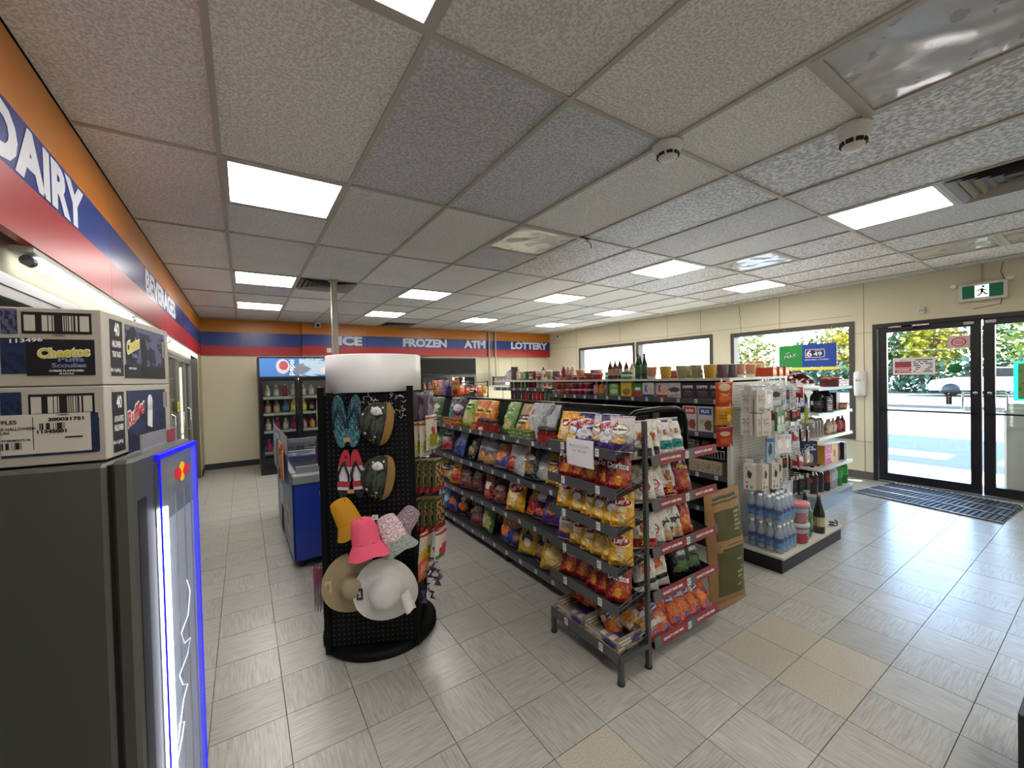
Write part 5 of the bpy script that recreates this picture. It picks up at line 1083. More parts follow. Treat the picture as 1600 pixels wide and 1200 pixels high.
# clip strip of pouches
pouch('pouch_orange', .14, .2, .03, P('p_or', 'b8401a', [('blob', .5, .35, .35, .15, 'd8702a'), ('ell', .5, .8, .35, .15, 'd0b898'), ('lines', .5, .5, .3, .05, 'e8d0a0', 6, 16, .3)], rough=.3))
pouch('pouch_yellow', .145, .15, .03, P('p_ye', 'bf8418', [('lines', .4, .55, .25, .25, '8a5a10', 6, 7, .4), ('ell', .75, .4, .12, .2, 'e8c860')], rough=.3))
pouch('pouch_red', .14, .16, .03, P('p_re', 'a83018', [('rect', .5, .88, .5, .12, '8a1428'), ('ell', .5, .66, .3, .12, 'c8b08a'), ('blob', .5, .3, .3, .15, 'c85a20')], rough=.3))
for k, z, lab in (('pouch_orange', 1.195, 'orange candy pouch at the top of the hanging strip'), ('pouch_yellow', 1.05, 'yellow candy pouch in the middle of the hanging strip'), ('pouch_red', .88, 'red candy pouch at the bottom of the hanging strip')):
    place(k, (3.19, 1.795, z), (.06, 0, -.6), lab, 'candy pouches on the clip strip')
t = empty('clip_strip', 'thin clear strip holding the candy pouches beside the pegboard', 'strip', (3.2, 1.815, .86)); bx('strip', (-.012, 0, 0), (.012, .002, .56), white, t)
# pegboard goods
def hpack(kind, w, h, d, base, layers, nm='hanging_pack', txt=()):
    q = MB(); m = P('hp_'+kind, base, layers, var=0, rough=.4); s_ = P('hs_'+kind, base, var=0, rough=.5)
    q.box(-w/2, -d/2, -h, w/2, d/2, -.02, mats=[0, 1, 0, 1, 1, 1]); o = q.build(nm, [m, s_])
    MB().box(-w/4, -.001, -.021, w/4, .001, .012).build('hang_tab', P('tab_clear', 'c8ccd0', rough=.2), o)
    return proto(kind, o, 'package')
hpack('cable_box', .085, .19, .022, 'ccc8c0', [('lines', .5, .6, .35, .2, '8a8480', 8, 12, .4), ('rect', .5, .15, .3, .08, 'b8a89a')])
hpack('white_card', .08, .17, .012, 'd8dade', [('ell', .5, .5, .28, .25, 'f4f4f4'), ('lines', .5, .85, .35, .07, '5a6a8a', 7, 20, .4)])
hpack('device_pack', .12, .11, .02, 'b8b2aa', [('blob', .5, .5, .3, .25, '3a3836')])
hpack('green_pack', .07, .19, .02, '4f7a58', [('ell', .5, .6, .3, .2, 'd8e0d8'), ('rect', .5, .2, .5, .2, 'b0c8b4')])
hpack('blue_pack', .06, .2, .015, '8fb0cc', [('blob', .5, .5, .25, .25, '3a4a6a'), ('rect', .5, .9, .5, .08, '4a7090')])
hpack('red_pack', .08, .11, .015, 'b02c34', [('slant', .5, .75, .5, .25, 'd8d4cc', .8)])
hpack('dark_pack', .06, .12, .015, '1d1a1e', [('blob', .5, .5, .3, .25, 'b84a34'), ('rect', .5, .9, .5, .06, 'c8c8cc')])
hpack('tall_box', .075, .22, .045, 'c9c4bb', [('lines', .3, .5, .12, .4, '8a8078', 3, 9, .5), ('ell', .7, .12, .12, .06, '4a9a4a'), ('ell', .3, .12, .1, .06, 'a83a30'), ('blob', .55, .6, .2, .15, '3a3a3c')])
hpack('strip_pack', .035, .19, .008, 'b8c0ca', [('lines', .5, .5, .35, .45, '4a4e5a', 3, 14, .4)])
hpack('lime_stick', .03, .16, .012, '9ac028', [('rect', .5, .5, .15, .45, '2c4a18')])
hpack('black_pack', .06, .16, .02, '121215', [('rect', .5, .12, .4, .08, '8a9aa8'), ('lines', .5, .7, .35, .15, '5a5a60', 6, 12, .5)])
PN = {'cable_box': 'white cable box', 'white_card': 'white card pack', 'device_pack': 'clear pack with dark gadget', 'green_pack': 'green and white pack', 'blue_pack': 'pale blue pack', 'red_pack': 'red and white pack', 'dark_pack': 'dark pack with red patch', 'tall_box': 'tall white earphone box', 'strip_pack': 'narrow silver pack', 'lime_stick': 'lime green stick pack', 'black_pack': 'black pack'}
hooks = []
PEG = [(1.37, 'top', [('cable_box', 3.31, 3), ('cable_box', 3.37, 0), ('white_card', 3.46, 0), ('device_pack', 3.6, 0), ('blue_pack', 3.72, 0), ('strip_pack', 3.79, 0), ('dark_pack', 3.87, 0), ('strip_pack', 3.94, 0), ('red_pack', 4.03, 0), ('strip_pack', 4.12, 0)]),
       (1.19, 'second', [('cable_box', 3.30, 0), ('cable_box', 3.345, 0), ('cable_box', 3.39, 0), ('white_card', 3.45, 0), ('green_pack', 3.545, 0), ('green_pack', 3.635, 0), ('red_pack', 3.74, 0), ('dark_pack', 3.84, 0), ('white_card', 3.93, 0), ('dark_pack', 4.02, 0), ('lime_stick', 4.13, 0)]),
       (.995, 'third', [('blue_pack', 3.42, 0), ('strip_pack', 3.52, 0), ('white_card', 3.62, 0), ('white_card', 3.70, 0), ('dark_pack', 3.82, 0), ('black_pack', 3.91, 0), ('red_pack', 4.0, 0), ('dark_pack', 4.1, 0)]),
       (.79, 'fourth', [('tall_box', 3.37, 0), ('tall_box', 3.47, 0), ('strip_pack', 3.56, 0), ('strip_pack', 3.61, 0), ('tall_box', 3.7, 0), ('dark_pack', 3.83, 0), ('red_pack', 3.93, 0), ('dark_pack', 4.05, 0), ('device_pack', 4.16, 0)]),
       (.575, 'lowest', [('strip_pack', 3.38, 0), ('cable_box', 3.44, 0), ('black_pack', 3.54, 0), ('device_pack', 3.66, 0), ('white_card', 3.78, 0), ('strip_pack', 3.86, 0), ('black_pack', 3.94, 0), ('black_pack', 4.03, 0), ('black_pack', 4.12, 0)])]
for z, nm_, its in PEG:
    sn = {}; tot = {}
    for k, *_ in its: tot[k] = tot.get(k, 0)+1
    for k, x, _ in its:
        sn[k] = sn.get(k, 0)+1; L = random.uniform(.16, .24)
        h = MB().tube([(x-3.72, 0, z-.02), (x-3.72, -L, z-.015), (x-3.72, -L-.008, z+.004)], .0028, 5).build('hook', chrome, T4)
        MB().add([(x-3.72-.018, -L-.012, z-.018), (x-3.72+.018, -L-.012, z-.018), (x-3.72+.018, -L-.006, z+.012), (x-3.72-.018, -L-.006, z+.012)], [(0, 1, 2, 3), (3, 2, 1, 0)]).build('price_tag', tagw, h)
        n2 = 2 if k in ('dark_pack', 'cable_box', 'strip_pack', 'red_pack') else 1
        for r in range(n2):
            lab = '%s, %s on the %s peg row%s' % (PN[k], ORD[sn[k]-1] if tot[k] > 1 else 'only one', nm_, '' if n2 == 1 else (', front' if r == 0 else ', behind the front one'))
            place(k, (x, 1.76-L+.035+.05*r, z-.022), (0, random.uniform(-.06, .06), random.uniform(-.5, .3)), lab, 'packages hanging on the pegboard')
for z, nm_, xs in ((1.37, 'top', (3.285, 3.325, 3.365, 3.405)), (1.19, 'second', (3.275, 3.315, 3.36, 3.405, 3.45)), (.79, 'fourth', (3.3, 3.325))):
    for i, x in enumerate(xs): place('cable_box' if z > 1 else 'tall_box', (x, 1.66, z-.022), (0, 0, -1.25+random.uniform(-.08, .08)), '%s turned edge on, %s from the left, %s peg row' % ('white cable box' if z > 1 else 'tall white earphone box', ORD[i], nm_), 'packages hanging on the pegboard')
    MB().tube([(xs[0]-3.72, 0, z-.005), (xs[0]-3.72, -.12, z-.004), (xs[-1]-3.70, -.12, z-.004), (xs[-1]-3.70, 0, z-.005)], .003, 5).build('rail_hook', chrome, T4)
# water cases, tubs, jugs on the end deck
wat = P('water_plastic', 'a8bccc', rough=.08, spec=.8, var=0, alpha=.55); watc = P('water_cap', 'dfe6ee', var=0)
wl_ = P('water_label', '123c90', [('ell', .6, .5, .2, .4, '12206a'), ('ell', .1, .5, .2, .4, '12206a'), ('blob', .5, .3, .5, .4, '3a80b8')], var=0, rough=.3)
wb_ = {'r': .031}
def wbottle(parent, x, y, z):
    if 'm' not in wb_:
        o = MB().lathe([(0, 0), (.026, 0), (.031, .008), (.031, .12), (.029, .14), (.014, .175), (.013, .19)], 12, cap=False).build('bottle', wat, parent); wb_['m'] = o
        c = MB().lathe([(.0145, .188), (.0145, .203), (0, .204)], 8, cap=False).build('cap', watc, o); l = MB().lathe([(.0316, .035), (.0316, .11)], 12, cap=False).build('label', wl_, o)
    else:
        o = wb_['m'].copy(); COL.objects.link(o); o.parent = parent
        for ch in wb_['m'].children: c = ch.copy(); COL.objects.link(c); c.parent = o
    o.location = (x, y, z); o.rotation_euler = (0, 0, random.uniform(2.2, 3.6))
def wcase(x, y, z, nx, ny, lab):
    t = empty('water_case', lab, 'water pack', (x, y, z)); w_, d_ = nx*.064, ny*.064
    for i in range(nx):
        for j in range(ny):
            if i in (0, 1) or j in (0, 1): wbottle(t, .032+.064*i, .032+.064*j, .002)
    film, fb_, fn_ = (bpy.data.materials.get('shrink_film'), None, None)
    if film is None:
        film, fb_, fn_ = newmat('shrink_film'); setb(fb_, rough=.1, alpha=.08, spec=.9); fb_.inputs['Base Color'].default_value = (.9, .95, 1, 1)
        tc = fn_.t.nodes.new('ShaderNodeTexCoord'); bumpit(fn_, fb_, fn_.noise(tc.outputs['Object'], 16, 3), .6, .02)
    MB().bbox(-.002, -.002, 0, w_+.002, d_+.002, .196, 0, .02).build('shrink_wrap', film, t)
    return t
wcase(3.262, 1.415, .123, 4, 4, 'lower case of bottled water on the pale end deck'); wcase(3.285, 1.43, .325, 4, 4, 'upper case of bottled water stacked on the lower case')
def tub(lab, x, y, z, c, lc):
    t = MB().lathe([(0, 0), (.05, 0), (.062, .012), (.068, .13), (.07, .135)], 20, cap=False).build('candy_tub', P('tub_'+c, c, [('lines', .62, .35, .2, .2, 'd8dce0', 12, 5, .35), ('rect', .5, .75, .5, .12, '9ab0c0')], var=0, rough=.25)); t.location = (x, y, z); t.rotation_euler = (0, 0, 1.9)
    MB().lathe([(.071, .13), (.074, .132), (.074, .155), (.068, .158), (0, .156)], 20, cap=False).build('lid', P('lid_'+lc, lc, rough=.3), t); tag(t, lab, 'tub', 'candy tubs on the end deck')
tub('candy tub with clear lid and red base, under another tub', 3.63, 1.455, .123, 'a82c38', 'b8bcc0'); tub('candy tub with pink lid stacked on the red based tub', 3.63, 1.455, .283, 'b07880', 'cf7f88')
def jug(lab, x, y, z, c, lc):
    t = MB().bbox(-.06, -.045, 0, .06, .045, .2, 0, .02).build('fluid_jug', P('jug_'+c, c, rough=.15, spec=.6, alpha=.92)); t.location = (x, y, z); t.rotation_euler = (0, 0, .25)
    MB().lathe([(.055, .19), (.045, .22), (.02, .25), (.018, .262)], 14, cap=False, xf=Matrix.Diagonal((1.0, .8, 1, 1))).build('shoulder', P('jug_'+c, ''), t)
    MB().lathe([(.021, .258), (.022, .262), (.022, .285), (0, .286)], 12, cap=False).build('cap', P('cap_'+lc, lc), t)
    MB().tube([(.015, 0, .262), (.05, 0, .255), (.055, 0, .225), (.05, 0, .2)], .007, 6).build('handle', P('jug_'+c, ''), t)
    MB().add([(-.04, -.0465, .07), (.04, -.0465, .07), (.04, -.0465, .16), (-.04, -.0465, .16)], [(0, 1, 2, 3)]).build('label', P('jug_label', '7a9a4a', [('lines', .5, .5, .4, .35, 'd8e0c0', 7, 6, .4), ('rect', .15, .5, .12, .45, '1a1a1a')], var=0), t); tag(t, lab, 'jug', 'jugs on the end deck')
jug('green fluid jug with white cap right of the candy tubs', 3.80, 1.475, .123, '2f6b42', 'd8d8d4'); jug('green fluid jug standing behind the water cases', 3.62, 1.63, .123, '3f7a58', 'c8d0c8')
place('sparkling', (3.97, 1.44, .123), (0, 0, -1.9), 'dark sparkling bottle with foil neck, front one of two', 'sparkling bottles'); place('sparkling', (4.0, 1.55, .123), (0, 0, -1.7), 'dark sparkling bottle with foil neck, rear one of two', 'sparkling bottles')
t = empty('coiled_strap', 'small dark coiled strap at the right corner of the end deck', 'strap', (4.2, 1.42, .125)); MB().tube([(.03*math.cos(a*.6), .03*math.sin(a*.6), .006+.002*a) for a in range(22)], .005, 6).build('coil', blk, t)
# ================================================================ third run by the window
T5 = empty('window_gondola', 'pale metal shelving end with five shelves beside the window and entrance', 'shelf', (5.435, 2.2, 0))
wing = P('shelf_pale', 'c2bfb2', rough=.4); strip = P('shelf_strip_blue', 'b4c4cf', rough=.3)
bp_ = bx('back_panel', (-.9, .0, .1), (.455, .012, 1.3), wing, T5)
for i in range(26): MB().box(-.9, -.003, .14+i*.045, .455, .0, .146+i*.045).build('rib', P('rib_grey', 'a09d92'), bp_)
bx('post', (-.475, -.03, 0), (-.445, 0, 1.3), lite, T5); bx('base_deck', (-.455, -.4, 0), (.455, 0, .13), P('kick_grey', '7f8894', rough=.4), T5); bx('run_body', (-.9, .012, 0), (.455, 2.2, 1.26), wing, T5)
for z in (.15, .43, .76, 1.013, 1.28):
    s = MB().box(-.455, -.4, z-.018, .455, -.003, z).build('shelf_board', wing, T5); MB().add([(-.457, -.408, z-.026), (.457, -.408, z-.026), (.457, -.4, z+.004), (-.457, -.4, z+.004)], [(0, 1, 2, 3), (3, 2, 1, 0)]).build('price_strip', strip, s)
def row5(z, its, ph):
    tot = {}; sn = {}
    for k, *_ in its: tot[k] = tot.get(k, 0)+1
    for k, x, y, *o in its:
        sn[k] = sn.get(k, 0)+1
        place(k, (x, y, z+.001), (0, 0, o[0] if o else 0), '%s %s%s' % (LB[k], ph, ', %s from the left' % ORD[sn[k]-1] if tot[k] > 1 else ''), 'goods on the window shelves')
row5(.15, [('cola', 5.03, 2.05, -1), ('cola', 5.14, 2.0, -1), ('cola', 5.08, 1.9, -1), ('cola', 5.2, 1.89, -1), ('cola_red', 5.31, 1.87, -1.6), ('cola', 5.26, 2.05, -1), ('clear_soda', 5.43, 1.87, -1.6), ('clear_soda', 5.54, 1.88, -1.6), ('lime_soda', 5.64, 1.87, -1.6), ('lime_soda', 5.74, 1.9, -1.6), ('cola_red', 5.68, 2.0, -1.6), ('lime_soda', 5.84, 1.88, -1.6)], 'on the lowest window shelf')
row5(.43, [('choc_box', 5.13, 1.95, -.5), ('pink_box', 5.45, 1.89, .0), ('dark_box', 5.70, 1.9, .1), ('dark_box', 5.81, 1.88, .1)], 'on the second lowest window shelf')
row5(.76, [('small_drink', 5.34, 1.85, -1.6), ('small_drink', 5.42, 1.86, -1.6), ('small_drink', 5.49, 1.85, -1.6), ('small_drink', 5.56, 1.87, -1.6), ('small_red', 5.65, 1.86, -1.6), ('small_red', 5.72, 1.87, -1.6), ('small_red', 5.79, 1.86, -1.6)], 'on the middle window shelf')
row5(1.013, [('purple_bottle', 5.08, 1.98, -1.3), ('black_bottle', 5.2, 1.88, -1.3), ('black_bottle', 5.3, 1.95, -1.3), ('black_bottle', 5.44, 1.88, -1.3), ('cola_red', 5.56, 1.95, -1.6), ('dark_box', 5.68, 1.9, 0), ('noodle_bowl', 5.8, 1.87)], 'on the fourth window shelf')
opq('bev_box', .09, .17, .08, '2a2c34', [('lines', .5, .5, .35, .4, 'c8c8cc', 6, 9, .35)]); LB['bev_box'] = 'dark box with a white grid label'
row5(1.013, [('bev_box', 5.26, 1.83, -.3)], 'among the black bottles on the fourth window shelf')
t = empty('six_pack_carrier', 'grey shrink wrapped multipack of small bottles on the middle window shelf', 'multipack', (5.13, 1.92, .761))
for i in range(4):
    for j in range(2): MB().lathe([(0, 0), (.034, 0), (.036, .01), (.036, .15), (.03, .17), (.022, .175), (.022, .19), (0, .192)], 12, cap=False, c=(-.11+.073*i, -.037+.073*j)).build('bottle', P('mp_grey', '8d877c', [('rect', .5, .5, .5, .3, '7a766c')], var=0, rough=.35), t)
row5(1.281, [('snack_tray', 5.7, 1.9, 0)], 'on the top window shelf')
pouch('stripe_bag', .2, .2, .07, P('p_stripe', '6a1c20', [('slant', .5, .5, .5, .07, 'd8d0cc', 1.5), ('slant', .3, .3, .5, .05, 'd8d0cc', -1.2), ('blob', .6, .3, .2, .2, '3a1418')], rough=.25))
for i, (x, y, z, a, r) in enumerate([(5.05, 2.0, .0, -.9, .5), (5.2, 1.95, .01, -1.0, -.3), (5.12, 2.08, .07, -.8, .9), (5.3, 2.02, .03, -1.1, 1.3)]):
    place('stripe_bag', (x, y, 1.285+z+.03), (a, 0, r), 'dark red and white striped bag, %s in the heap on the window shelf top' % ORD[i], 'striped bags heaped on the window shelf')
for i in range(6): place('orange_red', (5.5+.07*i, 1.86+.03*(i % 2), 1.37 if False else 1.365), (-1.4, 0, .3*(i % 3)), 'orange pack lying on the snack tray by the window, %s from the left' % ORD[i], 'orange packs on the snack tray', .45)
# ================================================================ spinning rack with hats and sandals
SA = R_(-26.7); SP = (.346, 2.37); SW = .455
def sworld(s, d, z):            # s along the front panel, d outwards from it
    return (SP[0]+s*math.cos(SA)+d*math.sin(SA), SP[1]+s*math.sin(SA)-d*math.cos(SA), z)
T6 = empty('spinner_rack', 'black four-sided perforated floor spinner with a white drum on top', 'display rack', sworld(SW/2, -SW/2, 0), SA)
h = SW/2; pb = P('spin_black', '050506', rough=.6, spec=.2)
for k in range(4):
    pan = MB().box(-h, -h-.006, .05, h, -h, 1.40).box(-h-.012, -h-.02, .02, -h+.012, -h, 1.44).box(h-.012, -h-.02, .07, h+.012, -h, 1.44).build('side_panel', pb, T6); pan.rotation_euler = (0, 0, k*math.pi/2)
    if k == 0: first = pan
    if k == 0:
        q = MB()
        for i in range(17):
            for j in range(52):
                x, z = -h+.025+i*.0254, .06+j*.0254; q.add([(x, -h-.0066, z), (x+.007, -h-.0066, z), (x+.007, -h-.0066, z+.007), (x, -h-.0066, z+.007)], [(0, 1, 2, 3)])
        ph_ = q.build('peg_hole', P('peg_hole_grey', '3a3b3e', rough=.8), pan, kind='stuff'); phm = ph_
    else:
        c = phm.copy(); COL.objects.link(c); c.parent = pan
MB().lathe([(.31, 0), (.32, .01), (.32, .035), (.3, .045), (0, .045)], 40).build('round_base', pb, T6); MB().lathe([(.03, .045), (.03, 1.5)], 14).build('spindle', pb, T6)
dr = P('drum_white', 'f0f1f3', rough=.35)
MB().lathe([(.258, 1.41), (.266, 1.412), (.266, 1.613), (.262, 1.616), (.258, 1.612), (.258, 1.41)], 56, cap=False).build('header_drum', dr, T6)
MB().lathe([(.0, 1.44), (.256, 1.44)], 40, cap=False).build('drum_floor', pb, T6)
def hook(s, z, L=.1): MB().tube([(s-h, -h-.004, z), (s-h, -h-L, z+.002), (s-h, -h-L-.008, z+.015)], .0028, 5).build('hook', blk, T6)
def flipflops(lab, s, z, L, w, mat, strap, tilt):
    t = empty('flip_flops', lab, 'sandals', sworld(s, .018, z), SA)
    for sx in (-1, 1):
        out_ = []
        for i in range(28):
            a = 2*math.pi*i/28; y = math.cos(a); x = math.sin(a)
            wd = w*(.5-.07*math.cos(a+.3)+.06*max(0, y)) if y < 0 else w*(.47+.03*y)
            out_.append((x*wd, y*L/2))
        xf = Matrix.Translation((sx*w*.52, 0, 0)) @ Matrix.Rotation(R_(tilt*sx), 4, 'Y')
        so_ = MB().prism(out_, 'y', -.016, 0, xf=xf).build('sole', mat, t)
        q = MB()
        for e in (-1, 1): q.tube([Vector((0, -.018, L*.27)), Vector((e*w*.2, -.034, L*.15)), Vector((e*w*.42, -.026, -L*.02)), Vector((e*w*.4, -.014, -L*.14))], .0055, 6, xf=xf)
        q.build('strap', strap, t)
    bx('card_tag', (-.015, -.03, -L*.38), (.018, -.027, -L*.3), P('tag_tan', 'b88a5a', var=0), t); return t
sol1 = P('sole_teal', '1c3c4c', [('patch', .5, .5, .5, .5, '3c7880', 9, .5), ('patch', .5, .3, .5, .3, '5aa0a0', 14, .58), ('lines', .5, .6, .5, .3, '12222c', 12, 30, .6)], rough=.6)
sol2 = P('sole_red_white', 'b02a3a', [('rect', .5, .32, .5, .34, 'c8c8cc'), ('rect', .5, .3, .5, .06, 'a02434'), ('rect', .5, .08, .5, .1, '17171a')], rough=.6)
a_, b_ = (0.0600, 1.4012), (0.2068, 1.1213)
flipflops('teal palm patterned flip-flops hanging on the black spinner', (a_[0]+b_[0])/2, (a_[1]+b_[1])/2, a_[1]-b_[1], (b_[0]-a_[0])/2.05, sol1, P('strap_navy', '0f1730'), 4)
a_, b_ = (0.0776, 1.1097), (0.2125, 0.8511)
flipflops('red, white and black flip-flops hanging on the black spinner', (a_[0]+b_[0])/2, (a_[1]+b_[1])/2, a_[1]-b_[1], (b_[0]-a_[0])/2.05, sol2, P('strap_black', '101012'), -5)
def bucket(name, lab, s, z, r, hgt, mat, brim, rot, d=.05, flat=.5, under=None, cat='hat', folded=False):
    """soft bucket hat hung flat against the panel; local z is the crown direction"""
    t = empty(name, lab, cat, sworld(s, d, z), SA)
    xf = Matrix.Rotation(R_(rot), 4, 'Y') @ Matrix.Diagonal((1, flat, 1, 1))
    def wob(a, k): return 1+.04*math.sin(3*a+k)+.03*math.sin(5*a+2*k)
    def crown(u, v):
        a = 2*math.pi*u; pr = [(1, 0), (.97, .25), (.93, .5), (.86, .75), (.72, .93), (.4, 1.0), (0, 1.02)]; f = v*6; i = min(5, int(f)); g_ = f-i
        rr_ = (pr[i][0]*(1-g_)+pr[i+1][0]*g_)*r*.66; zz = (pr[i][1]*(1-g_)+pr[i+1][1]*g_)*hgt*.66
        return (rr_*math.cos(a)*wob(a, 1), rr_*math.sin(a)*wob(a, 2), zz+.004*math.sin(6*a+9*v))
    def brm(u, v):
        a = 2*math.pi*u; rr_ = r*(.66+.34*v); return (rr_*math.cos(a)*wob(a, 1), rr_*math.sin(a)*wob(a, 2), -hgt*.34*v+.006*math.sin(4*a)*v)
    MB().grid(crown, 30, 12, xf=xf).build('crown', mat, t); b1 = MB().grid(brm, 30, 4, flip=True, xf=xf).build('brim', brim, t)
    MB().grid(lambda u, v: Vector(brm(u, v))*.985+Vector((0, 0, -.002)), 30, 4, xf=xf).build('brim_lining', under or brim, t)
    return t
camo = P('camo_green', '2e3326', [('patch', .5, .5, .5, .5, '1c211a', 7, .52), ('speck', .5, .5, .5, .5, 'b8b4a4', 16, 9, .93)], rough=.8, bump=(50, .3, .005)); tanf = P('hat_tan', '8a6c3c', rough=.8)
olive = P('camo_green2', '3a4030', [('patch', .5, .5, .5, .5, '171c16', 7, .52), ('speck', .5, .5, .5, .5, 'd8d4c8', 12, 26, .93)], rough=.8, bump=(50, .3, .005))
def bwl(lab, sa, sb, rot, lz):
    s, z = (sa[0]+sb[0])/2, (sa[1]+sb[1])/2; r = (sa[1]-sb[1])/2
    t = empty('bucket_hat', lab, 'hat', sworld(s, .03, z), SA)
    # soft cap seen side on: crown bulging to the left, tan brim curling at the lower right
    def cr(u, v):
        a = math.pi*(u)-math.pi/2; return (-.085*math.cos(a)*(math.sin(math.pi*(v*.5))**.7)+.01*math.sin(v*7), -.055*math.sin(math.pi*v*.5)*math.cos(a)*.5-.05*(1-abs(2*u-1))*v, math.sin(a)*r*.95*(.35+.65*math.sin(math.pi*v*.5)))
    xf = Matrix.Rotation(R_(rot), 4, 'Y')
    xr = lambda ph: .035*math.sin(ph)**.7
    MB().grid(lambda t_, v: (lambda ph: ((-.105*math.sin(ph)**.8)*(1-t_)+xr(ph)*t_, -.075*math.sin(ph)*math.sin(.15+math.pi*.72*t_)-.004*noise.noise(Vector((t_*4, v*5, s)))*8, r*math.cos(ph)))(.001+(math.pi-.002)*v), 16, 20, xf=xf, flip=True).build('crown', [olive], t)
    MB().grid(lambda u, v: (lambda ph: (xr(ph)+.036*u*math.sin(ph)**.6, -.052*math.sin(ph)*(1-.75*u)-.006, r*1.05*math.cos(ph)))(.001+(math.pi-.002)*v), 5, 22, xf=xf).grid(lambda u, v: (lambda ph: (xr(ph)+.036*(1-u)*math.sin(ph)**.6, -.05*math.sin(ph)*(1-.75*(1-u))-.003, r*1.05*math.cos(ph)))(.001+(math.pi-.002)*v), 5, 22, xf=xf).build('brim', tanf, t)
    MB().lathe([(0, 0), (.028, 0), (.028, .002), (0, .002)], 20, xf=Matrix.Translation((-.005, -.068, r*.62)) @ Matrix.Diagonal((1, 1, .8, 1)) @ Matrix.Rotation(math.pi/2, 4, 'X')).build('round_tag', P('hat_tag', 'd8dadc', [('ring', .5, .5, .5, .5, 'd8dadc', .2)], var=0), t)
    MB().text('Y', lambda x, y: (-.005+x, -.0712, r*.62+y), h=.014).build('lettering', P('tag_blue', '3a6a8a', var=0), t)
    return t
a_, b_ = (0.3071, 1.3561), (0.3008, 1.1346)
bwl('dark green patterned bucket hat with tan brim, upper one beside the teal flip-flops', a_, b_, 12, 0)
a_, b_ = (0.3058, 1.0719), (0.2994, 0.8427)
bwl('dark green patterned bucket hat with tan brim, lower one beside the red flip-flops', a_, b_, 10, 0)
yel = P('hat_yellow', 'c8901c', rough=.8, bump=(30, .4, .006)); pnk = P('hat_pink', 'f2607c', rough=.75, bump=(30, .4, .006))
flo = P('hat_floral', 'c8a8b0', [('patch', .5, .5, .5, .5, 'e8dcdc', 22, .5), ('patch', .5, .5, .5, .5, 'a84460', 30, .6)], rough=.8); flg = P('hat_floral_grey', '9aa09c', [('patch', .5, .5, .5, .5, '2c4a44', 20, .6)], rough=.8); flp = P('hat_faded', '8a7a86', [('patch', .5, .5, .5, .5, 'c0a8b0', 20, .55)], rough=.8)
def ctr(a, b): return ((a[0]+b[0])/2, (a[1]+b[1])/2)
c = ctr((0.0399, 0.8335), (0.1784, 0.5929)); bucket('bucket_hat', 'mustard yellow bucket hat on the black spinner', c[0]+.025, c[1]+.015, .098, .2, yel, yel, -24, .05, .5)
c = ctr((0.1300, 0.7591), (0.3315, 0.5400)); bucket('bucket_hat', 'hot pink bucket hat on the black spinner', c[0], c[1]-.012, .108, .2, pnk, pnk, -8, .11, .55, P('hat_pink_dark', 'c83a58', rough=.8))
c = ctr((0.2966, 0.7417), (0.4506, 0.5313)); bucket('bucket_hat', 'pink floral bucket hat with grey brim right of the hot pink hat', c[0]-.005, c[1]-.0, .1, .2, flo, flg, -22, .075, .5, flg)
c = ctr((0.3445, 0.7667), (0.4634, 0.6256)); bucket('bucket_hat', 'faded lilac bucket hat behind the pink floral hat', c[0], c[1], .085, .16, flp, flp, 38, .035, .35)
s0 = (0.2980, 0.7939); MB().box(s0[0]-h-.014, -h-.19, s0[1]-.012, s0[0]-h+.014, -h-.188, s0[1]+.012).build('price_tag', tagw, T6)
def sunhat(lab, s, z, R1, r0, hh, mat, d, tilt, tagm, bow=None, txt='SUN'):
    t = empty('sun_hat', lab, 'hat', sworld(s, d, z), SA)
    ax = Matrix.Rotation(math.pi/2, 4, 'X') @ Matrix.Rotation(R_(tilt), 4, 'Y')
    def bs_(u, v):
        a = 2*math.pi*u; r = R1-(R1-r0)*v; return (r*math.cos(a), r*math.sin(a), .02*(1-v)**2*math.sin(2*a+.8)+.012*v)
    def cs_(u, v):
        a = 2*math.pi*u; f = math.pi/2*v; r = r0*math.cos(f)**.62; return (r*math.cos(a), r*math.sin(a), .012+hh*math.sin(f)**.9)
    MB().grid(bs_, 56, 12, xf=ax).grid(lambda u, v: (bs_(1-u, v)[0], bs_(1-u, v)[1], bs_(1-u, v)[2]-.003), 56, 6, xf=ax).build('brim', mat, t)
    MB().grid(cs_, 48, 14, xf=ax).build('crown', mat, t)
    k = MB().box(-R1*.88, -.022, -.03, -R1*.88+.032, -.02, .03, b=.0008); k.build('card_tag', tagm, t)
    MB().text(txt, lambda x, y: (-R1*.88+.016-y, -.0228, x), h=.012).build('lettering', inkw if tagm.name != 'tag_pale' else inkb, t)
    if bow: MB().grid(lambda u, v: (R1*.45+.05*u+.03*v, -.03-.012*math.sin(u*6), -.02-.1*v+.03*u), 5, 8, flip=True).grid(lambda u, v: (R1*.45+.05*(1-u)+.03*v, -.028-.012*math.sin((1-u)*6), -.02-.1*v+.03*(1-u)), 5, 8, flip=True).build('bow', bow, t)
    return t
def strawmat(name, c):
    m, b, n = newmat(name); setb(b, rough=.75); tc = n.t.nodes.new('ShaderNodeTexCoord')
    sp = n.t.nodes.new('ShaderNodeSeparateXYZ'); n.t.links.new(tc.outputs['UV'], sp.inputs[0])
    w1 = n.m('SINE', n.m('MULTIPLY', sp.outputs[1], 60)); w2 = n.m('SINE', n.m('MULTIPLY', sp.outputs[0], 420)); z = n.m('MULTIPLY', w1, w2)
    n.t.links.new(n.mix(n('ShaderNodeMapRange', [z, -.6, .4, 0., 1.]), [q*.62 for q in sc(c)][:3]+[1], sc(c)), b.inputs['Base Color']); bumpit(n, b, z, .5, .004); return m
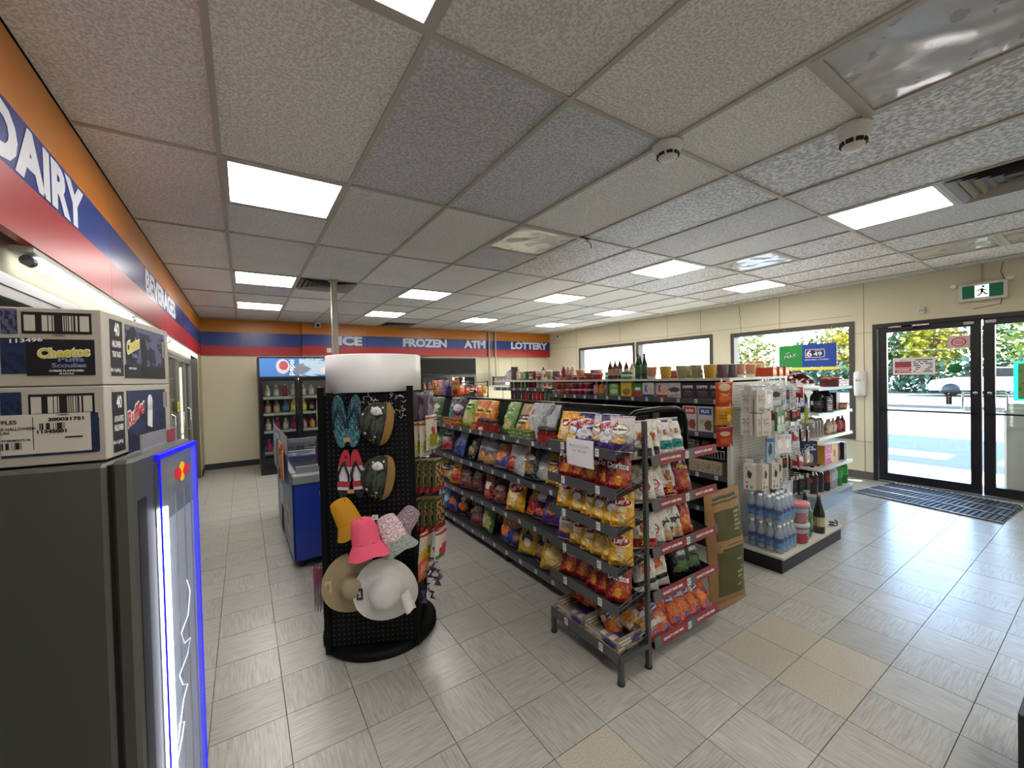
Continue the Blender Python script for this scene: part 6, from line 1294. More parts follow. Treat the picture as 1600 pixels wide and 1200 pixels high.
c = ctr((0.0283, 0.5518), (0.2569, 0.1708)); sunhat('tan straw sun hat partly hidden behind the white one', c[0]+.0, c[1]+.035, .158, .062, .075, strawmat('straw_tan', 'b5a680'), .03, 5, P('tag_pale', 'c8b898', var=0))
c = ctr((0.1501, 0.5359), (0.4713, 0.1510)); sunhat('white woven sun hat low on the black spinner', c[0]+.01, c[1]+.03, .165, .082, .085, strawmat('straw_white', 'eceae4'), .085, 0, P('tag_darkblue', '1e2430', var=0), P('ribbon_white', 'd8d6d0', rough=.7))
for px, py in ((545, 612), (596, 622), (550, 697), (598, 705), (545, 780), (580, 800)):
    pass
for s_, z_ in ((.14, 1.37), (.31, 1.36), (.13, 1.07), (.31, 1.08), (.12, .84), (.22, .83), (.33, .83), (.13, .56), (.3, .56)): hook(s_, z_, .06)
# clear bag of white ribbons behind the hats
t = empty('ribbon_bunch', 'bunch of curled white ribbons behind the upper green hat', 'ribbon', sworld(.32, .012, 1.37), SA); q = MB(); rnd = random.Random(5)
for k in range(34):
    x, z = rnd.uniform(-.1, .11), rnd.uniform(-.1, .02); a = rnd.uniform(0, 6); q.tube([(x, 0, z), (x+.012*math.cos(a), -.006, z+.012*math.sin(a)), (x+.022*math.cos(a+1), 0, z+.022*math.sin(a+1))], .0016, 4)
q.build('ribbons', P('ribbon_white', ''), t, kind='stuff')
# goods on the right-hand and left-hand sides of the spinner
pouch('nut_pack', .12, .19, .025, P('p_nut', '3c2e22', [('patch', .5, .5, .42, .36, 'a8845c', 9, .5), ('rect', .1, .5, .06, .5, '2c4a2c'), ('rect', .5, .06, .5, .06, 'b82c3a'), ('rect', .5, .93, .5, .07, '2c4a2c')], rough=.25))
pouch('fruit_pack', .115, .17, .035, P('p_fruit', 'c8c0b0', [('blob', .5, .3, .42, .25, 'd8a818'), ('blob', .65, .4, .15, .15, '5a8a2c'), ('rect', .5, .93, .5, .05, 'b02a38')], rough=.25)); pouch('melon_pack', .11, .17, .035, P('p_melon', 'ccc4b8', [('blob', .6, .35, .35, .22, 'd83a6a'), ('blob', .35, .15, .3, .1, '4a8a2c'), ('rect', .5, .93, .5, .05, 'b02a38')], rough=.25))
pouch('pale_pack', .11, .2, .03, P('p_pale', 'b8b0a0', [('blob', .5, .3, .4, .22, '8a8a2c'), ('blob', .5, .55, .2, .12, 'a83a4a'), ('rect', .5, .94, .5, .05, 'a02c34')], rough=.25))
pouch('purple_pack', .1, .2, .03, P('p_purp', '4a3448', [('blob', .5, .4, .3, .25, '8a7a8a'), ('rect', .5, .94, .5, .05, '6a3a70')], rough=.25)); pouch('peach_pack', .1, .14, .035, P('p_peach', 'd8643c', [('blob', .5, .5, .4, .3, 'e8a080')], rough=.25))
pouch('pink_pack', .1, .235, .012, P('p_pink', 'c8c0c8', [('grad', .35, .95, 'c01c78'), ('rect', .5, .04, .5, .04, 'c02c50')], rough=.3))
def sidehook(side, dd, z, L):      # hook on the right (+1) or left (-1) panel at depth dd behind the front corner
    x = h if side > 0 else -h
    MB().tube([(x*1.01, -h+dd, z), (x+side*L, -h+dd, z+.002), (x+side*(L+.008), -h+dd, z+.012)], .0026, 5).build('hook', blk, T6)
def sideput(k, side, dd, out, z, lab, grp, sc_=1, tilt=0, hgt=.2):
    s = SW+out if side > 0 else -out
    x, y, zz = sworld(s, -dd, z-hgt*sc_); place(k, (x, y, zz), (tilt, 0, SA+(math.pi/2-.55 if side > 0 else -math.pi/2+.2)), lab, grp, sc_)
for z, row in ((1.02, 'upper'), (.80, 'lower')):
    sidehook(1, .12, z, .17)
    for i in range(4): sideput('nut_pack', 1, .12, .03+.035*i, z-.002, 'nut mix pack on the right side of the spinner, %s row, %s outward' % (row, ORD[i]), 'nut packs on the spinner side', 1, 0, .19)
for i in range(3): sideput('pale_pack', 1, .1, .035+.035*i, 1.235 if i < 2 else 1.27, 'pale green fruit pack at the spinner right side, %s outward' % ORD[i], 'packs high on the spinner side', 1, 0, .2)
sidehook(1, .1, 1.24, .14)
for i in range(2): sideput('purple_pack', 1, .14, .04+.05*i, 1.40, 'purple and white pack at the spinner top right, %s outward' % ORD[i], 'packs high on the spinner side', .95, 0, .2)
sidehook(1, .14, 1.41, .12)
sidehook(1, .1, .60, .16)
for k, o_, z, lab in (('fruit_pack', .045, .61, 'yellow fruit pack hanging low on the spinner right side'), ('melon_pack', .13, .615, 'pink melon pack hanging low on the spinner right side'), ('peach_pack', .03, .50, 'peach coloured pack hanging lowest but one on the spinner side')): sideput(k, 1, .1, o_, z, lab, 'fruit packs on the spinner side', 1.05, .12, .17)
t = empty('hair_bow_bunch', 'bunch of dark purple fabric bows hanging at the spinner right side', 'hair bows', sworld(SW+.07, -.1, .47), SA); rnd = random.Random(9); pf = P('bow_purple', '2c1c34', [('patch', .5, .5, .5, .5, '5a4468', 6, .5)], rough=.6); q = MB()
for k in range(26):
    p = Vector((rnd.uniform(-.05, .07), rnd.uniform(-.05, .05), rnd.uniform(-.24, .02))); a = Vector((rnd.uniform(-1, 1), rnd.uniform(-1, 1), rnd.uniform(-1, 1))).normalized()*.035; b2 = a.cross(Vector((.2, .3, 1))).normalized()*.02
    q.add([p-a-b2, p+b2*.3, p+a-b2, p+a+b2, p-b2*.3, p-a+b2], [(0, 1, 4, 5), (1, 2, 3, 4)])
q.build('bows', pf, t, kind='stuff'); MB().tube([(0, 0, .03), (-.02, 0, 0), (0, 0, -.24)], .002, 4).build('string', blk, t)
for i in range(4): sideput('pink_pack', -1, .03+.02*i, .03+.022*i, .47-.005*i, 'slim pink and white pack hanging at the spinner left side, %s outward' % ORD[i], 'slim pink packs on the spinner side', 1, 0, .235)
sidehook(-1, .04, .475, .12)
sideput('pale_pack', -1, .05, .03, 1.40, 'white and green pack hanging at the top left of the spinner', 'packs on the spinner left side', .95, 0, .2); sideput('purple_pack', -1, .05, .04, 1.2, 'purple pack hanging at the upper left of the spinner', 'packs on the spinner left side', .9, 0, .2); sideput('purple_pack', -1, .05, .025, 1.0, 'purple pack lower on the left edge of the spinner', 'packs on the spinner left side', 1, 0, .2)
# ================================================================ blue ice-cream chest
T7 = empty('chest_freezer', 'blue ice cream chest freezer with a glass top and picture boards', 'freezer', (.30, 3.60, 0)); FB = P('freezer_blue', '1b3596', rough=.3, coat=.3, var=.03); FG = P('freezer_grey', '7d8284', rough=.35)
MB().bbox(0, 0, .06, .66, 1.7, .665, 0, .012).build('body', FB, T7)
MB().box(-.008, -.01, .665, .67, .07, .745, b=.012).box(-.008, 1.63, .665, .67, 1.71, .80).box(-.008, .07, .665, .03, 1.63, .75).box(.63, .07, .665, .67, 1.63, .75).build('rim', FG, T7)
MB().grid(lambda u, v: (.03+.6*u, .07+1.56*v, .735+.05*v+.05*math.sin(math.pi*v)), 2, 12).build('glass_lid', P('freezer_glass', '1a1c1e', rough=.06, spec=.9, var=0, alpha=.7), T7)
for y in (.08, .82, 1.6): MB().box(.03, y, .74+.03*y, .63, y+.03, .79+.03*y).build('lid_frame', FG, T7)
for x in (.06, .58):
    for y in (.08, 1.6): MB().lathe([(.025, 0), (.025, .06)], 10, c=(x, y)).build('caster', black, T7)
fp = P('freezer_picture', '5a7ab0', [('grad', .55, .1, '8a98b8'), ('blob', .72, .38, .16, .2, 'c8b08a'), ('ell', .3, .5, .12, .2, 'b8c0d0'), ('blob', .72, .38, .07, .1, 'a86a40')], var=0, rough=.4)
MB().add([(-.006, 1.7, .06), (-.006, 0, .06), (-.006, 0, .665), (-.006, 1.7, .665)], [(0, 1, 2, 3)]).add([(-.002, 1.7, .06), (-.002, 0, .06), (-.002, 0, .665), (-.002, 1.7, .665)], [(3, 2, 1, 0)]).build('side_picture', fp, T7)
bm = P('menu_board', 'c8ccd4', [('rect', .12, .5, .12, .5, 'd0c878'), ('rect', .1, .2, .1, .2, 'c07868'), ('rect', .62, .75, .16, .2, '6a9ac8'), ('ell', .62, .78, .1, .1, 'd8e0e8'), ('rect', .75, .3, .25, .3, '4a7ac0'), ('lines', .35, .6, .1, .35, '9aa088', 6, 14, .5)], var=0, rough=.4)
def mb_(u, v): return (-.03-.03*math.sin(math.pi*u), .02+1.72*(1-u), .67+(.38+.1*(1-u)-.1*math.sin(math.pi*min(1, u*1.3))*.3+.0*u)*v)
MB().grid(mb_, 12, 6).grid(lambda u, v: (lambda a: (a[0]+.004, a[1], a[2]))(mb_(1-u, v)), 12, 6).build('menu_board', bm, T7)
cols = ['3a3a9a', 'c86a30', 'a8302c', 'd8c050', '7a4a2c', 'c8a060', 'b8304a', 'd8803a']
for i, c_ in enumerate(cols):
    y = .62-.07*i; MB().box(-.012, -.035, -.12, 0, .035, .12, b=.008, xf=Matrix.Translation((-.05, y, .86-.05*(i % 3))) @ Matrix.Rotation(R_(-12+4*(i % 4)), 4, 'X')).build('treat_picture', P('treat_'+c_, c_, [('blob', .5, .6, .3, .2, 'd8c8a8')], var=0), T7)
for y, z in ((.5, .42), (1.1, .5), (1.5, .3)): pass
MB().text('*', lambda x, y: (.46+x, -.0015, .56+y), h=.04).text('*', lambda x, y: (.43+x, -.0015, .44+y), h=.02).build('star_print', P('star_blue', '6aa8e0', var=0), T7)
t = empty('wire_basket', 'small black wire basket hanging on the aisle side of the blue freezer', 'basket', (.27, 4.3, .12))
for i in range(7): MB().tube([(0, -.1+.033*i, 0), (0, -.1+.033*i, .22)], .002, 4).build('wire', blk, t)
for z in (0, .11, .22): MB().tube([(0, -.1, z), (0, .1, z)], .003, 4).build('rail', blk, t)
# ================================================================ glass door drink coolers at the back
def cooler(lab, x0, w_, header, zs, doors, Y=7.6):
    t = empty('drink_cooler', lab, 'cooler', (x0, Y, 0)); H_ = 1.89
    MB().box(0, .02, .0, .03, .75, H_).box(w_-.03, .02, 0, w_, .75, H_).box(.03, .72, 0, w_-.03, .75, H_).box(.03, .02, H_-.03, w_-.03, .72, H_).box(.03, .02, 0, w_-.03, .72, .16).build('cabinet', black, t)
    MB().box(0, -.01, 1.56, w_, .02, H_).build('header_box', black, t)
    if header: MB().add([(.02, -.012, 1.575), (w_-.02, -.012, 1.575), (w_-.02, -.012, 1.87), (.02, -.012, 1.87)], [(0, 1, 2, 3)]).build('header_panel', header, t)
    n_ = doors; dw = w_/n_
    for k in range(n_):
        a, b2 = k*dw+.004, (k+1)*dw-.004
        d = MB().box(a, -.03, .14, a+.05, .01, 1.55).box(b2-.05, -.03, .14, b2, .01, 1.55).box(a+.05, -.03, .14, b2-.05, .01, .2).box(a+.05, -.03, 1.5, b2-.05, .01, 1.55).build('door', blackgl, t)
        MB().box(a+.05, -.012, .2, b2-.05, -.008, 1.5).build('pane', coldglass, d); MB().tube([(b2-.025, -.04, .7), (b2-.025, -.06, .72), (b2-.025, -.06, 1.08), (b2-.025, -.04, 1.1)], .008, 6).build('handle', blk, d)
    for z in zs:
        s = MB().box(.03, .06, z-.012, w_-.03, .7, z).build('shelf', lite, t); MB().box(.03, .05, z-.03, w_-.03, .06, z+.012).build('price_rail', P('rail_pale', 'a8aca8', rough=.4), s)
    MB().box(.04, .7, .2, w_-.04, .715, 1.55).build('lit_back', P('cool_back', '8a8e90'), t); MB().box(.05, .1, 1.52, w_-.05, .13, 1.545).build('cabinet_lamp', E('cab_lamp', 'e8f4ff', 3.5), t)
    return t
hd = P('header_print', '7f9cc4', [('grad', .9, .1, '9fb4d0'), ('slant', .5, .5, .06, .9, '3f7ac8', 0), ('blob', .62, .5, .35, .5, 'b8d0e4'), ('rect', .42, .5, .1, .5, '3a78b8'), ('ell', .3, .55, .09, .4, 'd8c8cc'), ('ell', .31, .6, .06, .25, 'b04a54'), ('ell', .95, .35, .14, .22, 'e0dcd0'), ('blob', .55, .4, .12, .3, '7a7f8a')], var=0, rough=.4, emit='5a6a80', es=.12)
C1 = cooler('black drink cooler with a pale blue lit header at the back left', .2, 1.12, hd, (.35, .69, .973, 1.237), 2)
MB().text('pepsi', lambda x, y: (.475-y*1.0+x*.08, -.0135, 1.72+x), w=.26, h=.10, bold=.03).build('lettering', P('pep_white', 'dfe8f0', var=0), C1)
C2 = cooler('black drink cooler with a plain dark header at the back centre', 2.86, 1.23, P('dark_header', '141516', rough=.6, spec=.2), (.35, .68, .98, 1.25), 2)
CK = ['brown_drink', 'blue_drink', 'ol_drink', 'pink_bottle', 'amber_bottle', 'green_bottle', 'dark_bottle', 'small_red', 'small_drink']
NM = ['bottom', 'second', 'third', 'top']
for cx, cn_, zs, order in ((.2, 'left back cooler', (.35, .69, .973, 1.237), [[7, 7, 1, 4, 5, 4, 8, 8], [8, 7, 8, 7, 3, 4, 4, 2], [0, 0, 1, 2, 2, 6, 5, 4], [8, 8, 7, 8, 8, 8, 4, 7]]), (2.86, 'centre back cooler', (.68, .98, 1.25), [[1, 3, 4, 2, 7, 8, 5, 1], [0, 4, 7, 3, 2, 1, 8, 6], [4, 3, 8, 7, 0, 2, 1, 6]])):
    for r, z in enumerate(zs):
        cnt = {}
        for i, o_ in enumerate(order[r]):
            k = CK[o_]; cnt[k] = cnt.get(k, 0)+1; s_ = {'green_bottle': (1.1, 1.1, .9), 'dark_bottle': (1.1, 1.1, .9), 'small_drink': (1.4, 1.4, 1.15), 'small_red': (1.4, 1.4, 1.15)}.get(k, (1.3, 1.3, 1.1))
            place(k, (cx+.12+.125*i+(.02 if i > 3 else 0), 7.6+.12, z+.001), (0, 0, -1.6), '%s, %s shelf of the %s, %s from left' % (LB[k].replace(' bottle', ''), NM[r], cn_, ORD[i]), 'bottles in the back coolers', s_)
# ================================================================ lottery counter at the back
t = empty('service_counter', 'beige counter cabinet against the back wall under the lottery sign', 'counter', (4.5, 8.03, 0))
MB().box(0, 0, .08, 1.5, .54, 1.26).build('cabinet', P('counter_beige', 'b8ad8c', rough=.5), t); MB().box(-.02, -.03, 1.26, 1.52, .56, 1.3).build('top', P('counter_top', '8c887c', rough=.4), t)
for x in (.02, .52, 1.02): MB().box(x, -.012, .12, x+.46, 0, 1.2).build('door', P('counter_door', 'bfb494', rough=.5), t)
t = empty('dome_sign', 'small half round blue sign standing on the back counter', 'sign', (5.42, 8.2, 1.3))
MB().prism([(-.24, 0), (.24, 0)]+[(.24*math.cos(a*math.pi/16), .12+.24*math.sin(a*math.pi/16)) for a in range(17)], 'y', -.01, .01).build('board', P('dome_blue', '3a4890', [('ell', .5, .75, .14, .14, 'd87a3a'), ('lines', .5, .45, .3, .1, 'd8d8e8', 9, 7, .25), ('rect', .5, .08, .5, .1, 'd8d8dc')], var=0), t)
for i, x in enumerate((4.9, 5.0, 5.1)): place('dark_box', (x+.02, 8.2, 1.301), (0, 0, 0), 'dark box beside the dome sign on the back counter, %s from the left' % ORD[i], 'boxes on the back counter')
t = empty('candy_stand', 'black wire floor stand of red and orange packs before the centre cooler', 'stand', (3.35, 6.35, 0))
for x in (-.3, .3): MB().tube([(x, 0, .02), (x, 0, 1.42)], .012, 8).build('post', blk, t)
for z in (.45, .8, 1.15, 1.4): MB().tube([(-.3, 0, z), (.3, 0, z)], .006, 6).build('rail', blk, t)
MB().box(-.32, -.2, 0, .32, .2, .02).build('foot_plate', blk, t)
for r, z in enumerate((1.4, 1.15, .8)):
    for i in range(5): place(['pouch_orange', 'pouch_red', 'stripe_bag', 'pouch_orange', 'pouch_yellow'][(i+r) % 5], (3.12+.115*i, 6.33, z-.2), (0, 0, 0), '%s hanging on the black wire stand, %s row, %s from the left' % (['orange pouch', 'red pouch', 'striped bag', 'orange pouch', 'yellow pouch'][(i+r) % 5], ['top', 'middle', 'bottom'][r], ORD[i]), 'packs on the wire stand', .8)
for k, y, lab in (('orange', 5.0, 'upright orange bag on the far end top of the snack aisle'), ('pink', 4.86, 'pink bag on the far end top of the snack aisle'), ('bluefoil', 4.6, 'slim blue bag on the far end top of the snack aisle'), ('amber', 4.42, 'orange and red bag on the far end top of the snack aisle')):
    place(k, (2.1, y, 1.267), (0, 0, -.6), lab, 'bags on top of the far aisle end', (.6, .9, .75))
# ================================================================ energy drink cooler with the boxes on it
FA = R_(-11); T8 = empty('energy_drink_cooler', 'dark grey slim cooler with blue lit glass front at the left edge', 'cooler', (-.244, 1.324, 0), FA); fg = P('fridge_grey', '50524e', rough=.38, bump=(90, .05, .001)); fd = P('fridge_groove', '1c1d1c', rough=.5)
MB().bbox(-.41, 0, .03, -.035, .42, 1.29, 0, .008).build('cabinet', fg, T8); MB().bbox(-.025, .0, .06, .012, .42, 1.295, 0, .008).build('door', fg, T8); MB().box(-.035, .01, .06, -.025, .41, 1.285).build('gasket', fd, T8)
MB().bbox(.0115, .03, .30, .0135, .075, 1.19, 0, .0005).build('handle_groove', fd, T8)
blu = E('blue_led', '1410f0', .7)
MB().box(.0225, .128, .12, .0265, .131, 1.285).build('led_edge', blu, T8); MB().box(.013, .414, .12, .0265, .42, 1.285).build('led_edge', blu, T8); MB().box(.013, .131, 1.272, .0265, .414, 1.285).build('led_edge', blu, T8); MB().box(.013, .131, .12, .0265, .414, .126).build('led_edge', blu, T8)
MB().box(.012, .131, .126, .0135, .414, 1.272).build('display_back', P('display_back', '565c66', [('rect', .5, .42, .5, .42, 'd0d8e4'), ('grad', .9, .99, '565c66')][:1], rough=.3, var=0), T8)
MB().box(.0135, .15, .13, .02, .19, 1.13).build('led_tube', E('fridge_white', 'f4f8ff', 7), T8)
for y in (.26, .33, .39): MB().box(.0136, y, .13, .016, y+.004, 1.15).build('shelf_upright', P('upright_grey', '8a94a4', rough=.3, metal=.3), T8)
MB().box(.024, .131, .126, .0255, .414, 1.272).build('front_glass', P('front_glass', 'c8d4e8', rough=.03, alpha=.18, spec=.8, var=0), T8)
q = MB()
q.lathe([(0, 0), (.027, 0)], 24, cap=False, xf=Matrix.Translation((.0262, .285, 1.21)) @ Matrix.Diagonal((1, 1, 1.1, 1)) @ Matrix.Rotation(math.pi/2, 4, 'Y')); q.build('emblem_disc', E('emblem_yellow', 'ffc818', .5), T8)
for sx in (-1, 1):
    pts = [(.004, .0), (.018, .016), (.034, .02), (.05, .012), (.062, .016), (.056, -.004), (.05, -.02), (.04, -.008), (.026, -.012), (.018, -.022), (.012, -.01)]
    MB().add([(.0268, .285+sx*p[0], 1.208+p[1]) for p in pts], [tuple(range(len(pts)))[::sx]]).build('emblem_bull', P('bull_red', 'd01c28', var=0, emit='d01c28', es=.3), T8)
sg = [(.31, .62), (.25, .60), (.2, .56), (.24, .50), (.3, .47), (.26, .44), (.2, .42)]
MB().tube([(.0265, .17+.6*(a-.2), .52+(b_-.4)*1.1) for a, b_ in [(.2, .3), (.26, .33), (.3, .36), (.24, .38), (.21, .34), (.3, .42), (.36, .44), (.3, .46), (.26, .5), (.38, .52), (.42, .55), (.34, .56), (.3, .6), (.4, .62), (.44, .68), (.4, .72)]], .0016, 5).build('scribble', P('white_script', 'e0e8f0', var=0, emit='e0e8f0', es=.5), T8)
MB().add([(-.41, -.0006, .555), (-.385, -.0006, .575), (-.375, -.0006, .605), (-.41, -.0006, .6)], [(0, 1, 2, 3)]).add([(-.41, -.0006, .52), (-.37, -.0006, .53), (-.36, -.0006, .56), (-.41, -.0006, .552)], [(0, 1, 2, 3)]).build('red_stripes', P('stripe_red', '9a1a22', var=0), T8)
t = empty('price_holder', 'clear acrylic price holder standing on the dark cooler top', 'holder', (-.225, 1.42, 1.295), FA); MB().box(-.03, 0, 0, .0, .24, .003).box(-.004, 0, .003, 0, .24, .05).build('clear_strip', P('acrylic', 'b8b8bc', rough=.08, alpha=.45, spec=.9, var=0), t); MB().box(.0005, .16, .008, .0015, .22, .045).build('red_card', P('red_card', '9a3a44', var=0), t)
# boxes
BA = R_(-8.5); BP = (-.281, 1.365, 1.2955); cb_ = P('box_cardboard', 'b0aba1', rough=.8, bump=(60, .12, .003)); bkp = P('box_black', '0e1016', var=0, rough=.6); nvp = P('box_navy', '1c2c52', [('patch', .5, .3, .5, .3, '101a38', 4, .5)], var=0, rough=.6)
vio = P('box_violet', '5a5c80', [('patch', .5, .45, .5, .45, '23253e', 3.5, .5)], var=0, rough=.6)
def printbox(lab, z0, hh, zoff):
    t = empty('cardboard_box', lab, 'box', (BP[0], BP[1], BP[2]+z0), BA)
    MB().bbox(-.36, 0, 0, 0, .46, hh, 0, .002).build('body', cb_, t); MB().box(-.36, .2295, hh, 0, .2305, hh+.0006).build('flap_seam', P('seam', '6a655c'), t); return t
def fr_(t, z0, a, b_, mat, nm='print', d=.0008):     # rectangle on the near face between two (s, z) corners
    s0, s1 = -max(a[0], b_[0]), -min(a[0], b_[0]); q0, q1 = min(a[1], b_[1])-z0, max(a[1], b_[1])-z0
    return MB().add([(max(-.36, s0), -d, q0), (s1, -d, q0), (s1, -d, q1), (max(-.36, s0), -d, q1)], [(0, 1, 2, 3)]).build(nm, mat, t)
def sr_(t, z0, a, b_, mat, nm='print', d=.0008):     # rectangle on the aisle-side face
    s0, s1 = min(a[0], b_[0]), max(a[0], b_[0]); q0, q1 = min(a[1], b_[1])-z0, max(a[1], b_[1])-z0
    return MB().add([(d, s0, q0), (d, s1, q0), (d, s1, q1), (d, s0, q1)], [(0, 1, 2, 3)]).build(nm, mat, t)
def ft(t, z0, s, c, hgt, mat, w_=None, slant=0, d=.0016, b=.03): return MB().text(s, lambda x, y: (-c[0]+x, -d, c[1]-z0+y+slant*x), h=hgt, w=w_, bold=b).build('lettering', mat, t)
def st(t, z0, s, c, hgt, mat, w_=None, slant=0, d=.0016, b=.03): return MB().text(s, lambda x, y: (d, c[0]+x, c[1]-z0+y+slant*x), h=hgt, w=w_, bold=b).build('lettering', mat, t)
bar = P('barcode', 'c4bfb4', [('bars', .5, .5, .38, .5, '17171a', 60, 1, .5)], var=0, rough=.7); bar2 = P('barcode2', 'c4bfb4', [('bars', .5, .5, .5, .5, '17171a', 40, 1, .5)], var=0, rough=.7)
Bz = .182
U = printbox('upper white cardboard box with cheese puff print, stacked on the other', Bz, .18, 0)
fr_(U, Bz, (0.1363, 0.3521), (0.0174, 0.3026), bkp); fr_(U, Bz, (0.1323, 0.3450), (0.0218, 0.3086), bar, d=.0012)
ft(U, Bz, '11349001', (0.0755, 0.2983), .0045, inkb)
fr_(U, Bz, (0.1695, 0.3577), (0.1429, 0.3013), vio); fr_(U, Bz, (0.1715, 0.2921), (0.1125, 0.2110), nvp); fr_(U, Bz, (0.1309, 0.2899), (0.0135, 0.2062), bkp, d=.0012)
ft(U, Bz, '113496', (0.1290, 0.2870), .011, inkb, .056, .1, .0018, .06); ft(U, Bz, '113496', (0.1290, 0.2870), .0095, inkw, .054, .1, .0024)
ft(U, Bz, 'Cheetos', (0.0669, 0.2596), .026, inkw, .092, .06, .0018, .09); ft(U, Bz, 'Cheetos', (0.0669, 0.2596), .022, P('cheese_yellow', 'd8cc4a', var=0), .088, .06, .0026, .03)
ft(U, Bz, 'Puffs', (0.0553, 0.2431), .011, P('lav', '8088b8', var=0), .045, 0, .002); ft(U, Bz, 'Scoulies', (0.0590, 0.2296), .011, P('lav', ''), .06, 0, .002); ft(U, Bz, 'CHEESE FLAVOURED', (0.0638, 0.2169), .0045, inkw, .06, 0, .002); ft(U, Bz, 'SNACKS', (0.0640, 0.2101), .004, inkw, .025, 0, .002)
bl_, tr_ = (0.0299, 0.2000), (0.4372, 0.3249)
sr_(U, Bz, (0.0389, 0.3469), (0.1091, 0.2042), bkp); sr_(U, Bz, (0.1255, 0.3452), (0.4238, 0.1994), vio); sr_(U, Bz, (0.1157, 0.2350), (0.4238, 0.1994), bkp, d=.0011)
st(U, Bz, '40', (0.0751, 0.3240), .035, inkw, .03); st(U, Bz, 'HALLOWEEN', (0.0718, 0.2859), .017, inkw, .05); st(U, Bz, 'TREAT BAGS', (0.0695, 0.2595), .015, inkw, .048); st(U, Bz, '(40 x 16 g/640 g)', (0.0624, 0.2183), .012, inkw, .055)
c = (0.1733, 0.2907); MB().lathe([(0, 0), (.04, 0)], 24, cap=False, xf=Matrix.Translation((.0016, c[0], c[1]-Bz)) @ Matrix.Diagonal((1, .9, 1.3, 1)) @ Matrix.Rotation(math.pi/2, 4, 'Y')).build('print', bkp, U)
st(U, Bz, 'Cheetos', (0.1735, 0.2925), .04, inkw, .09, .3, .002, .09); st(U, Bz, 'Cheetos', (0.1735, 0.2925), .034, P('cheese_yellow', ''), .086, .3, .0026); st(U, Bz, 'Puffs', (0.1792, 0.2625), .013, P('lav', ''), .035, 0, .0024); st(U, Bz, 'CHEESE FLAVOURED', (0.1632, 0.2261), .006, inkw, .05, 0, .0024)
sr_(U, Bz, (0.3948, 0.3211), (0.4250, 0.2681), bar2, d=.0018)
q = MB()      # black creature shapes of the picture
for sx, w_ in ((.0, .03), (.05, .012)): q.add([(.0014, .25+sx-w_/2, .04), (.0014, .25+sx+w_/2, .04), (.0014, .25+sx+w_*.8, .11), (.0014, .25+sx-w_*.8, .115)], [(0, 1, 2, 3)])
q.lathe([(0, 0), (.016, 0)], 14, cap=False, xf=Matrix.Translation((.0014, .25, .12)) @ Matrix.Rotation(math.pi/2, 4, 'Y')); q.build('shadow_figure', bkp, U)
Lb = printbox('lower white cardboard box with ruffled chip print, resting on the dark cooler', 0, .18, 0)
fr_(Lb, 0, (0.1307, 0.1632), (0.0175, 0.1127), bkp); fr_(Lb, 0, (0.1267, 0.1572), (0.0218, 0.1191), bar, d=.0012); ft(Lb, 0, '11345001', (0.0746, 0.1146), .0045, inkb)
fr_(Lb, 0, (0.1753, 0.1693), (0.1414, 0.1157), nvp); c = (0.1764, 0.1321); fr_(Lb, 0, (0.1769, 0.1164), (0.0121, 0.0214), nvp)
lab_ = P('label_paper', 'ccc8be', rough=.7, var=0); fr_(Lb, 0, (0.1769, 0.1178), (0.0258, 0.0273), lab_, d=.0012); fr_(Lb, 0, (0.1239, 0.1116), (0.1251, 0.0369), inkb, d=.0016); fr_(Lb, 0, (0.0223, 0.1053), (0.0108, 0.0259), nvp, d=.001)
ft(Lb, 0, 'FFLES', (0.1653, 0.1013), .009, inkb, .03); ft(Lb, 0, 'ULAR HALLOWEEN', (0.1557, 0.0861), .007, inkb, .07); ft(Lb, 0, 'TURE', (0.1721, 0.0773), .006, inkb, .02); ft(Lb, 0, '17 0738/082073 06', (0.1565, 0.0602), .0055, inkb, .055)
ft(Lb, 0, '300031751', (0.0683, 0.1044), .0085, inkb, .062, 0, .0018, .05); ft(Lb, 0, '11345001', (0.0931, 0.0770), .0085, inkb, .05, 0, .0018, .05); fr_(Lb, 0, (0.1138, 0.0963), (0.0701, 0.0812), bar2, d=.0018); fr_(Lb, 0, (0.1788, 0.0549), (0.1427, 0.0400), bar2, d=.0018)
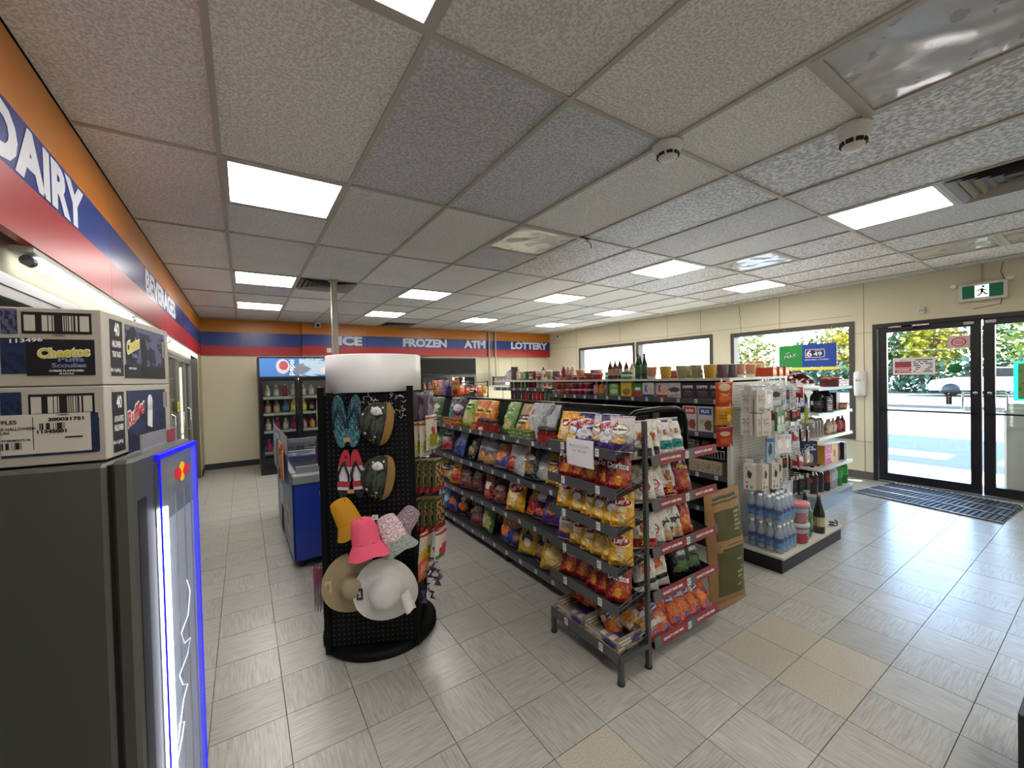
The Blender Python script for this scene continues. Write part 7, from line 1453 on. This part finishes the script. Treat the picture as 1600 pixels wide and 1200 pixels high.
for yy in (682, 686, 690, 694): fr_(Lb, 0, (lambda a: a)((0.0718, 0.0633)), (lambda a: (a[0], a[1]))((0.0407, 0.0597)), inkb, d=.0018) if yy == 682 else None
sr_(Lb, 0, (0.0370, 0.1634), (0.1035, 0.0108), bkp); sr_(Lb, 0, (0.1212, 0.1648), (0.4135, -0.0100), nvp, d=.0009); st(Lb, 0, '40', (0.0734, 0.1378), .033, inkw, .03); st(Lb, 0, 'LAYS & RUFFLES', (0.0697, 0.0951), .015, inkw, .05); st(Lb, 0, 'HALLOWEEN', (0.0678, 0.0722), .016, inkw, .05); st(Lb, 0, '(40 x 16 g/640 g)', (0.0609, 0.0352), .012, inkw, .055)
st(Lb, 0, 'Ruffles', (0.1775, 0.1043), .052, inkw, .12, .35, .002, .1); st(Lb, 0, 'Ruffles', (0.1775, 0.1043), .043, P('ruf_red', 'c02838', var=0), .115, .35, .0028, .02)
c = (0.2808, 0.1090); MB().lathe([(0, 0), (.02, 0)], 16, cap=False, xf=Matrix.Translation((.0014, c[0], c[1]+.018)) @ Matrix.Diagonal((1, 1, 1.2, 1)) @ Matrix.Rotation(math.pi/2, 4, 'Y')).add([(.0014, c[0]-.025, c[1]-.05), (.0014, c[0]+.012, c[1]-.06), (.0014, c[0]+.02, c[1]+.02), (.0014, c[0]-.018, c[1]+.02)], [(0, 1, 2, 3)]).build('ghost_print', inkw, Lb)
sr_(Lb, 0, (0.3891, 0.1552), (0.4259, 0.1048), bar2, d=.0018)
# ================================================================ edge of a display stand at the lower right
t = empty('floor_display', 'corner of a black display stand with green print at the bottom right edge', 'display stand', (2.146, 0.215, 0))
MB().bbox(0, -.4, 0, .3, 0, .3, 0, .003).build('body', P('disp_black', '141416', rough=.4), t); MB().add([(-.001, -.0+-.01, .02), (-.001, -.39, .02), (-.001, -.39, .28), (-.001, -.01, .28)], [(0, 1, 2, 3)]).build('side_print', P('disp_print', '15181a', [('patch', .5, .5, .45, .45, '3f6a2c', 6, .55)], var=0), t)
